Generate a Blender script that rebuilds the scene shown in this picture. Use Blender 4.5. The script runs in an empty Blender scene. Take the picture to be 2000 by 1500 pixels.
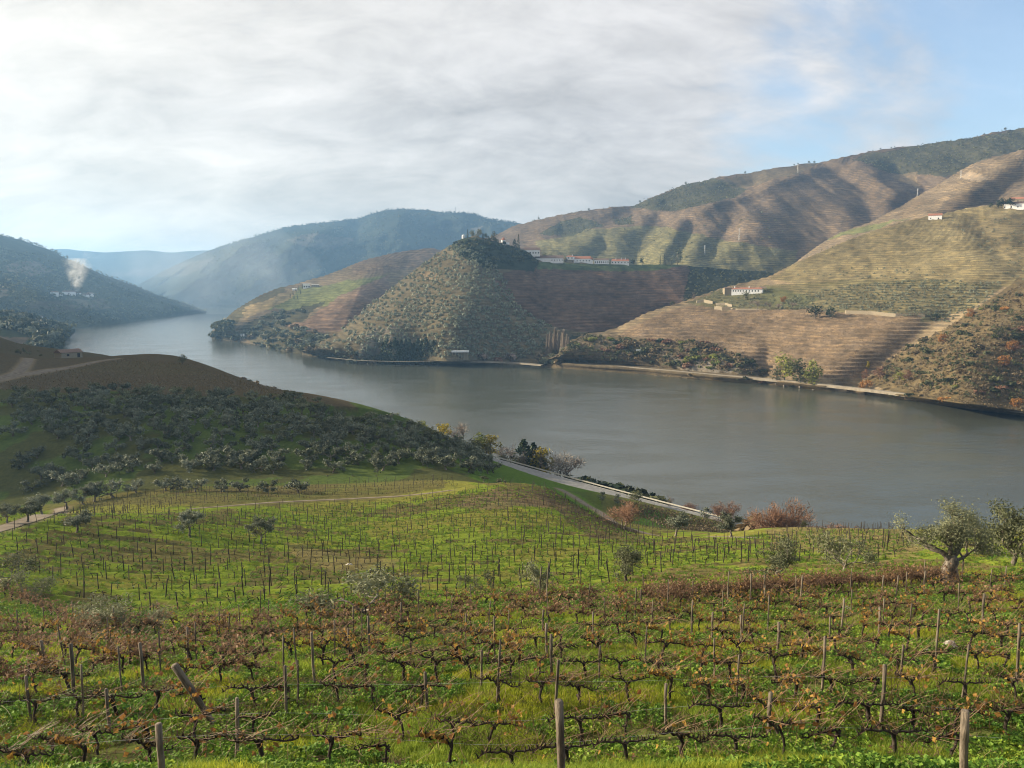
import bpy, math, random
import numpy as np
from mathutils import Vector, Matrix
R = math.radians
sc = bpy.context.scene
COL = sc.collection
random.seed(7)
rng = np.random.default_rng(11)

# ------------------------------------------------------------------ camera, sky, sun, exposure
H = 80.0            # height of the viewpoint above the river (river level = 0)
F = 1500.0          # focal length in pixels of the 2000 px wide photograph
PITCH = math.atan(185 / F)
SUN_AZ, SUN_EL = 77.0, 19.0       # degrees left of the view axis, elevation
cam_d = bpy.data.cameras.new('camera')
cam_d.sensor_width = 36.0
cam_d.lens = 36.0 * F / 2000.0
cam_d.clip_start = 0.1
cam_d.clip_end = 60000
cam = bpy.data.objects.new('camera', cam_d)
COL.objects.link(cam)
cam.location = (0, 0, H)
cam.rotation_euler = (math.pi / 2 - PITCH, 0, 0)
sc.camera = cam
sc.view_settings.view_transform = 'Standard'
sc.view_settings.look = 'None'
sc.view_settings.exposure = 1.32
sc.view_settings.gamma = 1.0
sc.view_settings.use_curve_mapping = False
sc.cycles.use_denoising = True
sc.cycles.filter_width = 1.05
sc.cycles.max_bounces = 5
sc.cycles.diffuse_bounces = 2
sc.cycles.glossy_bounces = 2
sc.cycles.transmission_bounces = 2
sc.cycles.transparent_max_bounces = 6
sc.cycles.volume_bounces = 0
sc.cycles.sample_clamp_indirect = 4.0

az = R(SUN_AZ); el = R(SUN_EL)
SUN = Vector((-math.sin(az) * math.cos(el), math.cos(az) * math.cos(el), math.sin(el)))
sun_d = bpy.data.lights.new('sun', 'SUN')
sun_d.energy = 5.0
sun_d.angle = R(0.6)
sun_d.color = (1.0, 0.86, 0.64)
sun_o = bpy.data.objects.new('sun', sun_d)
COL.objects.link(sun_o)
sun_o.rotation_euler = SUN.to_track_quat('Z', 'Y').to_euler()

class NT:
    """tiny helper round a node tree"""
    def __init__(s, tree):
        s.t = tree; s.n = tree.nodes; s.l = tree.links
    def add(s, typ, ins=None, **kw):
        nd = s.n.new(typ)
        for k, v in kw.items(): setattr(nd, k, v)
        for k, v in (ins or {}).items(): s.put(nd.inputs[k], v)
        return nd
    def put(s, sock, v):
        if hasattr(v, 'outputs'): v = v.outputs[0]
        if hasattr(v, 'is_linked') and hasattr(v, 'node'): s.l.new(v, sock)
        else: sock.default_value = v
    def math(s, op, a, b=0.0, clamp=False):
        return s.add('ShaderNodeMath', {0: a, 1: b}, operation=op, use_clamp=clamp).outputs[0]
    def mix(s, fac, a, b, blend='MIX'):
        nd = s.add('ShaderNodeMix', data_type='RGBA', blend_type=blend)
        s.put(nd.inputs[0], fac); s.put(nd.inputs[6], a); s.put(nd.inputs[7], b)
        return nd.outputs[2]
    def mapr(s, v, a, b, c=0.0, d=1.0, smooth=True):
        nd = s.add('ShaderNodeMapRange', {0: v, 1: a, 2: b, 3: c, 4: d})
        nd.interpolation_type = 'SMOOTHSTEP' if smooth else 'LINEAR'
        return nd.outputs[0]
    def noise(s, vec, scale, detail=4, rough=0.55, dist=0.0):
        return s.add('ShaderNodeTexNoise', {'Vector': vec, 'Scale': scale, 'Detail': detail, 'Roughness': rough, 'Distortion': dist}).outputs[0]

world = bpy.data.worlds.new('World')
sc.world = world
world.use_nodes = True
w = NT(world.node_tree)
w.n.clear()
sky = w.add('ShaderNodeTexSky', sky_type='NISHITA')
sky.sun_disc = False
sky.sun_elevation = el
sky.sun_rotation = -az
sky.altitude = 200
sky.air_density = 1.0
sky.dust_density = 1.2
sky.ozone_density = 1.5
tc = w.add('ShaderNodeTexCoord')
sep = w.add('ShaderNodeSeparateXYZ', {0: tc.outputs['Generated']})
den = w.math('ADD', w.math('MAXIMUM', sep.outputs[2], 0.0), 0.42)
px = w.math('DIVIDE', sep.outputs[0], den)
py = w.math('DIVIDE', sep.outputs[1], den)
pv = w.add('ShaderNodeCombineXYZ', {0: px, 1: py, 2: 0.0})
mp = w.add('ShaderNodeMapping', {'Vector': pv.outputs[0], 'Rotation': (0, 0, R(-32)), 'Scale': (0.62, 1.0, 1.0), 'Location': (3.1, 1.7, 0)})
n1 = w.noise(mp.outputs[0], 1.7, 9, 0.58, 0.4)
mp2 = w.add('ShaderNodeMapping', {'Vector': pv.outputs[0], 'Rotation': (0, 0, R(-30)), 'Scale': (0.75, 1.25, 1.0), 'Location': (7.3, 2.2, 0)})
n2 = w.noise(mp2.outputs[0], 3.2, 10, 0.6, 0.5)
n3 = w.noise(mp2.outputs[0], 8.5, 8, 0.6, 0.5)
big = w.math('ADD', w.math('MULTIPLY', n1, 0.62), w.math('ADD', w.math('MULTIPLY', n2, 0.26), w.math('MULTIPLY', n3, 0.12)))
# the cloud sheet thins out to the west (right) and is thickest on the sun's side
side = w.mapr(w.math('SUBTRACT', sep.outputs[0], w.math('MULTIPLY', sep.outputs[2], 0.15)), -0.1, 0.62, 0.12, -0.17)
low = w.mapr(sep.outputs[2], 0.0, 0.22, 0.26, 0.0)
cov = w.mapr(w.math('ADD', w.math('ADD', big, low), side), 0.38, 0.56, 0.18, 0.98)
sunv = w.add('ShaderNodeVectorMath', {0: tc.outputs['Generated'], 1: SUN}, operation='DOT_PRODUCT').outputs['Value']
glow = w.math('POWER', w.math('MAXIMUM', sunv, 0.0), 2.0)
cb = w.math('ADD', w.math('ADD', 2.66, w.math('MULTIPLY', glow, 2.0)), w.math('ADD', w.math('MULTIPLY', w.math('SUBTRACT', n2, 0.5), 3.6), w.math('MULTIPLY', w.math('SUBTRACT', n3, 0.5), 2.2)))
cc = w.mix(w.math('ADD', glow, w.math('MULTIPLY', low, 3.2), True), (1.03, 0.99, 0.965, 1), (1.13, 1.0, 0.80, 1))
ccb = w.add('ShaderNodeVectorMath', {0: cc, 'Scale': cb}, operation='SCALE').outputs[0]
skyc = w.mix(cov, sky.outputs[0], ccb)
bg = w.add('ShaderNodeBackground', {'Color': skyc, 'Strength': 0.105})
out = w.add('ShaderNodeOutputWorld', {'Surface': bg.outputs[0]})

# ------------------------------------------------------------------ helpers
cp, sp = math.cos(PITCH), math.sin(PITCH)
def ray(u, v):
    """direction of a viewing ray with unit forward distance: x/d and (z-H)/d"""
    a = (np.asarray(u, float) - 1000) / F; b = (750 - np.asarray(v, float)) / F
    den = cp + b * sp
    return a / den, (b * cp - sp) / den
def P3(u, v, d):
    X, Q = ray(u, v)
    return np.stack([X * d, d + 0 * X, H + Q * d], -1)
def proj(p):
    x, y, z = p[..., 0], p[..., 1], p[..., 2] - H
    fw = np.maximum(y * cp - z * sp, 1e-3); up = y * sp + z * cp
    return 1000 + F * x / fw, 750 - F * up / fw
def dwater(u, v, z=0.0):
    X, Q = ray(u, v)
    return (z - H) / Q

def _hash(ix, iy, seed):
    n = (ix.astype(np.int64) * 374761393 + iy.astype(np.int64) * 668265263 + seed * 974634777) & 0xffffffff
    n = ((n ^ (n >> 13)) * 1274126177) & 0xffffffff
    return ((n ^ (n >> 16)) & 0xffff) / 65535.0
def vnoise(x, y, seed=0):
    ix = np.floor(x); iy = np.floor(y); fx = x - ix; fy = y - iy
    fx = fx * fx * (3 - 2 * fx); fy = fy * fy * (3 - 2 * fy)
    a = _hash(ix, iy, seed); b = _hash(ix + 1, iy, seed); c = _hash(ix, iy + 1, seed); d = _hash(ix + 1, iy + 1, seed)
    return (a * (1 - fx) + b * fx) * (1 - fy) + (c * (1 - fx) + d * fx) * fy - 0.5
def fbm(x, y, seed=0, o=5, g=0.5):
    s = 0.0; a = 1.0
    for k in range(o):
        s = s + a * vnoise(x * 2 ** k + 17.3 * k, y * 2 ** k - 9.1 * k, seed + k); a *= g
    return s
def inpoly(u, v, poly):
    r = np.zeros(u.shape, bool); n = len(poly)
    for i in range(n):
        x1, y1 = poly[i]; x2, y2 = poly[(i + 1) % n]
        c = ((y1 > v) != (y2 > v))
        with np.errstate(divide='ignore', invalid='ignore'):
            r ^= c & (u < (x2 - x1) * (v - y1) / ((y2 - y1) if y2 != y1 else 1e-9) + x1)
    return r
def segdist(x, y, line):
    """distance to a polyline, and the position along it (index units)"""
    best = np.full(x.shape, 1e9); tt = np.zeros(x.shape)
    for i in range(len(line) - 1):
        ax, ay = line[i][:2]; bx, by = line[i + 1][:2]
        L = (bx - ax) ** 2 + (by - ay) ** 2 + 1e-12
        t = np.clip(((x - ax) * (bx - ax) + (y - ay) * (by - ay)) / L, 0, 1)
        d = np.hypot(x - ax - t * (bx - ax), y - ay - t * (by - ay))
        m = d < best
        best = np.where(m, d, best); tt = np.where(m, i + t, tt)
    return best, tt
def sstep(x, a, b):
    t = np.clip((x - a) / (b - a), 0, 1); return t * t * (3 - 2 * t)

def mesh_np(name, V, Q=None, T=None, cols=None, smooth=False, attrs=None):
    """mesh from arrays: V (n,3), Q quads (m,4), T triangles (k,3), cols (n,3|4) point colours"""
    me = bpy.data.meshes.new(name)
    V = np.asarray(V, np.float32)
    me.vertices.add(len(V)); me.vertices.foreach_set('co', V.ravel())
    nq = 0 if Q is None else len(Q); nt = 0 if T is None else len(T)
    loops = []
    if nq: loops.append(np.asarray(Q, np.int32).ravel())
    if nt: loops.append(np.asarray(T, np.int32).ravel())
    loops = np.concatenate(loops)
    me.loops.add(len(loops)); me.loops.foreach_set('vertex_index', loops)
    me.polygons.add(nq + nt)
    st = np.concatenate([np.arange(nq) * 4, nq * 4 + np.arange(nt) * 3]).astype(np.int32)
    me.polygons.foreach_set('loop_start', st)
    me.polygons.foreach_set('use_smooth', np.full(nq + nt, smooth))
    me.update(calc_edges=True)
    if cols is not None:
        c = np.ones((len(V), 4), np.float32); cols = np.asarray(cols, np.float32); c[:, :cols.shape[1]] = cols
        a = me.attributes.new('Col', 'FLOAT_COLOR', 'POINT'); a.data.foreach_set('color', c.ravel())
    for k, arr in (attrs or {}).items():
        a = me.attributes.new(k, 'FLOAT', 'POINT'); a.data.foreach_set('value', np.asarray(arr, np.float32))
    return me
def add_obj(name, me, mat=None, parent=None, loc=None):
    o = bpy.data.objects.new(name, me)
    COL.objects.link(o)
    if mat is not None and me is not None and not me.materials: me.materials.append(mat)
    if parent is not None: o.parent = parent
    if loc is not None: o.location = loc
    return o
def tag(o, label=None, cat=None, group=None, kind=None):
    if label: o['label'] = label
    if cat: o['category'] = cat
    if group: o['group'] = group
    if kind: o['kind'] = kind
    return o
def empty(name, loc, rz=0.0, s=1.0):
    o = bpy.data.objects.new(name, None)
    COL.objects.link(o)
    o.empty_display_size = 0.3
    o.location = loc; o.rotation_euler = (0, 0, rz); o.scale = (s, s, s)
    return o
def grid_quads(nr, nc):
    i = np.arange(nr - 1)[:, None] * nc + np.arange(nc - 1)[None, :]
    return np.stack([i, i + 1, i + nc + 1, i + nc], -1).reshape(-1, 4)

class MB:
    """collects simple solids and joins them into ONE mesh"""
    def __init__(s): s.v = []; s.q = []; s.t = []; s.n = 0; s.c = []
    def raw(s, V, Q=None, T=None, c=None):
        V = np.asarray(V, float)
        if Q is not None and len(Q): s.q.append(np.asarray(Q, int) + s.n)
        if T is not None and len(T): s.t.append(np.asarray(T, int) + s.n)
        s.v.append(V); s.n += len(V)
        cc = np.ones((len(V), 3))
        if c is not None: cc[:] = c
        s.c.append(cc); return s
    def box(s, lo, hi, c=None):
        x0, y0, z0 = lo; x1, y1, z1 = hi
        V = [(x0, y0, z0), (x1, y0, z0), (x1, y1, z0), (x0, y1, z0), (x0, y0, z1), (x1, y0, z1), (x1, y1, z1), (x0, y1, z1)]
        return s.raw(V, [(0, 3, 2, 1), (4, 5, 6, 7), (0, 1, 5, 4), (1, 2, 6, 5), (2, 3, 7, 6), (3, 0, 4, 7)], c=c)
    def tube(s, pts, rad, k=6, c=None, cap=True):
        pts = np.asarray(pts, float); n = len(pts)
        rad = np.broadcast_to(np.asarray(rad, float), (n,))
        tg = np.gradient(pts, axis=0); tg /= np.linalg.norm(tg, axis=1)[:, None] + 1e-9
        ref = np.where(np.abs(tg[:, 2:3]) > 0.9, np.array([[1.0, 0, 0]]), np.array([[0, 0, 1.0]]))
        b1 = np.cross(tg, ref); b1 /= np.linalg.norm(b1, axis=1)[:, None] + 1e-9
        b2 = np.cross(tg, b1)
        a = np.arange(k) * 2 * math.pi / k
        V = pts[:, None] + rad[:, None, None] * (np.cos(a)[None, :, None] * b1[:, None] + np.sin(a)[None, :, None] * b2[:, None])
        i = np.arange(n - 1)[:, None] * k + np.arange(k)[None]; j = np.arange(n - 1)[:, None] * k + (np.arange(k)[None] + 1) % k
        Q = np.stack([i, j, j + k, i + k], -1).reshape(-1, 4)
        V = V.reshape(-1, 3); T = []
        if cap:
            V = np.concatenate([V, pts[-1:]]); L = (n - 1) * k
            T = [(L + m, L + (m + 1) % k, n * k) for m in range(k)]
        return s.raw(V, Q, T, c)
    def leaves(s, cen, nrm_bias, ln, wd, r, c=None, fold=False):
        """one leaf-sized quad at every centre, randomly turned"""
        cen = np.asarray(cen, float); n = len(cen)
        if n == 0: return s
        a = r.normal(size=(n, 3)) + np.asarray(nrm_bias, float); a /= np.linalg.norm(a, axis=1)[:, None] + 1e-9
        b = np.cross(a, r.normal(size=(n, 3))); b /= np.linalg.norm(b, axis=1)[:, None] + 1e-9
        e = np.cross(a, b)
        l = ln * r.uniform(0.6, 1.35, n)[:, None] / 2; ww = wd * r.uniform(0.6, 1.35, n)[:, None] / 2
        V = np.stack([cen - b * l, cen + e * ww + a * (ww * 0.35 if fold else 0), cen + b * l, cen - e * ww + a * (ww * 0.35 if fold else 0)], 1).reshape(-1, 3)
        Q = np.arange(4 * n).reshape(n, 4)
        cc = None if c is None else np.repeat(np.broadcast_to(np.asarray(c, float), (n, 3)), 4, 0)
        return s.raw(V, Q, c=cc)
    def mesh(s, name, smooth=False):
        V = np.concatenate(s.v); c = np.concatenate(s.c)
        return mesh_np(name, V, np.concatenate(s.q) if s.q else None, np.concatenate(s.t) if s.t else None, c, smooth)

# ------------------------------------------------------------------ materials
def new_mat(name):
    m = bpy.data.materials.new(name); m.use_nodes = True
    t = NT(m.node_tree); t.n.clear()
    return m, t
def finish(t, shader, disp=None):
    o = t.add('ShaderNodeOutputMaterial'); t.l.new(shader, o.inputs['Surface'])
def mat_land(name, sc1=0.3, sc2=2.0, amt=0.5, bump=0.3, bdist=0.4, step=0.0, band=0.0, rough=0.95):
    """ground: land-cover colour of the vertex, broken up by grain; step > 0 adds the contour rows of the terraces"""
    m, t = new_mat(name)
    col = t.add('ShaderNodeVertexColor', layer_name='Col').outputs[0]
    g = t.add('ShaderNodeNewGeometry')
    pos = g.outputs['Position']
    na = t.noise(pos, sc1, 6, 0.65)
    nb = t.noise(pos, sc2, 5, 0.7)
    k = t.math('ADD', t.math('MULTIPLY', na, 0.5), t.math('MULTIPLY', nb, 0.5))
    f = t.mapr(k, 0.32, 0.68, 1 - amt, 1 + amt, False)
    c = t.add('ShaderNodeVectorMath', {0: col, 'Scale': f}, operation='SCALE').outputs[0]
    warm = t.mix(t.mapr(na, 0.4, 0.62, 0.0, 0.55), c, t.mix(1.0, c, (1.12, 1.02, 0.84, 1), 'MULTIPLY'))
    c = warm
    h = nb
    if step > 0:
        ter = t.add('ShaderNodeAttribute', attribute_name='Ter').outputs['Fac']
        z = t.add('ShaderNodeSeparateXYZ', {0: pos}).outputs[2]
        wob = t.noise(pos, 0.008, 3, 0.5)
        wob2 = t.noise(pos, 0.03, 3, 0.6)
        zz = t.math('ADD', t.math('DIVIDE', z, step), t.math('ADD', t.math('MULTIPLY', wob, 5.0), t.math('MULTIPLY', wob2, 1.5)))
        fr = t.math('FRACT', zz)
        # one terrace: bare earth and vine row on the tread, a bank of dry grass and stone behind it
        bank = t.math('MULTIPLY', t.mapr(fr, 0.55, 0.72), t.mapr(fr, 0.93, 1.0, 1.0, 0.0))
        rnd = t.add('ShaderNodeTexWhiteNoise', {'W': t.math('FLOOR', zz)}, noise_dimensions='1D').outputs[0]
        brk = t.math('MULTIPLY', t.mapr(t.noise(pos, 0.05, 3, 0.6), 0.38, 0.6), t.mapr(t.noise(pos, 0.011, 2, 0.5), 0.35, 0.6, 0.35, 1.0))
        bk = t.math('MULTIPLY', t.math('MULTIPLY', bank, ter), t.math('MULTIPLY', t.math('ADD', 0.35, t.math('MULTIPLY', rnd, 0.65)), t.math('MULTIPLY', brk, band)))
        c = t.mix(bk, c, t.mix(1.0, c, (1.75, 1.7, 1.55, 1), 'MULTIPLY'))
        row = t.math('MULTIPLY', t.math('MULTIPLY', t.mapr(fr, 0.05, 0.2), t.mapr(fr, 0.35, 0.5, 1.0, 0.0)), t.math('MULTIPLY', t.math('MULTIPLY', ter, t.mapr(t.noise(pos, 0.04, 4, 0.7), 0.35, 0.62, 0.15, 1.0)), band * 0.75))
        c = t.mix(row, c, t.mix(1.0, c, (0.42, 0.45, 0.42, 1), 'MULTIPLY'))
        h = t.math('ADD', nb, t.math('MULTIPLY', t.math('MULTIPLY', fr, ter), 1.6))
    bp = t.add('ShaderNodeBump', {'Height': h, 'Strength': bump, 'Distance': bdist})
    b = t.add('ShaderNodeBsdfDiffuse', {'Color': c, 'Roughness': 0.6, 'Normal': bp.outputs[0]})
    finish(t, b.outputs[0])
    return m
def mat_leaf(name, c1, c2, trans=0.3, patch=0.0, rough=0.6, spec=0.15):
    """foliage: two leaf tones mixed per leaf (Col) and per plant (random)"""
    m, t = new_mat(name)
    col = t.add('ShaderNodeVertexColor', layer_name='Col')
    sep = t.add('ShaderNodeSeparateColor', {0: col.outputs[0]})
    oi = t.add('ShaderNodeObjectInfo')
    f = t.math('ADD', t.math('MULTIPLY', sep.outputs[0], 0.75), t.math('MULTIPLY', t.math('SUBTRACT', oi.outputs['Random'], 0.4), 0.6), True)
    c = t.mix(f, (*c1, 1), (*c2, 1))
    if patch:
        g = t.add('ShaderNodeNewGeometry')
        c = t.mix(t.mapr(t.noise(g.outputs['Position'], patch, 3, 0.6), 0.42, 0.62), c, t.mix(1.0, c, (1.5, 1.2, 0.9, 1), 'MULTIPLY'))
    d = t.add('ShaderNodeBsdfPrincipled', {'Base Color': c, 'Roughness': rough, 'Specular IOR Level': spec})
    tr = t.add('ShaderNodeBsdfTranslucent', {'Color': c})
    mx = t.add('ShaderNodeMixShader', {0: trans, 1: d.outputs[0], 2: tr.outputs[0]})
    finish(t, mx.outputs[0])
    return m
def mat_tint(name, c1, c2, scale=3.0, rough=0.9, bump=0.4, stretch=(1, 1, 1), usecol=False, local=True):
    """bark, stone, plaster, metal: two tones mixed by grain"""
    m, t = new_mat(name)
    tc = t.add('ShaderNodeTexCoord')
    mpn = t.add('ShaderNodeMapping', {'Vector': tc.outputs['Object'], 'Scale': stretch})
    n = t.noise(mpn.outputs[0], scale, 6, 0.65)
    oi = t.add('ShaderNodeObjectInfo')
    f = t.math('ADD', t.mapr(n, 0.3, 0.7), t.math('MULTIPLY', t.math('SUBTRACT', oi.outputs['Random'], 0.5), 0.5), True)
    c = t.mix(f, (*c1, 1), (*c2, 1))
    if usecol:
        col = t.add('ShaderNodeVertexColor', layer_name='Col')
        c = t.mix(1.0, c, col.outputs[0], 'MULTIPLY')
    bp = t.add('ShaderNodeBump', {'Height': n, 'Strength': bump, 'Distance': 0.05})
    b = t.add('ShaderNodeBsdfPrincipled', {'Base Color': c, 'Roughness': rough, 'Specular IOR Level': 0.2, 'Normal': bp.outputs[0]})
    finish(t, b.outputs[0])
    return m

M = {}
M['ground'] = mat_land('vineyard soil and turf', 0.9, 5.0, 0.42, 0.6, 0.12)
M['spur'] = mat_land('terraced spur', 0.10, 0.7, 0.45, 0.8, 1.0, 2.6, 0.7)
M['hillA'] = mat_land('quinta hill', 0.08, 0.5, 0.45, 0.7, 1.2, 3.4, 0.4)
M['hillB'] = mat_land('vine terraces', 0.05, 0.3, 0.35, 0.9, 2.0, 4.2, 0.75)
M['far'] = mat_land('far hills', 0.012, 0.08, 0.5, 0.6, 4.0)
M['olive'] = mat_leaf('olive leaves', (0.07, 0.078, 0.038), (0.25, 0.255, 0.145), 0.22)
M['olive_far'] = mat_leaf('olive leaves far', (0.07, 0.08, 0.05), (0.235, 0.25, 0.175), 0.2)
M['scrub'] = mat_leaf('scrub leaves', (0.045, 0.052, 0.025), (0.145, 0.145, 0.065), 0.2)
M['scrub_dry'] = mat_leaf('dry scrub', (0.1, 0.075, 0.04), (0.24, 0.18, 0.10), 0.2)
M['conifer'] = mat_leaf('dark conifer', (0.016, 0.028, 0.014), (0.04, 0.06, 0.028), 0.1)
M['yellow'] = mat_leaf('yellow leaves', (0.20, 0.16, 0.02), (0.42, 0.33, 0.04), 0.35)
M['yelgreen'] = mat_leaf('yellow green leaves', (0.10, 0.13, 0.03), (0.28, 0.28, 0.07), 0.35)
M['orange'] = mat_leaf('orange leaves', (0.22, 0.10, 0.03), (0.42, 0.22, 0.07), 0.35)
M['rust'] = mat_leaf('rust leaves', (0.16, 0.085, 0.052), (0.29, 0.17, 0.105), 0.3)
M['twig'] = mat_leaf('bare twigs', (0.13, 0.10, 0.08), (0.26, 0.20, 0.165), 0.0)
M['twig_pale'] = mat_leaf('pale bare twigs', (0.20, 0.16, 0.125), (0.34, 0.28, 0.22), 0.0)
M['vineleaf'] = mat_leaf('autumn vine leaves', (0.19, 0.08, 0.03), (0.42, 0.26, 0.055), 0.4)
M['vinebrown'] = mat_leaf('withered vine leaves', (0.15, 0.085, 0.052), (0.32, 0.20, 0.11), 0.35)
M['cane'] = mat_leaf('vine canes', (0.10, 0.06, 0.038), (0.26, 0.165, 0.10), 0.0)
M['vinebark'] = mat_tint('vine bark', (0.018, 0.014, 0.011), (0.075, 0.058, 0.045), 14, 0.95, 1.0, (1, 1, 0.4))
M['bark'] = mat_tint('olive bark', (0.06, 0.05, 0.04), (0.25, 0.215, 0.175), 5, 0.95, 1.0, (1, 1, 0.4))
M['post'] = mat_tint('weathered post', (0.06, 0.048, 0.036), (0.22, 0.18, 0.135), 12, 0.95, 0.8, (1, 1, 0.12))
M['stake'] = mat_tint('dark stake', (0.02, 0.018, 0.015), (0.06, 0.05, 0.042), 8, 0.95, 0.5, (1, 1, 0.2))
M['grass'] = mat_leaf('grass', (0.105, 0.18, 0.018), (0.35, 0.41, 0.055), 0.55, 0.35)
M['grass_dry'] = mat_leaf('dry grass', (0.14, 0.12, 0.045), (0.30, 0.25, 0.11), 0.3)
M['weed'] = mat_leaf('broad weeds', (0.05, 0.125, 0.016), (0.18, 0.29, 0.042), 0.35, 0.5)
M['stone'] = mat_tint('stone', (0.20, 0.175, 0.14), (0.46, 0.42, 0.35), 4, 0.95, 0.8)
M['wallstone'] = mat_tint('schist wall', (0.20, 0.165, 0.115), (0.34, 0.285, 0.20), 2.0, 0.95, 0.8, (1, 1, 3))
M['white'] = mat_tint('white plaster', (0.66, 0.65, 0.62), (0.82, 0.81, 0.79), 0.6, 0.9, 0.1)
M['roof'] = mat_tint('red tiles', (0.22, 0.095, 0.06), (0.36, 0.17, 0.11), 1.2, 0.9, 0.4, (3, 1, 1))
M['roof_brown'] = mat_tint('brown tiles', (0.10, 0.07, 0.055), (0.2, 0.14, 0.11), 1.2, 0.9, 0.4, (3, 1, 1))
M['dark'] = mat_tint('dark opening', (0.03, 0.03, 0.032), (0.06, 0.06, 0.062), 1.0, 0.4, 0.1)
M['asphalt'] = mat_tint('pale asphalt', (0.19, 0.185, 0.17), (0.27, 0.26, 0.24), 0.7, 0.9, 0.2)
M['dirt'] = mat_tint('dirt track', (0.11, 0.085, 0.058), (0.21, 0.17, 0.12), 0.6, 0.95, 0.5)
M['metal'] = mat_tint('galvanised steel', (0.42, 0.42, 0.41), (0.56, 0.56, 0.54), 2.0, 0.5, 0.1)
M['ballast'] = mat_tint('pale ballast and retaining wall', (0.17, 0.145, 0.11), (0.26, 0.225, 0.17), 0.3, 0.95, 0.5)
M['paint'] = mat_tint('white road paint', (0.38, 0.36, 0.30), (0.52, 0.50, 0.43), 3.0, 0.8, 0.1)

def mat_water():
    m, t = new_mat('river water')
    g = t.add('ShaderNodeNewGeometry')
    mpn = t.add('ShaderNodeMapping', {'Vector': g.outputs['Position'], 'Rotation': (0, 0, R(25)), 'Scale': (1.0, 2.2, 1.0)})
    n = t.noise(mpn.outputs[0], 0.55, 4, 0.6)
    nl = t.noise(mpn.outputs[0], 0.018, 4, 0.6, 0.6)
    n3 = t.noise(mpn.outputs[0], 0.12, 3, 0.6)
    hh = t.math('ADD', t.math('MULTIPLY', n, 0.22), t.math('MULTIPLY', n3, 0.35))
    bp = t.add('ShaderNodeBump', {'Height': hh, 'Strength': t.mapr(nl, 0.38, 0.62, 0.14, 0.5), 'Distance': 1.0})
    b = t.add('ShaderNodeBsdfPrincipled', {'Base Color': (0.058, 0.062, 0.045, 1), 'Roughness': 0.15, 'IOR': 1.333, 'Specular IOR Level': 0.5, 'Normal': bp.outputs[0]})
    finish(t, b.outputs[0]); return m
M['water'] = mat_water()

# ------------------------------------------------------------------ near bank: one continuous ground surface
# control points read off the photograph: (u, d, v) = pixel column, forward distance in metres, pixel row
CT = []
def cz(d, pts):
    for u, v in pts: CT.append((u, d, v))
cz(16, [(-900, 1500), (0, 1500), (1000, 1490), (2000, 1480), (2900, 1470)])
cz(20, [(-900, 1400), (0, 1385), (500, 1365), (1000, 1355), (1500, 1348), (2000, 1340), (2900, 1330)])
cz(27, [(-900, 1320), (0, 1308), (500, 1288), (1000, 1270), (1500, 1260), (2000, 1250), (2900, 1240)])
cz(38, [(-900, 1250), (0, 1240), (250, 1237), (500, 1225), (1000, 1203), (1500, 1188), (2000, 1165), (2900, 1150)])
cz(50, [(-900, 1190), (0, 1190), (250, 1208), (500, 1185), (750, 1175), (1000, 1163), (1500, 1135), (2000, 1123), (2900, 1110)])
cz(65, [(-900, 1130), (0, 1128), (250, 1150), (500, 1140), (1000, 1128), (1500, 1098), (2000, 1085), (2900, 1075)])
cz(82, [(-900, 1080), (0, 1068), (250, 1088), (500, 1092), (1000, 1085), (1500, 1073), (2000, 1063), (2900, 1050)])
cz(105, [(-900, 1010), (0, 1006), (250, 1010), (500, 1038), (750, 1045), (1000, 1033), (1250, 1052), (1500, 1050), (2000, 1044), (2900, 1035)])
cz(130, [(-900, 990), (0, 1032), (150, 1020), (250, 1003), (500, 998), (750, 1003), (1000, 986), (1150, 1010), (1250, 1048), (1500, 1034), (1750, 1038), (2000, 1038), (2900, 1040)])
cz(155, [(-900, 960), (0, 1012), (250, 982), (500, 968), (750, 966), (880, 955), (1000, 945), (1070, 955), (1120, 985), (1200, 1026), (1340, 1038), (1500, 1050), (2000, 1065)])
cz(172, [(0, 995), (100, 985), (250, 962), (500, 950), (750, 942), (870, 938), (1000, 955), (1100, 985), (1200, 1016)])
cz(188, [(0, 962), (250, 920), (500, 914), (750, 918), (900, 928), (1000, 955), (1100, 980)])
cz(210, [(-900, 880), (0, 888), (250, 850), (500, 852), (750, 872), (900, 905), (960, 930), (1040, 955), (1200, 995), (1300, 1004), (1350, 1014), (1460, 1042), (1600, 1085)])
for u, d, v in [(1250, 242, 977), (1300, 236, 989), (1350, 230, 1002), (1400, 224, 1015), (1450, 216, 1029)]: CT.append((u, d, v))
cz(260, [(-900, 790), (0, 785), (250, 780), (500, 787), (750, 825), (850, 850), (930, 889)])
cz(330, [(-900, 720), (0, 744), (250, 736), (500, 754)])
cz(420, [(-900, 680), (0, 712), (100, 706), (240, 700), (330, 704)])
for u, v, d in [(370, 710, 412), (450, 735, 385), (550, 766, 350), (650, 787, 322), (750, 808, 300), (850, 837, 280), (900, 862, 270), (930, 885, 264)]: CT.append((u, d, v))
def czz(u, d, z): CT.append((u, d, None, z))
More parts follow.
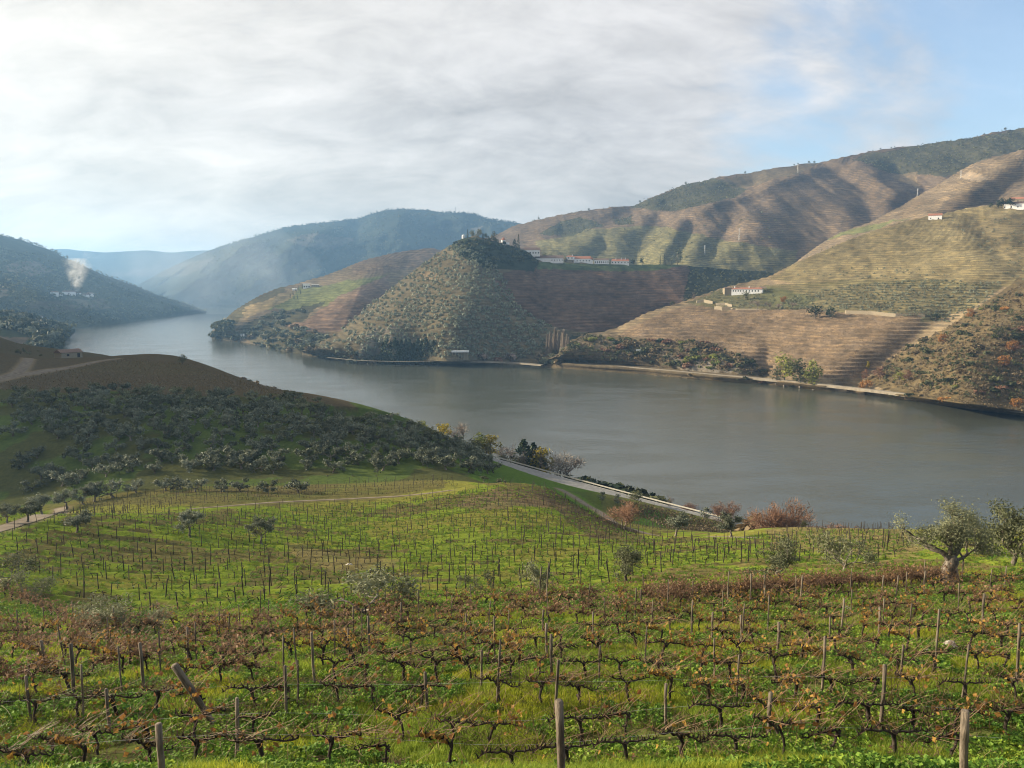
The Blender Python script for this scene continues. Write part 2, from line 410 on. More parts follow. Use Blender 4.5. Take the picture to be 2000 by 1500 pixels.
for u, d, z in [(450, 450, 4), (550, 420, 0), (650, 395, -3), (750, 370, -4), (850, 345, -4), (930, 320, -4), (1000, 305, -2),
                (1000, 292, 9), (1100, 298, -2), (1250, 285, -4), (1340, 275, -4), (1400, 265, -4), (1500, 250, -4), (1500, 200, 13),
                (1750, 165, 22), (1750, 200, 8), (1750, 240, -4), (2000, 160, 22), (2000, 200, 8), (2000, 235, -4), (2900, 170, 20), (2900, 230, -4),
                (240, 480, 35), (240, 540, 8), (240, 600, -4), (140, 450, 41.5), (140, 520, 36), (140, 600, 20), (140, 680, 2), (150, 760, -5),
                (0, 480, 38), (0, 700, 26), (0, 900, 18), (-300, 700, 40), (-300, 900, 40), (-900, 700, 70), (-900, 900, 80), (125, 900, -5),
                (300, 800, -12), (600, 600, -12), (600, 900, -15), (1000, 450, -12), (1000, 900, -15), (1500, 400, -12), (1500, 900, -15), (2900, 400, -12), (2900, 900, -15), (2200, 300, -8)]: czz(u, d, z)
for u in (-900, 0, 1000, 2000, 2900):
    for d, q in ((2, -0.86), (5, -0.72), (10, -0.675)): CT.append((u, d, None, H + q * d))
# the road above the river: pixel column, row, height above the river
ROADP = [(700, 850, 30), (800, 862, 26), (870, 874, 23), (930, 889, 19.5), (1000, 912, 16), (1090, 937, 13), (1180, 962, 11), (1250, 981, 9.8), (1340, 1004, 9), (1400, 1020, 8.4), (1500, 1046, 8), (1640, 1085, 8), (1850, 1150, 8), (2150, 1240, 8)]
ROAD = []
for u, v, z in ROADP:
    X, Q = ray(u, v); d = (z - H) / Q; ROAD.append((float(X * d), float(d), z))
# resample the road with a spline-smooth line
def smooth_line(pts, n):
    pts = np.asarray(pts, float)
    for _ in range(2):
        L = np.concatenate([[0], np.cumsum(np.linalg.norm(np.diff(pts[:, :2], axis=0), axis=1))])
        s = np.linspace(0, L[-1], n)
        pts = np.stack([np.interp(s, L, pts[:, k]) for k in range(pts.shape[1])], 1)
        k = max(1, n // 18); ker = np.ones(2 * k + 1) / (2 * k + 1)
        pad = np.concatenate([2 * pts[:1] - pts[k:0:-1], pts, 2 * pts[-1:] - pts[-2:-k - 2:-1]])
        pts = np.stack([np.convolve(pad[:, j], ker, 'valid') for j in range(pts.shape[1])], 1)
    return pts
ROAD = smooth_line(ROAD, 70)
cx, cl, cq = [], [], []
for c in CT:
    u, d = c[0], c[1]
    if c[2] is not None:
        X, Q = ray(u, c[2])
    else:
        Q = (c[3] - H) / d
        X = ray(u, 750 - F * (Q * cp + sp) / (cp - Q * sp))[0]
    cx.append(float(X)); cl.append(math.log(d)); cq.append(float(Q))
cx = np.array(cx); cl = np.array(cl); cq = np.array(cq)
def tk(r2): return 0.5 * r2 * np.log(r2 + 1e-9)
SX, SL = 1.6, 1.5
A0 = np.stack([cx * SX, cl * SL], 1)
K = tk(((A0[:, None] - A0[None]) ** 2).sum(-1)) + np.eye(len(A0)) * 2e-4
Pm = np.concatenate([np.ones((len(A0), 1)), A0], 1)
KK = np.block([[K, Pm], [Pm.T, np.zeros((3, 3))]])
WT = np.linalg.solve(KK, np.concatenate([cq, np.zeros(3)]))
SHADE_RIDGE = [(-320, 282), (-395, 370), (-470, 470), (-560, 640)]  # unseen rise left of the view, added to shade the olive grove
def ground_base(x, y):
    x = np.asarray(x, float); y = np.maximum(np.asarray(y, float), 1.5)
    sh = x.shape; x = x.ravel(); y = y.ravel()
    X = x / y * SX; L = np.log(y) * SL
    q = np.zeros(len(x))
    for i in range(0, len(x), 60000):
        a = X[i:i + 60000]; b = L[i:i + 60000]
        r2 = (a[:, None] - A0[None, :, 0]) ** 2 + (b[:, None] - A0[None, :, 1]) ** 2
        q[i:i + 60000] = tk(r2) @ WT[:-3] + WT[-3] + WT[-2] * a + WT[-1] * b
    z = H + q * y
    dd, _ = segdist(x, y, SHADE_RIDGE)
    z = z + 106 * np.exp(-(dd / 72) ** 2)
    dr, tr = segdist(x, y, ROAD)
    zr = np.interp(tr, np.arange(len(ROAD)), ROAD[:, 2])
    z = np.minimum(z, np.where(dr < 14, zr - 0.25 + np.maximum(dr - 5.3, 0) * 0.75, 1e9))
    return z.reshape(sh)
def w_field(x, y):  # the staked field: where the small grassy terraces run
    return sstep(y, 48, 60) * (1 - sstep(y, 158, 172)) * sstep(x / y + 0.7, 0, 0.05)
def ground_z(x, y):
    x = np.asarray(x, float); y = np.asarray(y, float)
    z = ground_base(x, y)
    wf = w_field(x, y)
    for ln_ in TR3.values(): wf = wf * sstep(segdist(x, y, ln_)[0], 1.0, 4.0)
    ph = (y + 0.08 * x) / 2.6 + 0.5 * fbm(x * 0.03, y * 0.05, 5, 3)
    fr = ph - np.floor(ph)
    z = z + wf * 0.40 * (sstep(fr, 0.0, 0.3) * (1 - sstep(fr, 0.3, 1.0)) - 0.4)
    wn = (1 - sstep(y, 45, 55))
    z = z + wn * (0.13 * fbm(x * 0.55, y * 0.55, 9, 4)) + wf * 0.22 * fbm(x * 0.5, y * 0.8, 12, 4)
    wg = sstep(y, 165, 190) * (1 - sstep(y, 560, 700))
    gph = ground_ph(z); z = z + wg * sstep(x / y + 0.7, 0, .05) * (1 - sstep(x / y, -0.05, 0.02)) * 0.5 * gph
    return z
def ground_ph(z):
    p = z / 1.1; f = p - np.floor(p); return sstep(f, 0.2, 0.8) - f
def hit(u, v, d0=8.0, d1=900.0):
    """where the viewing ray of a pixel meets the near ground (first hit)"""
    X, Q = ray(u, v)
    d = np.exp(np.linspace(math.log(d0), math.log(d1), 500))
    g = ground_base(X * d, d) - (H + Q * d)
    k = np.argmax(g > 0)
    if g[k] <= 0: return None
    if k == 0: dd = d[0]
    else:
        a, b = g[k - 1], g[k]; dd = d[k - 1] + (d[k] - d[k - 1]) * (-a) / (b - a + 1e-9)
    return float(X * dd), float(dd)
def on_ground(u, v, sink=0.0):
    p = hit(u, v)
    if p is None: raise RuntimeError('no ground under %s,%s' % (u, v))
    return Vector((p[0], p[1], float(ground_z(np.array([p[0]]), np.array([p[1]]))[0]) - sink))
def gz(x, y): return float(ground_z(np.array([float(x)]), np.array([float(y)]))[0])

TRACKS = {
    'field': [(372, 994), (430, 990), (520, 982), (620, 977), (720, 972), (800, 968), (880, 958)],
    'knoll': [(1092, 955), (1120, 968), (1150, 988), (1190, 1014), (1225, 1034), (1270, 1045), (1330, 1049), (1400, 1051), (1480, 1051)],
    'grove': [(-60, 1050), (0, 1031), (45, 1024), (85, 1010), (120, 992)],
    'upper': [(-80, 765), (0, 742), (40, 733), (100, 723), (180, 707), (225, 701)],
    'upper_bend': [(0, 741), (30, 732), (42, 722), (52, 710), (58, 700)],
}
TR3 = {}
for k, pl in TRACKS.items():
    q = [hit(u, v) for u, v in pl]
    TR3[k] = smooth_line([(a, b, 0) for a, b in q if a is not None], 40)
TRW = {'field': 0.6, 'knoll': 1.15, 'grove': 1.3, 'upper': 1.8, 'upper_bend': 1.8}

Xs = np.concatenate([np.linspace(-2.4, -0.78, 36, endpoint=False), np.linspace(-0.78, 0.78, 440), np.linspace(0.78, 1.6, 18)[1:]])
Ys = np.concatenate([np.linspace(1.6, 12, 12, endpoint=False), np.linspace(12, 50, 200, endpoint=False), np.linspace(50, 168, 400, endpoint=False), np.linspace(168, 470, 230, endpoint=False), np.linspace(470, 900, 40)])
GX = Ys[:, None] * Xs[None, :]; GY = np.repeat(Ys[:, None], len(Xs), 1)
GZ = ground_z(GX, GY)
gv = np.stack([GX, GY, GZ], -1).reshape(-1, 3)
uu, vv = proj(gv)
gx, gy = gv[:, 0], gv[:, 1]
nz1 = fbm(gx * 0.06, gy * 0.06, 21, 5); nz2 = fbm(gx * 0.4, gy * 0.4, 22, 4)
ju = uu + nz1 * 30 + nz2 * 8; jv = vv + (nz1 * 12 + nz2 * 5)
C = np.empty((len(gv), 3)); C[:] = (0.085, 0.11, 0.03)
def paint(mask, col, a=1.0):
    a = np.asarray(a); m = mask.astype(float) * a
    C[:] = C * (1 - m[:, None]) + np.array(col)[None] * m[:, None]
near = gy < 60
paint(near, (0.095, 0.115, 0.034)); paint(near & (nz2 + nz1 > 0.12), (0.10, 0.078, 0.05), 0.8)
fld = (gy >= 48) & (gy < 172) & (gx / gy > -0.75)
paint(fld, (0.165, 0.215, 0.034)); paint(fld & (nz1 > 0.10), (0.20, 0.19, 0.05), 0.8); paint(fld & (nz1 + 0.5 * nz2 < -0.22), (0.13, 0.095, 0.055), 0.75)
# bare reddish earth patches and dry turf on the knoll
paint(fld & inpoly(ju, jv, [(870, 985), (960, 952), (1080, 946), (1100, 965), (1060, 985), (960, 1000)]), (0.17, 0.125, 0.08), 0.75)
paint(fld & inpoly(ju, jv, [(1040, 960), (1090, 965), (1240, 1040), (1270, 1060), (1150, 1050)]), (0.125, 0.095, 0.06), 0.8)
paint(fld & inpoly(ju, jv, [(560, 1060), (700, 1085), (780, 1092), (780, 1110), (640, 1112), (560, 1080)]), (0.20, 0.17, 0.075), 0.75)
paint(fld & inpoly(ju, jv, [(1500, 1030), (1760, 1025), (1800, 1090), (1500, 1075)]), (0.19, 0.155, 0.075), 0.8)
paint(fld & inpoly(ju, jv, [(-20, 1000), (330, 990), (700, 985), (880, 960), (880, 925), (500, 935), (200, 965)]), (0.12, 0.105, 0.05), 0.75)
paint((gy > 172) & (gx / gy < 0.1), (0.08, 0.11, 0.034)); paint((gy > 172) & (gx / gy < 0.1) & (nz1 > 0.05), (0.075, 0.07, 0.035), 0.7)
paint((gy > 185) & inpoly(ju, jv, [(-200, 768), (240, 766), (380, 775), (560, 776), (700, 800), (560, 700), (240, 640), (-200, 640)]), (0.095, 0.076, 0.046))
paint((gy > 185) & inpoly(ju, jv, [(110, 722), (240, 702), (360, 712), (440, 740), (160, 722)]), (0.10, 0.085, 0.045), 0.5)
paint((gy > 400) & (uu < 330), (0.09, 0.08, 0.05), 0.6)
paint((gy > 185) & inpoly(ju, jv, [(880, 885), (935, 885), (1000, 915), (1130, 950), (1180, 965), (1060, 950), (930, 942)]), (0.085, 0.135, 0.03))
paint((gy > 155) & inpoly(ju, jv, [(1060, 950), (1120, 962), (1200, 1010), (1180, 1012), (1110, 985)]), (0.09, 0.155, 0.028))
paint((gy > 150) & inpoly(ju, jv, [(1225, 1005), (1300, 1000), (1330, 1035), (1235, 1025)]), (0.06, 0.115, 0.025))
paint((gy > 150) & (gx / gy > 0.12) & ~inpoly(ju, jv, [(1225, 1005), (1300, 1000), (1330, 1035), (1235, 1025)]), (0.12, 0.11, 0.05), 0.5)
for k, ln in TR3.items():
    dd, _ = segdist(gx, gy, ln)
    paint(dd < 60, (0.22, 0.175, 0.115), (1 - sstep(dd, TRW[k] * 0.9, TRW[k] * 2.2)) * 0.8)
ground = add_obj('ground', mesh_np('ground', gv, grid_quads(len(Ys), len(Xs)), cols=C, smooth=True), M['ground'])
tag(ground, 'grassy slope of the near bank falling from the viewpoint to the river', kind='structure')

def strip(name, line, w0, w1, lift, mat, label=None, drape=True, zoff=0.0):
    ln = np.asarray(line); tg = np.gradient(ln[:, :2], axis=0); tg /= np.linalg.norm(tg, axis=1)[:, None]
    nr = np.stack([-tg[:, 1], tg[:, 0]], 1)
    cols = np.linspace(w0, w1, 5)
    V = []
    for c in cols:
        p = ln[:, :2] + nr * c
        z = ground_z(p[:, 0], p[:, 1]) + lift if drape else ln[:, 2] + lift
        V.append(np.stack([p[:, 0], p[:, 1], z], 1))
    V = np.stack(V, 1); n = len(ln)
    if drape:  # a graded track: level it a little along its length
        zz = V[:, :, 2].max(1); k = np.ones(5) / 5; zz = np.convolve(np.pad(zz, 2, mode='edge'), k, 'valid'); V[:, :, 2] = V[:, :, 2]
    o = add_obj(name, mesh_np(name, V.reshape(-1, 3), grid_quads(n, 5), smooth=True), mat)
    tag(o, label, kind='structure'); return o
for k, lab in (('field', 'narrow dirt track crossing the staked vineyard'), ('knoll', 'dirt track curving round the green knoll'), ('grove', 'dirt track among the olive trees at the left edge'),
               ('upper', 'dirt track climbing along the brown vineyard'), ('upper_bend', 'branch of the dirt track turning towards the far house')):
    strip('dirt_track', TR3[k], -TRW[k], TRW[k], 0.07, M['dirt'], lab)
strip('road', ROAD, -4.0, 4.0, 0.05, M['asphalt'], 'pale asphalt road above the near river bank', drape=False)
strip('road_marking', ROAD, 3.6, 3.75, 0.058, M['paint'], 'white edge line along the asphalt road', drape=False)
strip('road_marking', ROAD, -3.75, -3.6, 0.058, M['paint'], 'white edge line on the field side of the road', drape=False)

# ------------------------------------------------------------------ the river and the land under it
def plane_grid(name, x0, x1, y0, y1, z, n, mat):
    x, y = np.meshgrid(np.linspace(x0, x1, n), np.linspace(y0, y1, n))
    return add_obj(name, mesh_np(name, np.stack([x, y, 0 * x + z], -1).reshape(-1, 3), grid_quads(n, n)), mat)
river = plane_grid('river', -9000, 9000, 150, 11000, 0.0, 60, M['water'])
tag(river, 'wide calm grey river winding through the valley', kind='structure')
bed = add_obj('terrain', mesh_np('terrain', [(-14000, -6000, -16), (14000, -6000, -16), (14000, 14000, -16), (-14000, 14000, -16)], [(0, 1, 2, 3)], cols=np.full((4, 3), 0.09)), M['far'])
tag(bed, 'valley floor under the river', kind='structure')

# ------------------------------------------------------------------ the hills across the river
def zd(u, v, z):
    X, Q = ray(u, v); return (z - H) / Q
def row_pts(row):
    out = []
    for r in row:
        u, v, d = r
        if isinstance(d, str):
            z = -0.8 if d == 'w' else float(d[1:])
            d = float(zd(u, v, z))
        out.append((u, v, d))
    return np.array(out, float)
def resample(row, n, sm=0):
    p = row_pts(row)
    L = np.concatenate([[0], np.cumsum(np.hypot(np.diff(p[:, 0]), np.diff(p[:, 1])))]); s = np.linspace(0, L[-1], n)
    q = np.stack([np.interp(s, L, p[:, k]) for k in range(3)], 1)
    k = max(1, n // 160)
    ker = np.ones(2 * k + 1) / (2 * k + 1)
    pad = np.concatenate([2 * q[:1] - q[k:0:-1], q, 2 * q[-1:] - q[-2:-k - 2:-1]])
    return np.stack([np.convolve(pad[:, j], ker, 'valid') for j in range(3)], 1)
class Hill:
    """a hillside lofted between lines whose distance is known, with spurs and gullies; (u, v, d) rows from the water up to the ridge"""
    def __init__(s, name, rows, nu, nv, mat, label, spurs=(), bulge=0.06, nz=(0.004, 0.004), ns=90.0, ridge_noise=1.0, color=None, step=0.0, ter=None, back=0.25, seed=1):
        rs = [resample(r, nu) for r in rows]
        T = []
        for k in range(len(rs) - 1):
            n = nv[k]; t = np.linspace(0, 1, n, endpoint=(k == len(rs) - 2))
            a, b = rs[k][None], rs[k + 1][None]; tt = t[:, None, None]
            q = a * (1 - tt) + b * tt
            q[..., 2] = np.exp(np.log(a[..., 2]) * (1 - tt[..., 0]) + np.log(b[..., 2]) * tt[..., 0])
            if k == len(rs) - 2: q[..., 2] *= 1 - bulge * np.sin(np.pi * tt[..., 0])
            T.append(q)
        G = np.concatenate(T, 0)
        u, v, d = G[..., 0], G[..., 1].copy(), G[..., 2].copy()
        free = np.clip(np.arange(G.shape[0]) / max(1, nv[0] * 1.0 if len(nv) > 1 else nv[0] * 0.25), 0, 1)[:, None]
        off = np.zeros_like(d)
        for line, amp, wd in spurs:
            dist, _ = segdist(u, v, line)
            off += amp * np.exp(-(dist / wd) ** 2)
        X, Q = ray(u, v)
        x = X * d
        off += d * (nz[0] * ns / 90 * fbm(x / ns, (d * Q) / ns * 0.6 + v * 0.01, seed, 5) * 2)
        top = 1 - sstep(np.arange(G.shape[0]) / (G.shape[0] - 1.0), 0.9, 1.0)[:, None] * 0.6
        d = d + off * free * top
        rj = fbm(u[-1] * 0.03, u[-1] * 0 + seed, seed + 7, 5) * 2.2 * ridge_noise
        v = v + rj[None] * np.linspace(0, 1, G.shape[0])[:, None] ** 3
        P = P3(u, v, d)
        if step > 0:
            tw = np.ones_like(d) if ter is None else ter(u, v)
            zz = P[..., 2] / step + 1.2 * fbm(P[..., 0] / 160, P[..., 1] / 160, seed + 3, 3)
            f = zz - np.floor(zz)
            P[..., 2] += tw * free * step * (sstep(f, 0.45, 0.95) - f) * 0.8
        # the hidden far side falls away behind the ridge
        n0 = P.shape[0]
        back_rows = []
        for t in (0.04, 0.12, 0.3, 0.6, 1.0):
            pb = P[-1].copy(); dirv = np.stack([pb[:, 0], pb[:, 1]], 1); ln = np.linalg.norm(dirv, axis=1)[:, None]
            pb[:, :2] += dirv * (back * t); hh = pb[:, 2] + 12
            pb[:, 2] = pb[:, 2] - hh * (0.12 * t + 0.88 * t * t); back_rows.append(pb)
        PP = np.concatenate([P, np.stack(back_rows)], 0)
        s.P = P; s.u, s.v = u, v
        uf = np.concatenate([u, np.repeat(u[-1:], 5, 0)], 0).ravel(); vf = np.concatenate([v, np.repeat(v[-1:], 5, 0)], 0).ravel()
        xyz = PP.reshape(-1, 3)
        col, tr = color(uf, vf, xyz)
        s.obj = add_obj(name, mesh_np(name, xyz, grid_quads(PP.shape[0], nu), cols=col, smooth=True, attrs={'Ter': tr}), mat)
        tag(s.obj, label, kind='structure')
        s.uf = u.ravel(); s.vf = v.ravel(); s.pf = P.reshape(-1, 3)
    def at(s, u, v):
        """point of the hillside seen at a pixel"""
        k = np.argmin((s.uf - u) ** 2 + ((s.vf - v) * 1.0) ** 2)
        return Vector(s.pf[k].tolist())
    def scatter(s, poly, n, r, minpx=0.0):
        """n points of the hillside whose pixels lie in a polygon"""
        poly = np.array(poly, float); lo, hi = poly.min(0), poly.max(0); out = []; tries = 0
        m = inpoly(s.uf, s.vf, [tuple(p) for p in poly]); idx = np.nonzero(m)[0]
        U = s.uf[idx]; V = s.vf[idx]; PT = s.pf[idx]
        taken = []
        while len(out) < n and tries < n * 12:
            tries += 1
            u, v = r.uniform(lo[0], hi[0]), r.uniform(lo[1], hi[1])
            if not inpoly(np.array([u]), np.array([v]), [tuple(p) for p in poly])[0]: continue
            if minpx and taken:
                tk_ = np.array(taken)
                if (((tk_[:, 0] - u) ** 2 + ((tk_[:, 1] - v) * 1.6) ** 2) < minpx ** 2).any(): continue
            k = np.argmin((U - u) ** 2 + (V - v) ** 2); taken.append((u, v)); out.append(PT[k])
        return np.array(out)

def cov(u, v, base, zones, seed, jit=6.0):
    """land cover: base colour, then (polygon, colour, strength, terrace) zones with ragged edges"""
    n1 = fbm(u * 0.02, v * 0.04, seed, 5); n2 = fbm(u * 0.11, v * 0.2, seed + 1, 4)
    ju = u + (n1 + 0.5 * n2) * jit * 2; jv = v + (n1 - 0.5 * n2) * jit
    c = np.empty((len(u), 3)); c[:] = base[0]; t = np.full(len(u), float(base[1]))
    c *= (1 + 0.5 * n1)[:, None]
    for poly, colr, a, ter in zones:
        m = inpoly(ju, jv, poly)
        c[m] = c[m] * (1 - a) + np.array(colr) * a * (1 + 0.45 * (n1 + n2))[m][:, None]; t[m] = ter
    return np.maximum(c, 0.005), t

BROWN = (0.135, 0.098, 0.068); TAN = (0.235, 0.185, 0.12); GREEN = (0.135, 0.15, 0.062); SCRUB = (0.062, 0.062, 0.038); ROCK = (0.24, 0.215, 0.18); DRYG = (0.19, 0.155, 0.09)

def c_far(u, v, p):
    return cov(u, v, ((0.038, 0.045, 0.032), 0), [([(560, 470), (620, 455), (700, 470), (640, 490)], (0.13, 0.11, 0.09), 0.7, 0), ([(200, 540), (420, 500), (360, 540)], (0.12, 0.11, 0.09), 0.7, 0),
                                               ([(920, 445), (945, 440), (930, 465)], (0.2, 0.17, 0.13), 0.8, 0)], 31)
far_ridge = Hill('hill', [[(-300, 606, 5600), (600, 606, 5600)], [(-300, 520, 6900), (60, 492, 6800), (100, 487, 6700), (130, 486, 6700), (150, 489, 6700), (200, 493, 6600), (250, 491, 6600), (290, 489, 6600), (330, 493, 6600), (400, 489, 6600), (600, 500, 6600)]],
                 140, [16], M['far'], 'lowest pale blue ridge at the end of the valley', color=c_far, back=0.1, seed=2, ridge_noise=0.4)
blue = Hill('mountain', [[(60, 618, 3500), (400, 606, 3500), (560, 604, 3300), (700, 604, 3300), (1200, 570, 3200)],
                         [(60, 640, 5000), (150, 600, 4900), (260, 562, 4800), (330, 523, 4700), (400, 493, 4500), (470, 471, 4400), (520, 456, 4350), (560, 444, 4300), (620, 437, 4250), (660, 431, 4200), (700, 426, 4200), (730, 417, 4150), (760, 411, 4150), (790, 409, 4100), (830, 411, 4100), (870, 416, 4050), (900, 415, 4050), (925, 418, 4050), (950, 427, 4000), (1000, 434, 4000), (1080, 446, 4000), (1200, 480, 4000)]],
            300, [60], M['far'], 'broad blue mountain behind the river bend', color=c_far, spurs=[([(760, 412), (640, 500), (560, 590)], -180, 40), ([(640, 440), (500, 540), (470, 590)], -150, 30), ([(880, 420), (780, 480), (740, 520)], -150, 35), ([(480, 470), (390, 530), (350, 570)], -150, 25)],
            nz=(0.02, 0.02), ns=500, seed=3)
def c_left(u, v, p):
    return cov(u, v, ((0.045, 0.05, 0.032), 0), [([(20, 515), (70, 508), (100, 530), (60, 540), (20, 530)], (0.14, 0.11, 0.085), 0.8, 0), ([(60, 585), (200, 585), (230, 600), (120, 612), (50, 605)], (0.12, 0.10, 0.07), 0.7, 0),
                                                 ([(-40, 560), (15, 565), (20, 580), (-40, 585)], (0.2, 0.16, 0.11), 0.8, 0), ([(60, 600), (150, 610), (190, 632), (140, 640), (80, 620)], (0.10, 0.105, 0.06), 0.7, 0)], 41)
left = Hill('hill', [[(-700, 668, 'w'), (-300, 656, 'w'), (0, 648, 'w'), (145, 641, 'w'), (200, 636, 'w'), (250, 630, 'w'), (330, 620, 'w'), (404, 608, 'w')],
                     [(-900, 320, 1800), (-500, 345, 1900), (-300, 385, 2000), (-100, 425, 2200), (0, 459, 2400), (40, 467, 2450), (75, 480, 2480), (105, 492, 2520), (150, 514, 2560), (200, 536, 2600), (240, 551, 2650), (270, 561, 2680), (300, 574, 2700), (350, 590, 2740), (402, 607, 2800)]],
            240, [80], M['far'], 'dark hazy hillside on the left dropping to the river point', color=c_left, nz=(0.012, 0.01), ns=200, seed=4,
            spurs=[([(150, 520), (170, 580), (230, 625)], -70, 30), ([(0, 470), (40, 560), (90, 620)], -60, 35)])
def c_n2(u, v, p): return cov(u, v, ((0.04, 0.048, 0.028), 0), [([(-100, 650), (60, 660), (40, 690), (-100, 690)], BROWN, 0.7, 0)], 51)
nbank = Hill('hill', [[(-700, 705, 'w'), (-300, 703, 'w'), (0, 698, 'w'), (112, 690, 'w'), (122, 683, 'w'), (120, 674, 'w'), (130, 662, 'w'), (142, 652, 'w'), (147, 643, 'w')],
                      [(-900, 520, 1000), (-300, 588, 1100), (0, 614, 1200), (60, 621, 1250), (100, 632, 1350), (125, 637, 1450), (140, 640, 1560), (146, 642, 1590)]],
             160, [40], M['far'], 'wooded shoulder on the left bank behind the brown vineyard', color=c_n2, seed=5)
def c_p(u, v, p):
    return cov(u, v, ((0.17, 0.135, 0.09), 0.8), [
        ([(410, 660), (425, 625), (500, 575), (560, 555), (540, 580), (470, 625), (450, 665)], (0.085, 0.08, 0.045), 0.8, 0.3),
        ([(500, 600), (545, 575), (590, 562), (640, 560), (690, 548), (760, 535), (720, 560), (680, 590), (640, 595), (560, 605)], GREEN, 0.9, 0.7),
        ([(480, 600), (560, 565), (590, 565), (540, 595), (480, 625)], (0.26, 0.2, 0.11), 0.8, 0.4),
        ([(470, 640), (520, 615), (640, 588), (560, 640), (500, 660)], SCRUB, 0.85, 0.1),
        ([(560, 640), (640, 595), (760, 535), (760, 575), (660, 645), (600, 650)], (0.19, 0.13, 0.095), 0.9, 0.6),
        ([(470, 655), (560, 640), (660, 655), (760, 700), (700, 715), (560, 700)], (0.08, 0.075, 0.045), 0.8, 0.1),
        ([(680, 500), (780, 488), (860, 482), (860, 520), (760, 530), (690, 535)], (0.17, 0.125, 0.09), 0.8, 1.0)], 61)
tan = Hill('hill', [[(413, 657, 'w'), (418, 663, 'w'), (440, 666, 'w'), (470, 669, 'w'), (510, 677, 'w'), (560, 689, 'w'), (600, 695, 'w'), (650, 702, 'w'), (700, 700, 1000), (830, 690, 1250)],
                    [(413, 652, 'z4'), (418, 657, 'z4'), (440, 660, 'z4'), (470, 663, 'z4'), (510, 670, 'z4'), (560, 681, 'z4'), (600, 687, 'z4'), (650, 694, 'z4'), (700, 692, 1010), (830, 680, 1260)],
                    [(414, 650, 1330), (420, 640, 1345), (440, 622, 1370), (455, 608, 1400), (480, 592, 1450), (510, 575, 1500), (540, 562, 1540), (600, 548, 1620), (640, 535, 1680), (680, 520, 1740), (720, 505, 1800), (760, 495, 1850), (800, 488, 1900), (845, 485, 1950), (900, 492, 1950), (990, 505, 1950)]],
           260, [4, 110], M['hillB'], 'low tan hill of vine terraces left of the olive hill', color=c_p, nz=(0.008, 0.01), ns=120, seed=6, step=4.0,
           spurs=[([(560, 562), (500, 600), (450, 640)], -25, 22), ([(620, 600), (560, 610), (500, 650)], 30, 22), ([(760, 500), (690, 560), (600, 640)], -35, 30)])
def c_q(u, v, p):
    return cov(u, v, ((0.135, 0.115, 0.075), 0.5), [
        ([(960, 535), (1040, 520), (1200, 515), (1345, 520), (1370, 560), (1330, 620), (1200, 660), (1090, 640), (1000, 600)], (0.115, 0.078, 0.06), 0.95, 1.0),
        ([(1050, 512), (1340, 516), (1300, 528), (1050, 525)], (0.07, 0.10, 0.045), 0.85, 0.2),
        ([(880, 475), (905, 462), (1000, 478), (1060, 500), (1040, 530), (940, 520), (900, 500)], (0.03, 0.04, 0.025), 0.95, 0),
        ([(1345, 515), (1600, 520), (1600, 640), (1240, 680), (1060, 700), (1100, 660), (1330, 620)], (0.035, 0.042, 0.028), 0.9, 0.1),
        ([(690, 690), (730, 640), (770, 635), (800, 660), (840, 690), (800, 700), (700, 705)], (0.20, 0.175, 0.135), 0.85, 0.1),
        ([(815, 530), (850, 530), (862, 542), (830, 545)], (0.27, 0.20, 0.12), 0.8, 0)], 71, 4.0)
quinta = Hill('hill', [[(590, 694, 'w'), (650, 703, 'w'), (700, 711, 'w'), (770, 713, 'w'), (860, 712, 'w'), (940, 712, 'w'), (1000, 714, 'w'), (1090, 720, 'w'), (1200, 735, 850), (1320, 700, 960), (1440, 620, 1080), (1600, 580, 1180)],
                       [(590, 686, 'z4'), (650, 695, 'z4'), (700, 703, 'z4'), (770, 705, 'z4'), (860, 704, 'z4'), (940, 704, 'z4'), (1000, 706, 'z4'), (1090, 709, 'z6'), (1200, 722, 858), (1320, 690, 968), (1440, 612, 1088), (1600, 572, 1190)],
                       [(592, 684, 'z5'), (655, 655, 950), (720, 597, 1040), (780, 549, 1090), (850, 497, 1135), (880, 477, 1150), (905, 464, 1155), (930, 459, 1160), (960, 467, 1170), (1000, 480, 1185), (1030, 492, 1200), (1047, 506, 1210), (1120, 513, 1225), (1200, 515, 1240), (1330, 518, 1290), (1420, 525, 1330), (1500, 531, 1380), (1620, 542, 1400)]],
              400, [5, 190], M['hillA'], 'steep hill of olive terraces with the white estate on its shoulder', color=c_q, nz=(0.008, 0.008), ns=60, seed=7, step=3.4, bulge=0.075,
              spurs=[([(925, 462), (900, 540), (880, 640), (880, 700)], -32, 48), ([(762, 645), (770, 690)], -7, 12), ([(720, 655), (708, 690)], -6, 10), ([(742, 655), (737, 690)], 7, 9), ([(1080, 560), (1070, 690)], 25, 60)])
